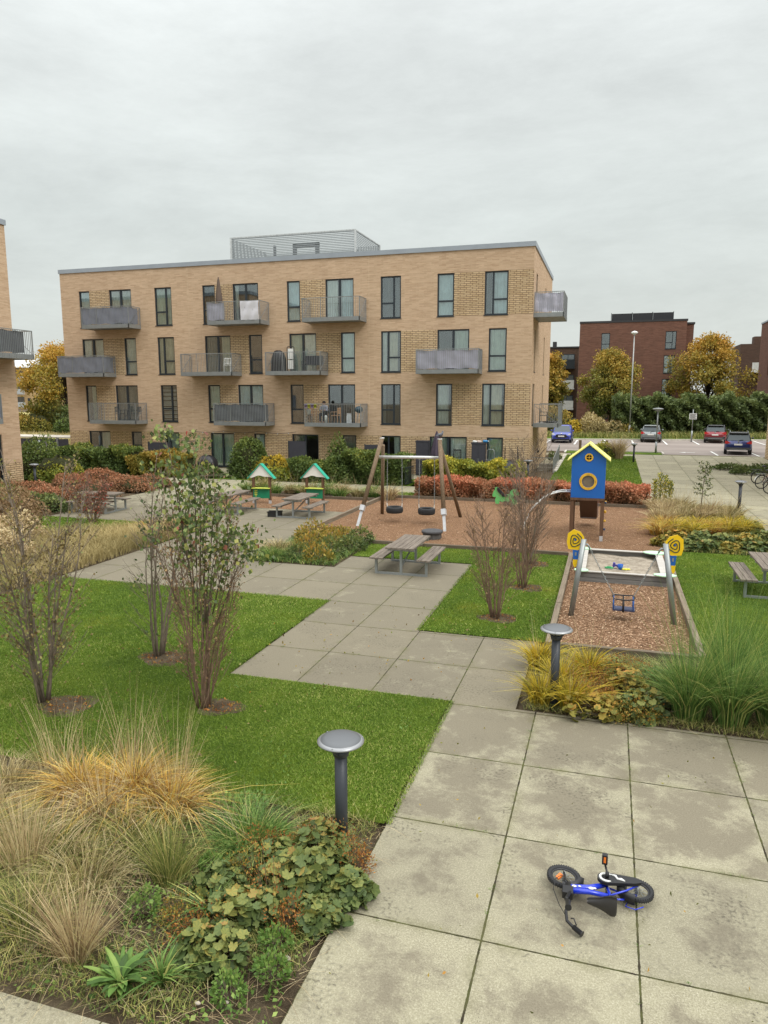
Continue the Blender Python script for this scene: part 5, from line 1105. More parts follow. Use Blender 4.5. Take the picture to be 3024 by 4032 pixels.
# ================================================================ vegetation
Gr = lambda *a: [(p, srgb(*c)) for p, c in a]
LM = {
 'lawn': leafmat('lawn_blade', Gr((0, (68, 90, 28)), (.45, (100, 124, 40)), (.8, (126, 146, 56)), (.93, (152, 162, 78)), (1, (176, 170, 104))), .6, .3),
 'gold': leafmat('golden_strap_leaf', Gr((0, (112, 88, 52)), (.25, (160, 126, 70)), (.5, (200, 158, 72)), (.75, (214, 184, 98)), (.92, (206, 188, 132)), (1, (134, 138, 66))), .55, .3),
 'yell': leafmat('yellow_strap_leaf', Gr((0, (104, 100, 44)), (.35, (150, 136, 48)), (.7, (196, 168, 54)), (.88, (214, 186, 66)), (1, (124, 136, 56))), .55, .3),
 'straw': leafmat('straw_blade', Gr((0, (112, 92, 68)), (.5, (170, 150, 112)), (1, (206, 190, 150))), .7, .2),
 'dry': leafmat('dry_meadow_blade', Gr((0, (98, 90, 60)), (.35, (136, 124, 82)), (.7, (174, 158, 112)), (.9, (196, 182, 142)), (1, (108, 118, 62))), .7, .2),
 'mixg': leafmat('mixed_meadow_blade', Gr((0, (76, 84, 44)), (.4, (108, 120, 58)), (.7, (146, 144, 80)), (1, (180, 166, 108))), .7, .2),
 'green': leafmat('green_reed_blade', Gr((0, (60, 84, 40)), (.5, (92, 124, 58)), (.85, (130, 152, 78)), (1, (188, 178, 110))), .6, .25),
 'mantle': leafmat('ground_cover_leaf', Gr((0, (46, 62, 36)), (.35, (72, 88, 48)), (.6, (96, 108, 58)), (.8, (122, 124, 64)), (.92, (146, 130, 66)), (1, (138, 98, 62))), .6, .2),
 'rust': leafmat('rust_leaf', Gr((0, (104, 62, 32)), (.4, (142, 92, 44)), (.8, (168, 118, 56)), (1, (128, 120, 58))), .7, .2),
 'olive': leafmat('olive_autumn_leaf', Gr((0, (78, 82, 36)), (.4, (112, 110, 46)), (.7, (150, 128, 56)), (1, (172, 120, 56))), .65, .2),
 'hedge': leafmat('hornbeam_leaf', Gr((0, (48, 62, 32)), (.5, (80, 98, 48)), (.85, (112, 122, 54)), (1, (178, 158, 62))), .6, .2),
 'hedgey': leafmat('yellowing_hornbeam_leaf', Gr((0, (64, 80, 34)), (.4, (108, 120, 48)), (.75, (164, 156, 56)), (1, (206, 178, 60))), .6, .2),
 'yelsh': leafmat('yellow_shrub_leaf', Gr((0, (98, 104, 44)), (.35, (136, 128, 48)), (.7, (196, 164, 54)), (1, (112, 124, 52))), .6, .25),
 'redh': leafmat('red_hedge_leaf', Gr((0, (104, 84, 60)), (.3, (138, 104, 74)), (.58, (164, 112, 82)), (.8, (186, 120, 88)), (.92, (180, 72, 62)), (1, (138, 134, 84))), .65, .2),
 'twig': leafmat('twig_leaf', Gr((0, (96, 74, 52)), (.5, (128, 104, 74)), (1, (156, 130, 92))), .7, .1),
 'birch': leafmat('birch_leaf', Gr((0, (60, 74, 42)), (.5, (90, 106, 58)), (.85, (122, 134, 72)), (1, (154, 150, 80))), .5, .25),
 'brownl': leafmat('brown_birch_leaf', Gr((0, (92, 76, 52)), (.45, (122, 106, 66)), (.8, (142, 132, 80)), (1, (112, 118, 66))), .6, .2),
 'redl': leafmat('red_twig_leaf', Gr((0, (104, 66, 56)), (.5, (132, 86, 70)), (.85, (150, 92, 74)), (1, (180, 62, 58))), .6, .2),
 'tree': leafmat('autumn_tree_leaf', Gr((0, (82, 94, 46)), (.35, (122, 118, 52)), (.6, (160, 134, 56)), (.85, (182, 140, 60)), (1, (166, 114, 52))), .6, .25),
 'dkgreen': leafmat('dark_hedge_leaf', Gr((0, (50, 60, 36)), (.5, (82, 96, 54)), (.85, (110, 120, 68)), (1, (142, 142, 84))), .55, .2),
 'weed': leafmat('weed_leaf', Gr((0, (66, 92, 42)), (.5, (98, 128, 60)), (1, (142, 160, 84))), .55, .25),
}
BARK = plain('grey_brown_bark', srgb(116, 104, 90), .9, 0, .25, 12); BARKR = plain('reddish_twig_bark', srgb(122, 98, 80), .85, 0, .25, 14); BARKD = plain('dark_bark', srgb(74, 64, 54), .9, 0, .25, 8)
CORE = plain('dark_filler_core', srgb(52, 54, 34), .95, 0, .35, 9, spec=.1)  # dark filler put inside foliage to stop see-through, no modelled twigs
def scat(rects, n, seed):
    r = np.random.default_rng(seed); A = np.array([(b - a) * (d - c_) for a, b, c_, d in rects]); k = r.choice(len(rects), n, p=A / A.sum()); Rr = np.array(rects)[k]; u = r.random((n, 2))
    return np.stack([Rr[:, 0] + (Rr[:, 1] - Rr[:, 0]) * u[:, 0], Rr[:, 2] + (Rr[:, 3] - Rr[:, 2]) * u[:, 1], np.zeros(n)], 1)
def vis(P, m=.6):
    """keep points whose direction falls in the wide field the place is seen in"""
    return P[(np.abs(P[:, 0] * .9556 + P[:, 1] * .2947) < .62 * (P[:, 1] * .9556 - P[:, 0] * .2947) + m)]
def noise2(P, s, seed=0):
    r = np.random.default_rng(seed); v = np.zeros(len(P))
    for k in range(6):
        a = r.random() * 6.28; f = s * (.6 + r.random() * 1.4); v += np.sin((P[:, 0] * math.cos(a) + P[:, 1] * math.sin(a)) * f + r.random() * 6.28)
    return v / 6
SOILR = ((-7.45, 8.3, .46), (-5.25, 8.9, .36), (-7.2, 10.4, .46), (-2.0, 14.4, .40), (-1.72, 17.0, .42), (-1.8, 19.55, .45))
# lawn blades
def lawn(rects, n, H, W, seed, name='lawn_grass'):
    P = vis(scat(rects, n, seed)); P[:, 2] = .012 + np.array([gz(x, y) for x, y in P[:, :2]]) if P[:, 1].max() > 33 else .012
    for (sx_, sy_, sr_) in SOILR: P = P[((P[:, 0] - sx_) / sr_) ** 2 + ((P[:, 1] - sy_) / (.8 * sr_)) ** 2 > .35 + .8 * np.random.default_rng(3).random(len(P))]
    tone = .44 + .30 * noise2(P, 1.3, 3) + .16 * noise2(P, 6.0, 5) + .24 * np.random.default_rng(seed).normal(size=len(P))
    tag(blades(name, P, H, W, .8, LM['lawn'], tone=tone, seed=seed, seg=2), kind='stuff')
lawn([(-13.1, -2.02, 6.8, 10.11)], 190000, .036, .008, 1); lawn([(-13.1, -5.75, 10.1, 14.66)], 80000, .04, .012, 2)
lawn([(-3.42, -.93, 13.15, 20.9), (-6.85, -3.4, 19.05, 20.9), (1.76, 6, 12.9, 22.4)], 80000, .045, .013, 3); lawn([(-20.5, -13.1, 18.4, 22.2), (-2.9, 1.7, 33.3, 52.8), (-9.5, -1.2, 31.2, 32.7)], 40000, .07, .03, 4)
# weeds in the slab joints
P = []
r = np.random.default_rng(5)
for i in range(1500):
    if r.random() < .5: x = -.83 + 1.253 * r.integers(-8, 4); y = r.uniform(3, 19)
    else: y = 5.45 + 1.533 * r.integers(-1, 9); x = r.uniform(-12, 3.5)
    ok = (x > -2.05 and y < 10) or (-5.7 < x < -1.2 and 10.2 < y < 13.2) or (-8.2 < x < -3.4 and 13.2 < y < 17.6) or (-6.8 < x < -3.4 and y < 19)
    if ok and (math.sin(x * 5.1 + 2 * y) + math.sin(y * 4.3 - x) + r.random() > .75): P.append((x + r.normal() * .010, y + r.normal() * .010, .001))
P = np.repeat(np.array(P), 6, 0); P[:, :2] += r.normal(size=(len(P), 2)) * .016
tag(blades('joint_weeds', P, .022, .005, 1.0, LM['weed'], seed=6, seg=2), kind='stuff')
# fallen bits on bark + lawn
Pf = vis(scat([(-9.4, 1.6, 21, 31), (-.8, 1.6, 13, 20.9), (-13, -2.1, 6.8, 14.5), (-3.3, -1, 13.2, 20.8), (-2, 3, 3.5, 10)], 900, 8)); Pf[:, 2] = .035
tag(leaves('fallen_leaves', Pf, .035, LM['olive'], updir=-.2, seed=9), kind='stuff')
Pc = vis(scat([(-9.4, 1.6, 21, 31), (-16.3, -9.7, 26.6, 29.8)], 34000, 10)); Pd = scat([(-.8, 1.6, 13.1, 20.9)], 24000, 11); Pd = Pd[~((np.abs(Pd[:, 0] - .47) < 1.05) & (np.abs(Pd[:, 1] - 19.5) < 1.45))]
CHL = leafmat('bark_chip_piece', Gr((0, (100, 76, 56)), (.5, (142, 112, 86)), (.85, (168, 138, 110)), (1, (196, 170, 142))), .9, 0)
Pc = np.concatenate([Pc, Pd]); Pc[:, 2] = .006; o = leaves('loose_bark_chips', Pc, .055, CHL, updir=.0, seed=12, aspect=.4)
co = np.empty(len(o.data.vertices) * 3, np.float32); o.data.vertices.foreach_get('co', co); co = co.reshape(-1, 3); co[:, 2] = np.maximum(.0, .006 + (co[:, 2] - .006) * .25); o.data.vertices.foreach_set('co', co.ravel()); tag(o, kind='stuff')

def plant(name, loc, label, cat, group=None): return empty(name, loc, 0, label, cat, group)
def tuft(name, loc, n, H, W, lean, rad, m, label, cat='grass clump', group=None, stalks=0, sH=1.2, sm='straw', seed=None, curve=1.0, heads=False, sl=.25, wind=(0, 0)):
    seed = seed or int(abs(loc[0] * 131 + loc[1] * 71)) + n; r = np.random.default_rng(seed); t = plant(name, (loc[0], loc[1], gz(*loc[:2])), label, cat, group)
    th = r.random(n) * 2 * np.pi; q = rad * np.sqrt(r.random(n)); P = np.stack([np.cos(th) * q, np.sin(th) * q, np.zeros(n) - .01], 1); d = np.stack([np.cos(th), np.sin(th)], 1) + r.normal(size=(n, 2)) * .5 + np.array(wind); d = d / np.maximum(np.linalg.norm(d, axis=1, keepdims=True), .3) * (.55 + .9 * r.random((n, 1)))
    blades('leaves', P, H, W, lean, LM[m], t, dirs=d, seed=seed, curve=curve, seg=4)
    if stalks:
        th = r.random(stalks) * 2 * np.pi; q = rad * .7 * np.sqrt(r.random(stalks)); P = np.stack([np.cos(th) * q, np.sin(th) * q, np.zeros(stalks)], 1); d = np.stack([np.cos(th), np.sin(th)], 1)
        blades('flower_stalks', P, sH, .006 if loc[1] < 13 else .010, sl, LM[sm], t, dirs=d, seed=seed + 1, curve=.6, seg=4)
    return t
def broad(name, loc, n, size, rad, h, m, label, cat='leafy plant', group=None, shape='lobed', seed=None, aspect=.6, up=.5):
    seed = seed or int(abs(loc[0] * 173 + loc[1] * 59)) + n; t = plant(name, (loc[0], loc[1], gz(*loc[:2])), label, cat, group)
    P = blob_pts(n, (0, 0, .02), (rad, rad * .85, h), seed, shell=.55, lump=.5); r = np.random.default_rng(seed)
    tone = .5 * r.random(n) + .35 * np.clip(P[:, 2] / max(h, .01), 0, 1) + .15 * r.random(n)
    leaves('leaves', P, size, LM[m], t, updir=up if shape != 'lobed' else 0.0, seed=seed, shape=shape, aspect=aspect, tone=tone)
    k = min(40, n); q = P[r.choice(n, k)]; b = M()
    for p in q: b.tube([(p[0] * .15, p[1] * .15, 0), (p[0] * .7, p[1] * .7, p[2] * .6), tuple(p)], .0035 if size < .2 else .006, 4, caps=False)
    b.build('stems', BARK, t); return t
def rustcloud(loc, n, rad, h, label, m='rust', size=.022, group='dried flower clouds over the leafy beds'):
    seed = int(abs(loc[0] * 97 + loc[1] * 37)) + n; t = plant('dried_flower_plant', (loc[0], loc[1], gz(*loc[:2])), label, 'dry plant', group)
    P = blob_pts(n, (0, 0, .03), (rad, rad * .9, h), seed, shell=.25, lump=.6, lumps=12); tag(leaves('flower_heads', P, size, LM[m], t, seed=seed), kind='stuff')
    r = np.random.default_rng(seed); b = M()
    for p in P[r.choice(n, 60)]: b.tube([(p[0] * .3, p[1] * .3, 0), tuple(p)], .002 if loc[1] < 13 else .004, 3, caps=False)
    b.build('stems', BARKR, t); return t
GG = 'straw coloured grass clumps in the near bed'
# --- near left bed
for k, (x, y, n, H, m, lab) in enumerate([(-5.55, 6.35, 520, .62, 'gold', 'golden strap leaf clump, left one of the bright arching row in the near bed'), (-4.95, 6.50, 560, .66, 'gold', 'golden strap leaf clump, tallest in the middle of the arching row of the near bed'), (-4.40, 6.35, 480, .60, 'gold', 'golden strap leaf clump whose right side falls in bright yellow blades on the lawn edge'), (-5.0, 6.0, 420, .60, 'straw', 'pale tangled strap leaf clump in front of the golden row')]):
    tuft('strap_leaf_clump', (x, y), int(n * .9), H * .90, .016, .85, .26, m, lab, group='golden strap leaf clumps in the near bed', stalks=30, sH=.95, curve=1.15, wind=(.35, -.15)); tuft('strap_leaf_clump', (x + .05, y - .08), 200, H * .75, .012, 1.0, .30, 'straw', 'dead pale leaves tangled under the ' + ('left golden clump', 'tallest golden clump', 'right golden clump', 'pale front clump')[k] + ' of the near bed' , group='golden strap leaf clumps in the near bed', curve=1.2, seed=int(-x * 77), wind=(.2, -.3))
for x, y, lab in ((-6.1, 6.6, 'thin wiry dry stalks at the left end behind the golden clumps'), (-5.3, 6.9, 'thin wiry dry stalks standing behind the tallest golden clump'), (-4.6, 6.75, 'thin wiry dry stalks at the right end behind the golden clumps')):
    tuft('wiry_grass', (x, y), 70, .62, .006, .3, .28, 'dry', lab, stalks=60, sH=.98, group='wiry dry stalks behind the golden clumps', seed=int(-x * 100))
tuft('straw_tuft', (-3.93, 4.30), 330, .66, .007, .50, .10, 'straw', 'upright straw coloured tuft fanning out near the bottom left corner', stalks=0, curve=.35)
tuft('straw_tuft', (-5.15, 5.05), 230, .72, .007, .30, .16, 'straw', 'loose upright pale tuft at the left frame edge of the near bed', curve=.4)
tuft('straw_tuft', (-3.75, 5.35), 300, .62, .007, .5, .14, 'mixg', 'green and grey upright tuft in the middle of the near bed', curve=.5)
tuft('straw_tuft', (-4.35, 5.75), 360, .50, .007, .8, .22, 'mixg', 'soft grey green tuft below the golden clumps', curve=.8)
for k, (x, y, m, lab) in enumerate([(-6.5, 6.2, 'dry', 'pinkish dry grass mound at the far left of the near bed'), (-6.2, 5.6, 'straw', 'brown dry grass mound below the pinkish one at the left edge'), (-5.6, 5.5, 'mixg', 'olive grass mound left of the soft grey green tuft'), (-5.0, 5.35, 'mixg', 'low olive grass mound in the centre left of the near bed'), (-4.5, 5.1, 'dry', 'tan grass mound above the upright straw tuft'), (-4.6, 4.5, 'mixg', 'dark low grass mound left of the upright straw tuft'), (-3.3, 6.1, 'green', 'bluish green grass mound against the lawn')]):
    tuft('grass_mound', (x, y), 560, .42, .009, .95, .34, m, lab, group='soft grass mounds in the near bed', stalks=12, sH=.6, curve=1)
# dock
t = plant('dock_plant', (-3.42, 4.17, 0), 'broad leaved bright green dock near the bottom left corner', 'leafy plant'); r = np.random.default_rng(3); V, F, tn = [], [], []
for i in range(64):
    a = r.random() * 6.28; L = .15 + .15 * r.random(); wd = .020 + .018 * r.random(); up = .35 + 1.0 * r.random(); d = np.array([math.cos(a), math.sin(a), 0]); s = np.array([-math.sin(a), math.cos(a), 0]); b0 = d * .03 * r.random(); q = len(V)
    for k in range(11):
        u = k / 10; c_ = b0 + d * L * u * math.cos(up * (1 - .5 * u)) + np.array([0, 0, L * math.sin(up) * u * (1.3 - .6 * u)]); wk = wd * math.sin(math.pi * min(.96, u * .88 + .08)) ** .7 * (1 + .05 * (-1) ** k)
        V += [tuple(c_ - s * wk), tuple(c_ + np.array([0, 0, -.012])), tuple(c_ + s * wk)]
    tt = r.random()
    for k in range(10): F += [(q + k * 3, q + k * 3 + 1, q + k * 3 + 4, q + k * 3 + 3), (q + k * 3 + 1, q + k * 3 + 2, q + k * 3 + 5, q + k * 3 + 4)]; tn += [tt * .9, tt * .9 - .12]
npmesh('leaves', V, [np.array(F)], LM['green'], t, tone=tn)
tuft('strap_rosette', (-3.12, 5.02), 60, .34, .026, 1.0, .05, 'green', 'dark green rosette of strap leaves between straw tufts and broad leaves', seed=5)
tuft('strap_rosette', (-3.12, 4.28), 60, .28, .024, .8, .06, 'green', 'dark green rosette right of the bright green dock', seed=6)
ML = ['broad leaved mound at the foot of the nearest bollard lamp', 'broad leaved mound spilling onto the slabs right of the nearest lamp', 'broad leaved mound left of the nearest lamp, on the lawn side', 'large olive mound in the middle of the broad leaved group', 'yellowing mound at the left end of the broad leaved group', 'green mound next to the slab edge below the lamp', 'drooping green mound in the lower part of the group', 'pale green mound above the rust stems at the slab edge', 'small green mound closest to the bottom of the frame']
for k, (x, y, n, rad, h) in enumerate([(-2.42, 5.95, 85, .34, .38), (-2.08, 5.62, 80, .30, .30), (-2.85, 5.80, 70, .32, .34), (-2.62, 5.48, 100, .38, .40), (-3.20, 5.35, 60, .30, .30), (-2.25, 5.25, 70, .26, .26), (-2.85, 5.05, 80, .34, .30), (-2.45, 5.60, 60, .3, .42), (-2.90, 4.55, 70, .34, .26)]):
    broad('broad_leaf_mound', (x, y), int(n * 4.2), .088, rad, h, 'mantle', ML[k], 'leafy plant', 'broad leaved ground cover mounds in the near bed')
rustcloud((-2.60, 6.18), 1500, .34, .42, 'rust coloured dry cloud behind the broad leaves left of the nearest lamp'); rustcloud((-2.95, 5.95), 800, .28, .36, 'brown dry cloud at the lawn end of the broad leaved group'); rustcloud((-2.43, 5.08), 700, .16, .30, 'orange rust dry stems between the broad leaves and the slab edge'); rustcloud((-2.12, 5.95), 700, .22, .34, 'thin brown seed heads right of the nearest lamp post')
rustcloud((-2.98, 5.52), 900, .30, .40, 'brown dry cloud between the lawn side mounds and the grass tufts', m='olive'); rustcloud((-2.65, 5.25), 600, .22, .42, 'thin rust seed heads over the middle of the broad leaved group'); rustcloud((-3.1, 4.75), 600, .26, .32, 'thin rust seed heads above the lower broad leaves'); rustcloud((-3.35, 4.9), 700, .3, .28, 'brown dry cloud in the middle of the lower near bed', m='olive')
for x, y, lab in ((-2.42, 4.86, 'bright parsley like plant near the slab edge'), (-2.32, 4.58, 'feathery green herb leaning over the slab edge'), (-2.55, 4.30, 'feathery green herb closest to the bottom of the near bed'), (-3.45, 5.6, 'pale mint green herb between grass tufts'), (-3.75, 4.9, 'fresh green herb right of the upright straw tuft')):
    broad('feathery_herb', (x, y), 420, .035, .16, .20, 'weed', lab, 'herb', 'small feathery herbs in the near bed', shape='kite')
broad('clover_patch', (-3.75, 6.45), 900, .045, .42, .10, 'weed', 'low light green clover patch at the lawn edge right of the golden clumps', 'leafy plant', shape='kite'); broad('clover_patch', (-3.3, 6.15), 900, .045, .35, .12, 'weed', 'low light green clover patch above the broad leaved group', 'leafy plant', shape='kite')
P = vis(scat([(-7.5, -2.15, 3.9, 6.85)], 22000, 21)); P = P[noise2(P, 2.3, 8) + .5 * r.random(len(P)) > .02]; P = P[~((P[:, 0] > -2.75) & (P[:, 1] < 4.6))]
tag(blades('bed_undergrowth', P, .12, .007, 1.0, LM['mixg'], seed=22, seg=2), kind='stuff')
P = vis(scat([(-7.5, -2.15, 3.9, 6.8)], 5200, 23)); P = P[noise2(P, 1.9, 11) + .4 * r.random(len(P)) > .1]; P[:, 2] = .02; tag(leaves('bed_weeds', P, .05, LM['weed'], seed=24, updir=.2), kind='stuff')
Pf = vis(scat([(-13, -2.1, 6.8, 14.5), (-3.3, -1, 13.2, 20.8), (-8.5, -4.6, 7.4, 9.6), (-8.5, -4.6, 7.4, 11)], 260, 88)); Pf[:, 2] = .05
tag(leaves('lawn_leaves', Pf, .055, LM['brownl'], updir=.2, seed=89), kind='stuff')
P = vis(scat([(-5.5, -2.1, 6.8, 10.1)], 1200, 86)); P = P[noise2(P, 3.1, 17) > .30]; P[:, 2] = .035; tag(leaves('clover', P, .03, LM['weed'], updir=1.5, seed=87, aspect=.9, tone=.35 + .4 * np.random.default_rng(1).random(len(P))), kind='stuff')
P = vis(scat([(-7.5, -2.1, 3.86, 6.8), (-1.0, 5, 10.15, 12.9)], 5000, 25)); P[:, 2] = .004; tag(blades('dry_litter', P, .10, .005, 3.5, LM['straw'], seed=26, seg=2), kind='stuff')
b = M()
for x, y in ((-2.55, 4.25), (-2.75, 4.18), (-2.30, 4.78), (-3.15, 4.35)): b = M(); b.sphere((0, 0, 0), .028 if y > 4.5 else .018, 8, 6, sc=(1.5, .9, .6)); tag(b.build('pebble', plain('pale_pebble', srgb(190, 180, 168), .8), loc=(x, y, .012)), 'pale stone on the bare soil, ' + {4.25: 'right one of the pair near the frame bottom', 4.18: 'left one of the pair near the frame bottom', 4.78: 'largest, by the slab edge', 4.35: 'farthest left, beside the dock'}[y], 'stone', 'pale stones on the bare soil of the near bed')
# --- right bed by lamp
for x, y, lab in ((-.80, 10.45, 'yellow strap leaf clump left of the second bollard lamp, over the slabs'), (-.36, 10.42, 'yellow strap leaf clump right of the second bollard lamp'), (-.55, 11.15, 'yellow strap leaf clump behind the second bollard lamp'), (-.15, 11.75, 'taller greener strap leaf clump at the back of the lamp bed'), (-.95, 11.9, 'thin brownish strap clump at the left back corner of the lamp bed')):
    tuft('strap_leaf_clump', (x, y), 300, .56, .020, .66, .15, 'yell', lab, group='yellow strap leaf clumps beside the second lamp', stalks=14, sH=.95, curve=1.0)
for k, (x, y, n, rad, h) in enumerate([(.15, 10.55, 95, .38, .34), (.55, 10.62, 90, .38, .34), (.85, 10.95, 90, .38, .36), (.35, 11.2, 100, .45, .42), (.8, 11.7, 100, .5, .42), (.3, 12.0, 80, .45, .36), (1.35, 11.9, 70, .4, .34)]):
    broad('broad_leaf_mound', (x, y - .22), int(n * 3.6), .09, rad, h, 'mantle' if k % 3 else 'olive', ORD[k] + ' green and rust leafy mound right of the yellow leaves by the second lamp', 'leafy plant', 'leafy mounds between the second lamp and the tall green grass')
rustcloud((-.02, 10.55), 3200, .46, .50, 'rust brown dry cloud just right of the yellow strap leaves'); rustcloud((.48, 10.30), 2600, .46, .40, 'olive brown dry cloud overhanging the slab joint', m='olive', size=.03); rustcloud((.5, 11.5), 3000, .6, .56, 'orange brown dry cloud at the back of the lamp bed')
for x, y, n, lab in ((1.25, 10.55, 620, 'tall arching green grass right of the leafy mounds'), (1.78, 10.50, 560, 'tall arching green grass, second from the leafy mounds along the slab edge'), (2.35, 10.6, 620, 'tall arching green grass at the right frame edge'), (1.9, 11.7, 420, 'tall green grass at the back of the row with long thin stalks')):
    tuft('tall_green_grass', (x, y), int(n * 1.25), 1.02, .013, .55, .20, 'green', lab, group='tall arching green grasses along the right slab edge', stalks=170, sH=1.75, sm='green', sl=.28)
tuft('straw_tuft', (2.0, 11.2), 500, .6, .012, 1.2, .2, 'dry', 'collapsed straw coloured clump between the tall green grasses', seed=77)
P = scat([(-1.0, 4.5, 10.12, 10.7), (-1.0, 4.5, 10.15, 12.85)], 9000, 31); tag(blades('bed_undergrowth', P, .14, .008, 1.2, LM['mixg'], seed=32, seg=2), kind='stuff')
# --- mid bed by the terrace
tuft('tall_green_grass', (-8.9, 18.2), 500, .42, .014, .9, .35, 'green', 'bright green grass at the left front corner of the island bed'); tuft('tall_green_grass', (-9.1, 19.0), 500, .5, .014, .9, .4, 'dry', 'pale feathery grass at the left back of the island bed')
for k, (x, y) in enumerate([(-8.2, 18.4), (-7.5, 18.2), (-8.3, 19.2), (-7.5, 19.1), (-8.6, 20.2), (-7.7, 20.1), (-7.1, 19.8), (-8.9, 21.2), (-8.0, 21.1), (-7.2, 20.8)]):
    broad('autumn_mound', (x, y), 520, .085, .55, .42 + .12 * (k > 3), 'olive' if k % 3 else 'mantle', ORD[k] + ' rust and olive leafy mound of the island bed, counted from its front left', 'leafy plant', 'leafy mounds of the island bed by the slab terrace', shape='kite')
P = scat([(-9.4, -6.9, 17.75, 21.5)], 5000, 33); tag(blades('bed_undergrowth', P, .22, .014, 1.0, LM['green'], seed=34, seg=2), kind='stuff')
# --- dry meadow strip
P = vis(scat([(-17.5, -13.15, 13.4, 21.6)], 15000, 35), 1.5); P = P[(P[:, 1] < 18.6 + .9 * (P[:, 0] + 17.5)) | (P[:, 1] < 18.2)]; tag(blades('dry_meadow_grass', P, .48, .020, .5, LM['dry'], seed=36, seg=3, tone=.5 + .4 * noise2(P, 1.1, 4)), kind='stuff')
P = vis(scat([(-16, -12.0, 10.6, 14.4)], 5000, 37), 1.5); P = P[P[:, 0] < -12.6 - .25 * (P[:, 1] - 10)]; tag(blades('dry_meadow_grass', P, .42, .016, .7, LM['mixg'], seed=38, seg=3), kind='stuff')
tuft('strap_leaf_clump', (-14.6, 20.6), 300, .5, .03, .9, .25, 'gold', 'small golden strap clump at the far end of the dry meadow strip', seed=91); tuft('strap_leaf_clump', (-13.7, 21.3), 300, .5, .03, .9, .25, 'gold', 'small golden strap clump by the slab path corner beyond the dry meadow', seed=92)
# --- far grass band behind stalls
for k in range(15):
    x = -16.3 + k * .50 + .2 * math.sin(k * 2.3); m = ('green', 'dry', 'mixg', 'green', 'straw')[k % 5]
    tuft('ornamental_grass', (x, 31.0 + .6 * math.sin(k * 1.7)), 260, .62 + .15 * math.sin(k), .028, .8, .28, m, ORD[k] + ' grass clump from the left in the band behind the play stalls', group='ornamental grasses in the band behind the play stalls', stalks=14, sH=.95, seed=100 + k)
# --- golden bed at right
for k, (x, y) in enumerate([(1.7, 25.2), (2.25, 25.6), (2.8, 25.5), (3.35, 26.0), (3.9, 26.1), (4.4, 26.3), (1.95, 26.4), (3.0, 26.6), (4.1, 27.0)]):
    tuft('strap_leaf_clump', (x, y), 300, .60, .032, .95, .26, 'yell' if k % 3 else 'gold', ORD[k] + ' golden strap clump of the bed right of the playhouse, counted from front left', group='golden strap clumps in the bed right of the playhouse', stalks=10, sH=.8, seed=140 + k)
for k, (x, y) in enumerate([(1.9, 28.0), (2.6, 28.4), (3.3, 28.6), (4.1, 28.5), (2.2, 29.6), (3.0, 30.0), (3.8, 30.0), (4.5, 29.6), (1.95, 30.8), (2.8, 31.3)]):
    tuft('brown_seedhead_grass', (x, y), 280, .55, .028, .6, .38, 'dry' if k % 2 else 'straw', ORD[k] + ' brown seed head grass behind the golden strap clumps, counted from front left', group='brown seed head grasses behind the golden strap clumps', stalks=26, sH=.95, seed=160 + k)
for k, (x, y) in enumerate([(1.75, 23.3), (2.3, 22.9), (2.9, 22.9), (3.5, 22.9), (4.1, 23.0), (4.7, 23.1), (2.1, 24.2), (2.8, 24.2), (3.5, 24.2), (4.2, 24.4), (4.7, 25.0), (4.75, 26.3)]):
    broad('broad_leaf_mound', (x, y), 240, .12, .42, .32, 'mantle' if k % 3 else 'olive', ORD[k] + ' broad leaved mound behind the right lawn, counted from the front left', 'leafy plant', 'broad leaved mounds along the right lawn', seed=180 + k)
P = scat([(1.72, 4.95, 22.5, 32.2)], 9000, 39); tag(blades('bed_undergrowth', P, .2, .018, 1.0, LM['mixg'], seed=40, seg=2), kind='stuff')
tuft('purple_tuft', (3.35, 25.35), 160, .34, .03, .6, .15, 'rust', 'small dark purple brown tuft in front of the golden clumps', seed=41)
# upright conifer + sapling
t = plant('columnar_shrub', (2.22, 31.9, 0), 'narrow upright light green shrub beside the red hedge end', 'shrub'); 
P = []
for k in range(4):
    cx_ = -.32 + .2 * k; hh = (1.0, 1.25, 1.15, .95)[k]; r = np.random.default_rng(50 + k); n = 420; z = r.random(n) * hh; P.append(np.stack([cx_ + r.normal(size=n) * .055, r.normal(size=n) * .08, z + .1], 1))
leaves('foliage', np.concatenate(P), .07, LM['hedgey'], t, updir=1.5, seed=51); b = M()
for k in range(4): b.tube([(-.32 + .2 * k, 0, 0), (-.32 + .2 * k, 0, 1.0)], .012, 5)
b.build('stems', BARK, t)
t = plant('sapling', (3.62, 31.2, 0), 'young tree with tiered feathery branches before the wide path', 'tree'); b = M(); b.tube([(0, 0, 0), (.03, 0, 1.0), (.12, 0, 1.9)], [.022, .014, .005], 6); P = []; r = np.random.default_rng(52)
for k in range(26):
    z = .55 + 1.3 * k / 26; a = k * 2.4; L = .42 * (1 - .45 * (k / 26)); p0 = Vector((.03 * z + .02, 0, z)); p1 = p0 + Vector((math.cos(a) * L, math.sin(a) * L, .12 - .05 * math.sin(k))); b.tube([p0, p1], .005, 4)
    for j in range(9):
        q = p0.lerp(p1, .3 + .7 * j / 8)
        for s in (-1, 1): P.append((q.x + r.normal() * .01, q.y + s * .02, q.z))
b.build('branches', BARK, t); leaves('foliage', np.array(P), .085, LM['dkgreen'], t, updir=-.2, seed=53, aspect=.5)

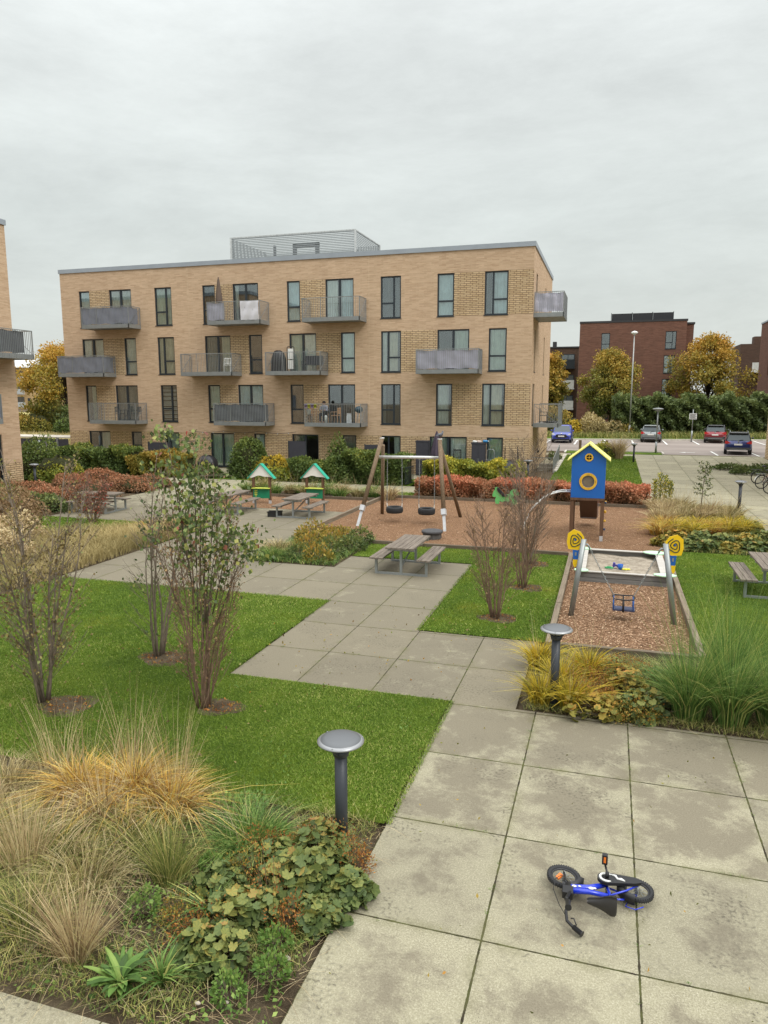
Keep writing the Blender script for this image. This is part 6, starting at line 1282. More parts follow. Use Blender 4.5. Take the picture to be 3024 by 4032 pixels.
# --- hedges and shrubs
def shrub(name, c_, rad, n, size, m, label, cat='shrub', group=None, seed=1, lump=.5, core=True, lumps=12, spread=None, tint=None):
    t = plant(name, (c_[0], c_[1], gz(*c_[:2])), label, cat, group); rad = np.array(rad)
    P = blob_pts(n, (0, 0, 0), rad, seed, shell=.62, lump=lump, lumps=lumps); P[:, 2] += .02; r = np.random.default_rng(seed)
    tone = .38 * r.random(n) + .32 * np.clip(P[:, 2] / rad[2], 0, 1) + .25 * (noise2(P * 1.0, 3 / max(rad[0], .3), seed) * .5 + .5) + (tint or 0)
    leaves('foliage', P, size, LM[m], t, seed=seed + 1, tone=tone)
    b = M(); k = 9
    for i in range(k): a = 2 * math.pi * i / k; b.tube([(.1 * math.cos(a), .1 * math.sin(a), 0), (rad[0] * .4 * math.cos(a), rad[1] * .4 * math.sin(a), rad[2] * .5), (rad[0] * .8 * math.cos(a), rad[1] * .8 * math.sin(a), rad[2] * .72)], [.02, .012, .004], 5)
    b.build('stems', BARKD, t)
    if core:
        b = M(); b.sphere((0, 0, rad[2] * .32), 1.0, 16, 10, sc=(rad[0] * .72, rad[1] * .72, rad[2] * .5))  # lumpy solid core added behind the leaves, dark to close the gaps
        V = b.v; rr = random.Random(seed); b.v = [(x * (1 + .15 * rr.uniform(-1, 1)), y * (1 + .15 * rr.uniform(-1, 1)), max(.0, z * (1 + .2 * rr.uniform(-1, 1)))) for x, y, z in V]; b.build('filler_core', CORE, t)
    return t
def hedge(name, x0, x1, y0, y1, h, n, size, m, label, seed=1, hv=.18, group=None, tint=0, skew=0.0):
    t = plant(name, ((x0 + x1) / 2, (y0 + y1) / 2, gz((x0 + x1) / 2, (y0 + y1) / 2)), label, 'hedge', group); r = np.random.default_rng(seed); cx_, cy_ = (x0 + x1) / 2, (y0 + y1) / 2
    u, v = r.random(n), r.random(n); s = r.random(n); x = x0 + (x1 - x0) * u; hx_ = h * (1 + hv * (np.sin(x * 1.9 + seed) + .6 * np.sin(x * 4.7 + seed * 2) + .4 * np.sin(x * 9.1)))
    face = r.random(n); y = np.where(face < .55, y0 + (y1 - y0) * .18 * s ** 1.5, y0 + (y1 - y0) * v); z = np.where(face < .55, hx_ * v * .98, hx_ * (1 - .16 * s))
    bulge = (.10 * np.sin(x * 3.1 + z * 4) + .08 * np.sin(x * 7 + 2 * z + seed)) * (y1 - y0); y = y + bulge + skew * (x - cx_); P = np.stack([x - cx_, y - cy_, z], 1)
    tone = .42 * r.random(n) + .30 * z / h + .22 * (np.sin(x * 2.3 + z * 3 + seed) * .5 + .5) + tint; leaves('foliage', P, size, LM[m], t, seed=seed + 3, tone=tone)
    V, F = [], []; k = max(4, int((x1 - x0) / .4))  # solid dark core added inside the hedge to block the view through
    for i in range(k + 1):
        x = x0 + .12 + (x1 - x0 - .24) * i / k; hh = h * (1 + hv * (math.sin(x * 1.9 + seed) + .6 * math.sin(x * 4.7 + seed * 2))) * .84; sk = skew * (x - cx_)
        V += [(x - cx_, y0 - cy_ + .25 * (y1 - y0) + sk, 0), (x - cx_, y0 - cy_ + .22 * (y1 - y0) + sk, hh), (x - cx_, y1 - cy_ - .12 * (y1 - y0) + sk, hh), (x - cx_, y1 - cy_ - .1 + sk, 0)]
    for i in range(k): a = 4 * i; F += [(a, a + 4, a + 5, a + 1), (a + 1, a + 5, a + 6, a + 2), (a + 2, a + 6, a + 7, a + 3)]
    F += [(0, 1, 2, 3), (4 * k, 4 * k + 3, 4 * k + 2, 4 * k + 1)]; npmesh('filler_core', V, [np.array(F)], CORE, t); return t
hedge('red_hedge', -8.3, 1.72, 31.35, 33.0, .82, 26000, .10, 'redh', 'long low rust red hedge running behind the bark area and blue playhouse', 2, .07)
hedge('hornbeam_hedge', -8.9, -4.9, 35.3, 37.0, 1.25, 12000, .13, 'hedgey', 'yellow green hornbeam hedge in front of the terrace with black cabinets', 4, .08)
shrub('shrub', (-4.35, 36.2), (.75, .6, 1.15), 2400, .13, 'hedgey', 'loose yellow green shrub beside the black covered garden furniture', seed=61)
hedge('hornbeam_hedge', -13.9, -9.7, 35.25, 36.9, 1.55, 15000, .13, 'hedge', 'dark green hornbeam hedge behind the tyre swing', 6, .09); hedge('hornbeam_hedge', -16.2, -13.9, 35.3, 36.9, 1.05, 7000, .13, 'hedge', 'lower straggly part of hedge under the dark terrace window', 7, .12)
shrub('shrub', (-13.6, 36.2), (.8, .7, 2.05), 3000, .12, 'hedge', 'tall bushy top rising over the dark hornbeam hedge', seed=62)
shrub('tall_shrub', (-18.9, 36.4), (1.2, 1.0, 2.35), 9000, .13, 'hedge', 'tallest dark green shrub in front of the terrace, behind the left play stall', seed=63, lump=.6)
shrub('yellow_shrub', (-17.4, 36.1), (1.05, .9, 1.4), 7000, .13, 'yelsh', 'bright yellow autumn shrub behind the left play stall', seed=64, lump=.6); shrub('shrub', (-17.3, 35.7), (1.15, .8, .85), 4500, .13, 'hedgey', 'green yellow shrub at the foot of the bright yellow one', seed=65)
shrub('shrub', (-21.3, 35.9), (.8, .6, .75), 2200, .12, 'hedge', 'small green shrub at the corner of the left terrace', seed=66)
hedge('hornbeam_hedge', -31.5, -26.2, 35.4, 37.0, 1.45, 13000, .14, 'hedge', 'dark grey green hedge in front of the left ground floor windows', 9, .09); hedge('hornbeam_hedge', -26.2, -22.6, 35.4, 37.0, 1.25, 9000, .14, 'olive', 'bronze tinted hedge before the left terrace wall', 10, .1)
shrub('shrub', (-27.4, 31.2), (1.7, 1.2, 1.55), 9000, .12, 'hedgey', 'yellow green rounded shrub near the left frame edge', seed=67); shrub('shrub', (-30.2, 32.6), (1.7, 1.3, 1.5), 7000, .13, 'hedge', 'dark green shrub left of the yellow green rounded one', seed=68)
for k, (x, y, rx, h) in enumerate([(-23.5, 25.6, 1.3, .75), (-25.5, 27.0, 1.5, .8), (-22.6, 27.6, 1.5, .85), (-24.8, 29.5, 1.7, .9), (-21.9, 29.8, 1.3, .9), (-22.3, 31.6, 1.4, .85), (-25.6, 32.0, 1.5, .85)]):
    shrub('red_shrub', (x, y), (rx, 1.0, h * .68), 3600, .10, 'redh', ORD[k] + ' low rust red shrub behind the sideways picnic table, counted from the front', group='low rust red shrubs behind the sideways picnic table', seed=70 + k, lump=.4, tint=-.16)
for k, (x, y) in enumerate([(-21.6, 23.6), (-23.0, 23.9), (-24.5, 25.0)]): shrub('shrub', (x, y), (1.2, .8, .6), 2600, .10, 'mantle', ORD[k] + ' low grey green shrub left of the sideways picnic table, counted from the right', group='low grey green shrubs by the sideways picnic table', seed=80 + k)
# brownish shrub thicket at the left edge
for k, (x, y, h) in enumerate([(-15.9, 15.6, .9), (-17.2, 17.4, 1.0), (-19.8, 20.2, 1.2), (-21.4, 22.0, 1.2)]): shrub('twiggy_shrub', (x, y), (1.1, .9, h), 2200, .09, 'twig' if k > 1 else 'straw', ORD[k] + ' brown twiggy shrub along the left frame edge, counted from the nearest', group='brown twiggy shrubs along the left frame edge', seed=85 + k, core=False)
# --- beyond the building
shrub('golden_bush', (-.3, 51.0), (.9, .8, .95), 2600, .14, 'hedgey', 'rounded yellow green bush behind the right side of the playhouse roof', seed=90); tuft('plume_grass', (.55, 51.0), 420, 1.35, .03, .45, .35, 'straw', 'tall pale plume grass beside the rounded bush near the car park', stalks=70, sH=2.1, seed=95)
broad('green_patch', (-1.6, 50.6), 500, .12, .8, .35, 'weed', 'low green planting left of the rounded bush, by the walk', shape='kite'); broad('green_patch', (-3.4, 49.0), 300, .14, .45, .5, 'dkgreen', 'dark green clump behind the stair railing', shape='kite')
for k, (x, y) in enumerate(((6.6, 46.2), (7.2, 44.2), (7.5, 45.4), (8.4, 44.9), (8.6, 46.0))): broad('green_patch', (x, y), 520, .14, .8, .35, 'dkgreen', ORD[k] + ' low green plant from the left in the small bed by the bicycles', 'leafy plant', 'low green plants in the small bed before the bicycles', shape='kite')
for x, y in ((-1.95, 53.4), (-.15, 53.6)):
    b = M(); b.box(-.09, .09, -.09, .09, -.1, 1.0); tag(b.build('wooden_post', POSTW, loc=(x, y, .42)), 'square grey wooden post behind the playhouse roof, ' + ('left one' if x < -1 else 'right one'), 'post', 'wooden posts at the car park edge')
for k, (x, y, rx, h, m) in enumerate([(-7.6, 74.0, 1.6, 1.7, 'olive'), (-5.4, 76.0, 1.5, 2.6, 'olive'), (-3.6, 75.6, 1.5, 2.0, 'yelsh'), (-2.0, 75.6, 1.6, 1.9, 'dry'), (-.4, 76.5, 1.5, 1.6, 'dry'), (1.2, 76.8, 1.3, 1.3, 'olive'), (-8.8, 78, 2, 3.0, 'dkgreen')]):
    shrub('wild_shrub', (x, y), (rx, 1.2, h), 2600, .22, m, ORD[k] + ' rough autumn shrub behind the car park kerb and the blue car', group='rough autumn shrubs behind the car park kerb', seed=200 + k, core=(m != 'dry'))
P = scat([(-9, 18, 73, 80)], 12000, 42); P = P[P[:, 1] > 72.8 + .22 * P[:, 0]]; P[:, 2] = .5; tag(blades('verge_grass', P, .7, .05, .6, LM['mixg'], seed=43, seg=2), kind='stuff')
t = hedge('dark_hedge', .2, 22, 78.6, 83.0, 3.9, 42000, .30, 'dkgreen', 'tall dense dark green hedge behind the parked cars', 12, .075, skew=.22)
def tree(name, c_, h, cr, ch, n, size, m, label, seed, th=1.2, grp='autumn trees round the car park', tone0=0):
    t = plant(name, (c_[0], c_[1], gz(*c_[:2])), label, 'tree', grp); r = np.random.default_rng(seed); b = M(); b.tube([(0, 0, -.1), (.05, 0, th), (.0, .05, h * .8)], [.20, .15, .04], 8)
    P, T_ = [], []; nc = 64
    for k in range(nc):
        u = (k + .5) / nc; z = th + (h - th) * (u ** .8) * .98; prof = math.sin(math.pi * min(1, (z - th) / (h - th) * .86 + .12)) ** .75; rr = cr * prof * (.45 + .55 * r.random()); a = k * 2.4 + r.random(); c0 = np.array([math.cos(a) * rr * (1 + .18 * math.sin(3 * a + seed)), math.sin(a) * rr, z - .3 + .25 * r.normal()])
        b.tube([(0, 0, max(th * .9, z * .55)), tuple(c0 * np.array([.5, .5, 1]) - np.array([0, 0, .5 * 0])), tuple(c0)], [.06, .035, .012], 5)
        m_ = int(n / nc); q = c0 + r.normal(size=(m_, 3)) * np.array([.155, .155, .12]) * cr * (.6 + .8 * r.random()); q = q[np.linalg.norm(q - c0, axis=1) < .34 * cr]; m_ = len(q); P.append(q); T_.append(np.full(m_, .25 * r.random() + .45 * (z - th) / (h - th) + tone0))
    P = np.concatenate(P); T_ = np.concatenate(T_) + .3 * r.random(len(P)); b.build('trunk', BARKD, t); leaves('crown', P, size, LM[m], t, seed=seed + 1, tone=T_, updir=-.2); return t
tree('autumn_tree', (-.1, 85.5), 9.1, 3.0, 5, 19000, .24, 'tree', 'yellow and green autumn tree before the red brown block', 301, th=2.2, tone0=-.12); tree('autumn_tree', (10.1, 88), 10.3, 3.7, 6, 24000, .25, 'tree', 'large orange autumn tree above the dark hedge', 302, th=1.6, tone0=-.02)
tree('autumn_tree', (-6.9, 88), 8.6, 2.0, 5, 9000, .30, 'tree', 'yellow tree half hidden behind the tan block corner', 303, th=2.6, tone0=.0)
tree('autumn_tree', (-60.5, 71), 9.9, 4.6, 6, 26000, .28, 'tree', 'orange brown autumn tree between the two tan blocks at left', 304, th=1.0, tone0=.0)
for k, (x, y, rx, h, m) in enumerate([(-57.5, 69, 2.2, 3.0, 'dkgreen'), (-61.5, 67, 2.4, 2.2, 'olive'), (-65, 69, 2.4, 2.0, 'olive'), (-56, 66, 2, 2.0, 'hedge'), (-68, 76, 3, 3.4, 'dkgreen')]): shrub('field_shrub', (x, y), (rx, 1.6, h), 3600, .22, m, ORD[k] + ' bush under the orange tree seen between the two tan blocks', group='bushes under the orange tree at left', seed=220 + k)
P = scat([(-75, -36, 44, 66)], 26000, 44); P = P[np.abs(P[:, 0] + P[:, 1] * .92) < 9]; P[:, 2] = .2; tag(blades('dry_meadow_grass', P, .6, .06, .5, LM['dry'], seed=45, seg=2), kind='stuff')

# --- bare multi stem shrubs
def multistem(name, c_, h, spread, ns, ntw, label, bark, leafn=0, leafm='twig', leafsize=.05, seed=1, lo=.1, hi=1.0, bias=(0, 0), sr=.016, twr=.0038, twl=.55, group=None, lowtw=0):
    t = plant(name, (c_[0], c_[1], 0), label, 'tree', group); r = np.random.default_rng(seed); b = M(); tw = M(); tips = []
    for i in range(ns):
        a = 2 * math.pi * i / ns + r.normal() * .5; hh = h * (.62 + .38 * r.random()); sp = spread * (.25 + .75 * r.random()); base = Vector((math.cos(a) * .05 * (1 + r.random()), math.sin(a) * .05 * (1 + r.random()), -.03)); pts = []; k = 9; wob = r.normal(size=2) * .04
        for j in range(k + 1):
            u = j / k; d = sp * (u ** 1.05); pts.append(base + Vector((math.cos(a) * d + bias[0] * u * u + wob[0] * math.sin(u * 7) , math.sin(a) * d + bias[1] * u * u + wob[1] * math.sin(u * 6 + 1), hh * u)))
        rad = [sr * (1 - .82 * j / k) * (.7 + .5 * (hh / h)) for j in range(k + 1)]; b.tube(pts, rad, 6)
        for q in range(ntw):
            u = lo + (.97 - lo) * r.random() ** .8; j = min(k - 1, int(u * k)); p0 = pts[j].lerp(pts[j + 1], u * k - j); a2 = a + r.normal() * 1.1; L = twl * (1 - .55 * u) * (.5 + .8 * r.random()); e = .9 + .6 * r.random(); d = Vector((math.cos(a2), math.sin(a2), e)).normalized()
            m_ = p0 + d * L * .5 + Vector((r.normal() * .02, r.normal() * .02, 0)); p1 = p0 + d * L + Vector((0, 0, .10 * L)); tw.tube([p0, m_, p1], [twr * 1.15, twr * .9, twr * .5], 4, caps=False); tips += [(p0.lerp(m_, .7)), m_, m_.lerp(p1, .5), p1]
            for s in range(2):
                a3 = a2 + r.normal() * .9; p2 = m_ + Vector((math.cos(a3), math.sin(a3), .9)).normalized() * L * .45; tw.tube([m_, p2], [twr * .8, twr * .45], 3, caps=False); tips += [p2, m_.lerp(p2, .5)]
    b.build('stems', bark, t); tw.build('twigs', bark, t)
    if leafn:
        T_ = np.array([tuple(p) for p in tips]); T_ = T_[r.choice(len(T_), leafn)] + r.normal(size=(leafn, 3)) * .02; leaves('leaves', T_, leafsize, LM[leafm], t, seed=seed, droop=.7, aspect=.75)
    return t
multistem('multi_stem_birch', (-7.87, 8.35), 3.9, .92, 11, 28, 'multi stemmed birch with brown leaves at the left frame edge', BARK, 1900, 'brownl', .046, seed=11, sr=.019, lo=.08, twl=.75)
bt = multistem('multi_stem_birch', (-5.49, 8.85), 3.7, .72, 17, 24, 'multi stemmed birch with reddish stems and green leaves hanging from its top', BARKR, 1100, 'twig', .034, seed=12, sr=.0115, lo=.08, twl=.5, twr=.0032)
multistem('multi_stem_birch', (-7.36, 10.45), 3.7, .68, 8, 18, 'dark stemmed sparse birch behind the leafy reddish one', BARK, 330, 'birch', .06, seed=13, sr=.018, bias=(.35, 0), twl=.7)
r = np.random.default_rng(99); P = []
b = M()
for (cx_, cy_, cz_, n, s) in ((.05, 0, 3.9, 60, .16), (.55, .1, 3.75, 60, .16), (.2, 0, 3.3, 110, .26), (.75, 0, 3.2, 110, .28), (.35, .1, 2.85, 150, .32), (1.05, 0, 2.8, 120, .28), (.85, 0, 2.45, 170, .34), (.35, 0, 2.4, 110, .3), (1.35, 0, 2.25, 150, .26), (1.55, .1, 1.95, 110, .24), (1.0, 0, 1.95, 110, .3), (-.4, 0, 2.15, 16, .12), (.5, .1, 1.85, 90, .26), (.95, 0, 1.55, 60, .22), (.75, 0, 1.2, 40, .28), (.6, .1, .8, 30, .26), (.9, 0, 1.9, 50, .4)):
    n = int(n * 1.05); cx_ = (cx_ * 230 - 158) / 281 + .05; cz_ = 4.5 - (4.5 - cz_) * .84; s *= .84; c0 = np.array([cx_, cy_, cz_]); q = c0 + r.normal(size=(n, 3)) * s * np.array([.75, .75, .55]); P.append(q); b.tube([(cx_ * .35, 0, cz_ * .55), (cx_ * .8, cy_, cz_ * .93), (cx_, cy_, cz_)], [.012, .007, .003], 5)
    for p in q[:10]: b.tube([(cx_, cy_, cz_), tuple(p)], .003, 3, caps=False)
P = np.concatenate(P); leaves('leaves', P, .068, LM['birch'], bt, seed=100, droop=.8, aspect=.85); b.build('branches', BARK, bt)
Pr = P[r.choice(len(P), 26)]; leaves('red_leaves', Pr + r.normal(size=(26, 3)) * .1, .08, LM['redl'], bt, seed=101, droop=.8, aspect=.8)
multistem('multi_stem_shrub', (-17.6, 21.55), 1.9, .75, 12, 26, 'small red brown twiggy shrub beyond the dry meadow strip', BARKR, 900, 'redl', .06, seed=14, sr=.016, twr=.006)
multistem('multi_stem_shrub', (-2.06, 14.45), 2.75, .68, 15, 18, 'bare multi stemmed shrub nearest to the viewer on the middle lawn', BARKR, 300, 'twig', .035, seed=15, sr=.012, twr=.0042)
multistem('multi_stem_shrub', (-1.80, 17.05), 2.9, .62, 15, 18, 'bare multi stemmed shrub in the middle of the three on the lawn', BARKR, 160, 'twig', .035, seed=16, sr=.0125, twr=.0045)
multistem('multi_stem_shrub', (-1.95, 19.55), 3.4, .75, 11, 20, 'bare multi stemmed shrub farthest back on the middle lawn, by the bark', BARK, 60, 'twig', .035, seed=17, sr=.019, twr=.0048, twl=.8)
multistem('multi_stem_shrub', (-3.6, 34.4), 2.9, .9, 8, 18, 'thin bare shrub behind the red hedge before the end wall', BARK, 30, 'twig', .04, seed=18, sr=.018, twr=.008, twl=.8)
multistem('multi_stem_shrub', (-9.55, 7.9), 3.6, .8, 8, 20, 'second brown leaved birch mostly cut by the left frame edge', BARK, 900, 'brownl', .06, seed=19, sr=.02, twl=.8)
# soil rings under them
for x, y, rx in SOILR:
    V = [(x, y, .030)]; n = 30; rr = random.Random(int(x * 10))
    for i in range(n): a = 2 * math.pi * i / n; k = rx * (1 + .14 * math.sin(3 * a + x) + .08 * rr.uniform(-1, 1)); V.append((x + k * math.cos(a), y + k * .8 * math.sin(a), .019))
    tag(npmesh('soil', V, [np.array([(0, i + 1, (i + 1) % n + 1) for i in range(n)])], SOIL), kind='structure')
    P = np.array([(x + rx * .9 * math.sqrt(rr.random()) * math.cos(q), y + rx * .65 * math.sqrt(rr.random()) * math.sin(q), .03) for q in [rr.uniform(0, 6.28) for _ in range(150)]]); tag(leaves('ground_litter', P, .035, LM['rust'], updir=0, seed=int(abs(x) * 7)), kind='stuff')
# ================================================================ things on terraces and balconies
FY_ = 41.0
PLD = plain('slate_panel', srgb(58, 58, 66), .6, 0, .1)
def cabinet(x0, x1, y, z1, lab):
    t = empty('garden_cabinet', ((x0 + x1) / 2, y, .03), 0, lab, 'cabinet', 'black outdoor cabinets against the terrace wall'); w_ = (x1 - x0) / 2
    b = M(); b.box(-w_, w_, -.2, .2, 0, z1 - .08); b.build('body', PLD, t); b = M(); b.box(-w_ - .03, w_ + .03, -.23, .22, z1 - .08, z1 - .02); b.build('top', PLD, t)
    for s in (-1, 1): b = M(); b.box(min(.008 * s, (w_ - .02) * s), max(.008 * s, (w_ - .02) * s), -.222, -.202, .06, z1 - .12); do = b.build('door', PLD, t); b = M(); b.box(min(s * .03, s * .05), max(s * .03, s * .05), -.236, -.223, .85, 1.05); b.build('handle', GALV, do)
cabinet(-10.5, -9.76, 40.4, 1.98, 'tall black two door cabinet seen through the timber swing'); cabinet(-7.3, -6.55, 40.4, 1.93, 'black cabinet with bottles and towels on top, right of the stacked chairs')
def closed_parasol(loc, h, r0, col, lab, rz=0):
    t = empty('closed_parasol', loc, rz, lab, 'parasol'); b = M(); b.tube([(0, 0, 0), (0, 0, h)], .022, 10); b.build('pole', BLK, t); V, F = [], []; n = 24; rows = 8
    for j in range(rows + 1):
        u = j / rows; rr = r0 * (1 - u) ** .8 * (1.0 if j else .8) + .02
        for i in range(n): a = 2 * math.pi * i / n; k = rr * (1 + .28 * math.cos(i * math.pi * 8 / 12)); V.append((k * math.cos(a), k * math.sin(a), h * .42 + (h * .58) * u))
    for j in range(rows):
        for i in range(n): F.append((j * n + i, j * n + (i + 1) % n, (j + 1) * n + (i + 1) % n, (j + 1) * n + i))
    npmesh('canopy', V, [np.array(F)], col, t, smooth=True); b = M(); b.lathe([(.26, 0), (.26, .05), (.05, .09), (.04, .25)], 20); b.build('base', BLK, t); return t
closed_parasol((-9.15, 39.6, .03), 2.55, .30, plain('aubergine_cloth', srgb(76, 66, 80), .85), 'closed dark purple parasol on the terrace behind the swing post')
closed_parasol((-22.75, 40.2, 8.95), 2.55, .17, plain('brown_cloth', srgb(104, 90, 80), .85), 'closed brown parasol sticking up from a top floor balcony')
def chair(loc, rz, m, lab, group=None, h=.88, name='garden_chair', sl=True):
    t = empty(name, loc, rz, lab, 'chair', group); b = M(); b.box(-.22, .22, -.22, .22, .42, .45); b.build('seat', m, t)
    b = M(); b.box(-.22, .22, .20, .23, h - .06, h); b.box(-.22, .22, .20, .225, .52, .55)
    for k in range(6): b.box(-.19 + k * .07, -.165 + k * .07, .20, .22, .55, h - .06)
    b.build('backrest', m, t)
    for x in (-.22, .195):
        for y in (-.22, .20): q = M(); q.box(x, x + .028, y, y + .028, 0, .42 if y < 0 else h - .06); q.build('leg', m, t)
        q = M(); q.box(x, x + .03, -.22, .2, .63, .655); q.box(x, x + .028, -.22, -.195, .45, .63); q.build('armrest', m, t)
    return t
chair((-8.05, 39.9, .55), R(8), BLK, 'black slatted garden chair turned up on another, beside the closed purple parasol', h=1.0); chair((-7.65, 39.7, .03), R(-8), BLK, 'black garden chair standing under the cabinet with towels', h=1.0)
t = empty('step_ladder', (-6.25, 40.2, .03), 0, 'silver folding step ladder leaning on the wall beside the cabinet', 'ladder'); b = M(); b.tube([(-.22, 0, 0), (-.20, .1, 1.45), (-.12, .12, 1.55), (.12, .12, 1.55), (.20, .1, 1.45), (.22, 0, 0)], .018, 8); b.build('rails', GALV, t)
for z in (.35, .65, .95): b = M(); b.box(-.2, .2, -.06, .08, z, z + .03); b.build('step', GALV, t)
for (x, m, lab, r_) in ((-7.15, WHT, 'white rolled towel on top of the garden cabinet', .07), (-6.9, plain('pinkish_cloth', srgb(214, 196, 186), .8), 'pinkish cloth bundle on top of the garden cabinet', .07)):
    b = M(); b.tube([(-.13, 0, 0), (-.06, .01, .01), (.05, -.01, .0), (.13, 0, .01)], [r_ * .7, r_, r_ * .9, r_ * .6], 10); tag(b.build('rolled_cloth', m, loc=(x, 40.35, 1.99)), lab, 'cloth')
t = empty('water_bottle', (-6.55, 40.35, 2.02), 0, 'blue water bottle lying on top of the garden cabinet', 'bottle'); b = M(); mt = Matrix.Rotation(R(90), 3, 'Y'); b.lathe([(0, -.15), (.07, -.14), (.075, .05), (.03, .12), (.03, .15), (0, .15)], 14, mat=mt); b.build('body', plain('blue_bottle', srgb(60, 140, 196), .3), t); b = M(); b.lathe([(.034, .15), (.034, .19), (0, .19)], 12, mat=mt); b.build('cap', WHT, t)
# covered furniture
def draped(loc, rx, ry, h, lab, seed=1, col=None):
    t = empty('covered_furniture', loc, 0, lab, 'covered furniture'); V, F = [], []; n, rows = 30, 7; rr = random.Random(seed)
    for j in range(rows + 1):
        u = j / rows; z = h * (1 - u ** 1.6 * 1.0); k = .28 + .72 * min(1, u * 1.7) ** .7
        for i in range(n): a = 2 * math.pi * i / n; q = k * (1 + .06 * math.sin(i * 2.3 + j) * u + .04 * rr.uniform(-1, 1)); V.append((rx * q * math.copysign(abs(math.cos(a)) ** .7, math.cos(a)), ry * q * math.copysign(abs(math.sin(a)) ** .7, math.sin(a)), z + .03 * rr.uniform(-1, 1)))
    V.append((0, 0, h * 1.02)); F = [(j * n + i, j * n + (i + 1) % n, (j + 1) * n + (i + 1) % n, (j + 1) * n + i) for j in range(rows) for i in range(n)]
    npmesh('cover', V, [np.array(F), np.array([(i, (i + 1) % n, rows * n + n) for i in range(n)])], col or plain('black_tarpaulin', srgb(38, 38, 42), .45, 0, .2, 5), t)
    return t
t = draped((-5.05, 39.3, .03), .75, .55, 1.05, 'black tarpaulin draped over upturned furniture at the end of the terrace'); b = M()
for x, y, h in ((-.42, 0, 1.55), (-.30, .2, 1.75), (.38, .1, 1.78), (.46, -.1, 1.5)): b.box(x - .02, x + .02, y - .02, y + .02, .9, h)
b.build('upturned_legs', BLK, t)
draped((-21.0, 38.9, .03), .55, .45, 1.0, 'dark covered grill before the window with vertical blinds', 3); draped((-23.0, 38.6, .03), .6, .45, .95, 'dark covered garden chairs left of the window with vertical blinds', 4)
for (x0, x1, y, z, lab) in ((-18.25, -17.15, 39.9, 1.85, 'dark privacy panel between terraces, behind the yellow shrub'), (-13.35, -12.55, 39.6, 1.75, 'dark privacy panel behind the tall bushy hedge top'), (-27.9, -26.3, 39.8, 1.62, 'dark privacy panel behind the bronze tinted hedge')):
    t = empty('privacy_panel', ((x0 + x1) / 2, y, .0), 0, lab, 'panel', 'dark privacy panels between the terraces'); w_ = (x1 - x0) / 2
    b = M(); b.box(-w_, w_, 0, .04, .1, z); b.build('panel', PLD, t)
    for s in (-w_ - .04, w_): b = M(); b.box(s, s + .04, -.01, .05, 0, z + .03); b.build('post', FRM, t)
t = empty('garden_gate', (-9.62, 35.6, .02), R(80), 'low dark metal gate in the gap between the two hornbeam hedges', 'gate'); b = M(); b.box(-.5, .5, 0, .03, .9, .94); b.box(-.5, .5, 0, .03, .08, .12); b.build('frame', FRM, t); b = M()
for k in range(9): b.box(-.48 + k * .12, -.465 + k * .12, .005, .025, .12, .9)
b.build('bars', FRM, t)
# string lights
t = empty('string_lights', (0, 0, 0), 0, 'string of small bulbs above the ground floor windows left of the tall green shrub', 'lights'); pts = [(-25.6 + 7.4 * i / 30, FY_ - .12, 2.34 - .10 * math.sin(math.pi * ((i % 10) / 10))) for i in range(31)]
b = M(); b.tube(pts, .012, 5); b.build('cable', BLK, t); 
for i in range(1, 30, 3): b = M(); b.sphere((pts[i][0], pts[i][1], pts[i][2] - .05), .035, 8, 6); b.build('bulb', plain('clear_bulb', srgb(190, 190, 186), .2), t)
# balcony furniture
def table(loc, r_, h, m, lab):
    t = empty('balcony_table', loc, 0, lab, 'table'); b = M(); b.lathe([(0, h - .025), (r_, h - .025), (r_, h), (0, h)], 22); b.build('tabletop', m, t)
    for a in (.5, 2.07, 3.64, 5.2): b = M(); b.tube([(r_ * .75 * math.cos(a), r_ * .75 * math.sin(a), 0), (-r_ * .3 * math.cos(a), -r_ * .3 * math.sin(a), h - .03)], .012, 6); b.build('leg', m, t)
    return t
Z = [z + .21 for z in FL]; Wd1 = plain('light_slat_wood', srgb(176, 140, 104), .7, 0, .15, 12)
table((-29.7, 40.3, Z[0]), .33, .70, FRM, 'round dark cafe table on the lowest left balcony'); chair((-30.3, 40.35, Z[0]), R(90), FRM, 'dark cafe chair left of the round balcony table'); chair((-29.05, 40.35, Z[0]), R(-90), FRM, 'dark cafe chair right of the round balcony table')
chair((-22.5, 40.5, Z[1]), R(20), WHT, 'white shell chair behind the bars of a middle floor balcony')
draped((-18.95, 40.25, Z[1]), .42, .36, 1.22, 'grill under a tall black cover on a middle floor balcony', 5)
t = empty('drying_rack', (-18.1, 40.1, Z[1]), 0, 'folded drying rack with white laundry beside the covered grill', 'drying rack'); b = M(); b.tube([(-.22, 0, 0), (-.22, 0, 1.38), (-.18, 0, 1.43), (.18, 0, 1.43), (.22, 0, 1.38), (.22, 0, 0)], .022, 8); b.build('frame', BLK, t); b = M(); b.box(-.17, .17, -.012, .012, .72, 1.32); b.box(-.17, .17, -.012, .012, .15, .66); b.build('laundry', WHT, t)
t = empty('balcony_bench', (-16.85, 40.45, Z[1]), 0, 'black woven bench in front of the curtained balcony door', 'bench'); b = M(); b.box(-.55, .55, -.25, .2, .38, .44); b.build('seat', DGREY, t); b = M(); b.box(-.55, .55, .2, .25, .44, .92); b.build('backrest', DGREY, t)
for s in (-.58, .55): b = M(); b.tube([(s, -.24, 0), (s, -.26, .58), (s, -.1, .66), (s, .22, .64)], .02, 7); b.build('armrest', BLK, t)
for s in (-.5, .5): b = M(); b.box(s - .02, s + .02, .15, .2, 0, .38); b.build('leg', BLK, t)
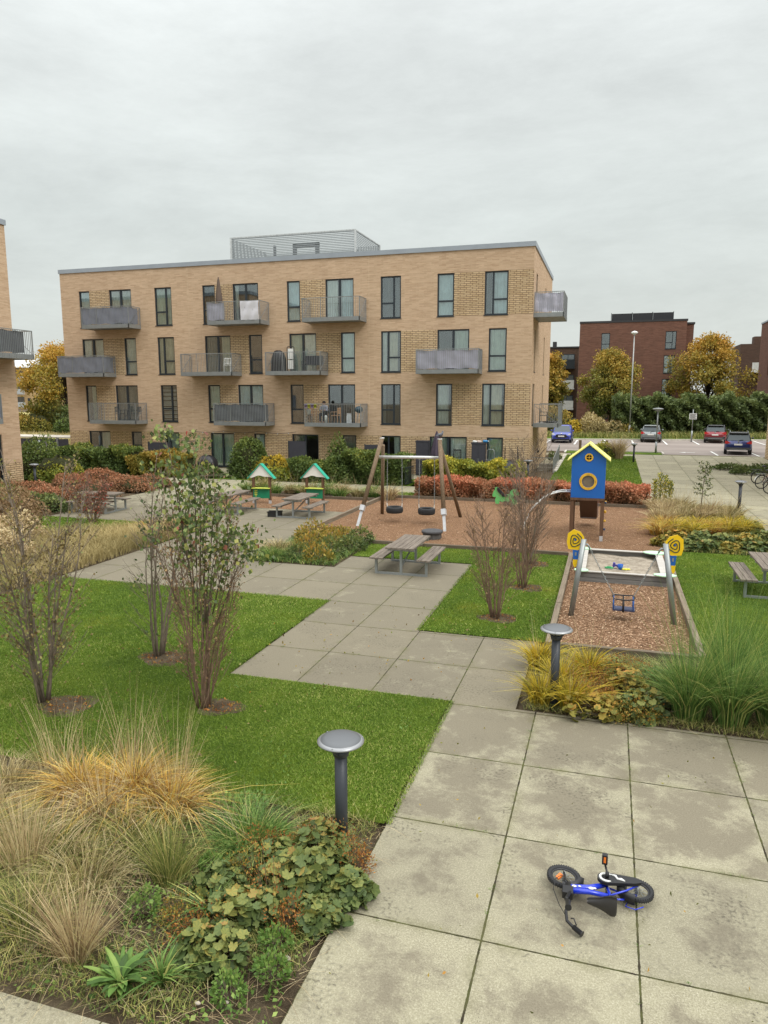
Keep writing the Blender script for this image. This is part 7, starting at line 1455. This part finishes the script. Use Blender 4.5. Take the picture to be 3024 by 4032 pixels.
# busy balcony
table((-15.95, 40.3, Z[0]), .42, .70, FRM, 'dark table in front of the seated person on the busy balcony'); chair((-15.35, 40.2, Z[0]), R(-95), Wd1, 'light wooden slatted chair right of the seated person'); chair((-16.75, 40.35, Z[0]), R(90), Wd1, 'pale wooden slatted chair at the left end of the busy balcony', h=.95)
for k, (x, m, c) in enumerate(((-17.02, 'lilac', (150, 132, 176)), (-16.82, 'lime', (184, 190, 60)), (-16.62, 'lilac', (160, 142, 184)), (-16.42, 'lime', (190, 192, 62)))):
    b = M(); b.lathe([(.0, -.02), (.055, -.02), (.08, .17), (.088, .17), (.088, .19), (.07, .19), (.06, .0)], 14); tag(b.build('hanging_pot', plain(m + '_pot', srgb(*c), .5), loc=(x, 39.68, Z[0] + .88)), ('purple' if m == 'lilac' else 'yellow green') + ' pot hooked over the rail of the busy balcony, ' + ('first', 'second', 'third', 'fourth')[k] + ' from the left', 'pot', 'coloured pots hooked on a balcony rail')
t = empty('plant_stand', (-16.95, 40.0, Z[0]), 0, 'white pot on a slim stand at the left end of the busy balcony', 'plant stand'); b = M(); b.lathe([(.0, .48), (.10, .48), (.14, .76), (.15, .78), (.12, .78)], 16); b.build('pot', WHT, t)
for a in (0, 2.1, 4.2): b = M(); b.tube([(.1 * math.cos(a), .1 * math.sin(a), 0), (.08 * math.cos(a), .08 * math.sin(a), .48)], .012, 6); b.build('leg', BLK, t)
b = M(); b.lathe([(0, 0), (.07, 0), (.075, .38), (.04, .45), (0, .46)], 14); tag(b.build('canister', plain('pale_canister', srgb(204, 212, 208), .4), loc=(-15.85, 39.9, Z[0])), 'tall pale canister standing on the busy balcony floor', 'canister')
t = empty('kettle_grill', (-13.95, 40.3, Z[0]), 0, 'teal kettle grill on tripod legs at the right end of the busy balcony', 'grill'); b = M(); b.sphere((0, 0, .78), .24, 16, 10, sc=(1, 1, .85)); b.build('bowl', plain('teal_enamel', srgb(36, 68, 82), .35), t)
for a in (.4, 2.5, 4.6): b = M(); b.tube([(.10 * math.cos(a), .10 * math.sin(a), .62), (.26 * math.cos(a), .26 * math.sin(a), 0)], .012, 6); b.build('leg', GALV, t)
b = M(); b.box(-.13, .13, -.08, .08, 0, .42); b.box(-.11, .11, -.06, .06, .42, .56); tag(b.build('charcoal_bag', plain('white_blue_bag', srgb(196, 202, 204), .7, 0, .2, 9), loc=(-14.45, 40.0, Z[0])), 'white bag standing left of the teal kettle grill', 'bag')
# seated person
t = empty('person', (-16.15, 40.42, Z[0]), 0, 'person with dark hair in a grey top and black trousers seated at the balcony table', 'person')
def skinbody(name, verts, edges, rads, m, parent):
    me = bpy.data.meshes.new(name); me.from_pydata(verts, edges, []); o = bpy.data.objects.new(name, me); COL.objects.link(o); o.parent = parent
    md = o.modifiers.new('skin', 'SKIN'); o.modifiers.new('sub', 'SUBSURF').levels = 1; o.modifiers['sub'].render_levels = 2
    sv = me.skin_vertices[0].data if me.skin_vertices else None
    if sv is None: return o
    for i, r_ in enumerate(rads): sv[i].radius = (r_, r_)
    sv[0].use_root = True; me.materials.append(m); return o
def skin_mesh(name, verts, edges, rads, mats, parent):
    b = M()
    # smooth tapered limbs grown into one surface by voxel remesh
    for a, c_ in edges:
        p, q = Vector(verts[a]), Vector(verts[c_]); n = 5; b.tube([p.lerp(q, i / n) for i in range(n + 1)], [rads[a] + (rads[c_] - rads[a]) * i / n for i in range(n + 1)], 12)
        b.sphere(p, rads[a], 12, 8); b.sphere(q, rads[c_], 12, 8)
    o = b.build(name, mats, parent); rm = o.modifiers.new('remesh', 'REMESH'); rm.mode = 'VOXEL'; rm.voxel_size = .012; rm.use_smooth_shade = True; sm = o.modifiers.new('smooth', 'SMOOTH'); sm.iterations = 4; return o
SKIN = plain('skin_tone', srgb(176, 132, 108), .6); verts = [(0, 0, .50), (0, .0, .72), (0, -.02, .92), (0, -.03, 1.02), (0, -.05, 1.15), (-.17, -.02, .93), (-.22, -.10, .72), (-.10, -.30, .74), (.17, -.02, .93), (.22, -.10, .72), (.10, -.30, .74), (-.10, -.42, .50), (-.10, -.44, .06), (.10, -.42, .50), (.10, -.44, .06), (-.10, -.55, .04), (.10, -.55, .04)]
edges = [(0, 1), (1, 2), (2, 3), (3, 4), (2, 5), (5, 6), (6, 7), (2, 8), (8, 9), (9, 10), (0, 11), (11, 12), (12, 15), (0, 13), (13, 14), (14, 16)]; rads = [.13, .12, .12, .05, .09, .06, .045, .03, .06, .045, .03, .07, .045, .07, .045, .035, .035]
skin_mesh('body', verts, edges, rads, SKIN, t)
b2 = skin_mesh('grey_top', [(0, 0, .56), (0, 0, .74), (0, -.02, .92), (-.17, -.02, .93), (-.22, -.10, .72), (-.15, -.22, .73), (.17, -.02, .93), (.22, -.10, .72), (.15, -.22, .73)], [(0, 1), (1, 2), (2, 3), (3, 4), (4, 5), (2, 6), (6, 7), (7, 8)], [.145, .14, .135, .072, .058, .045, .072, .058, .045], plain('grey_jersey', srgb(120, 124, 134), .9), t)
b3 = skin_mesh('trousers', [(0, 0, .50), (-.10, -.42, .50), (-.10, -.44, .10), (.10, -.42, .50), (.10, -.44, .10)], [(0, 1), (1, 2), (0, 3), (3, 4)], [.145, .082, .058, .082, .058], plain('black_trousers', srgb(34, 34, 38), .9), t)
b = M(); b.sphere((0, -.035, 1.18), .105, 14, 10, sc=(.95, 1.05, 1.0)); b.build('hair', plain('dark_hair', srgb(36, 28, 24), .7), t)
chair((-16.15, 40.55, Z[0]), 0, FRM, 'dark chair carrying the seated person on the busy balcony')
# side balcony chair and round mat
chair((-3.75, 43.9, 2.93), R(90), FRM, 'small black folding chair on the lower end wall balcony')
b = M(); b.lathe([(0, 0), (.45, 0), (.47, .05), (.42, .07), (0, .04)], 24); tag(b.build('round_tray', BLK, loc=(-3.45, 45.2, 2.93)), 'black round tray lying on the lower end wall balcony', 'tray')
# fence between the two blocks
t = empty('panel_fence', (0, 0, 0), 0, 'dark panel fence with grey posts between the two tan blocks', 'fence')
pp = [(-44.5, 41.4), (-40.6, 41.2), (-36.85, 41), (-35.9, 44.5), (-34.95, 44.0)]
pp = [(-47, 41.2), (-43.6, 41.1), (-40.2, 41.0), (-36.8, 41), (-35.9, 41.0), (-34.95, 41.0)]
for i in range(len(pp) - 1):
    a, c_ = pp[i], pp[i + 1]; b = M(); b.beam((a[0] + .08, a[1], .82), (c_[0] - .08, c_[1], .84), .04, 1.56); b.build('panel', PLD, t)
for a in pp[:-1]: b = M(); b.box(a[0] - .06, a[0] + .06, a[1] - .09, a[1] + .05, -.05, 1.72); b.build('post', GALV, t)
b = M(); b.box(-47, -34.95, 41.05, 43.2, 1.66, 1.74); b.build('flat_top', plain('pale_shed_roof', srgb(196, 190, 178), .9), t)
t = empty('metal_rail', (0, 0, 0), 0, 'silver double rail in front of the dark fence at the left frame edge', 'rail'); b = M(); b.tube([(-38.6, 38.2, .62), (-34.6, 38.2, .98)], .035, 8); b.tube([(-38.6, 38.2, .52), (-35.4, 38.2, .86)], .03, 8); b.build('rails', GALV, t)
b = M(); b.tube([(-34.9, 38.2, -.05), (-34.9, 38.2, 1.7)], .06, 10); b.build('post', GALV, t)
t = empty('parked_car', (-63.5, 80, .2), 0, 'distant dark parked car low between the left block and the orange tree', 'car')
b = M(); b.prism([(-2, .3), (-1.95, .75), (-1.3, .9), (-.8, 1.4), (.8, 1.42), (1.4, .95), (2, .8), (2.05, .3)], (0, -.8, 0), (1, 0, 0), (0, 0, 1), -1.6); b.build('body', plain('far_car_grey', srgb(120, 122, 126), .3), t)
for x in (-1.3, 1.3): b = M(); b.lathe([(0, -.1), (.3, -.1), (.3, .1), (0, .1)], 14, (x, -.75, .3), mat=Matrix.Rotation(R(90), 3, 'X')); b.build('wheel', RUB, t)
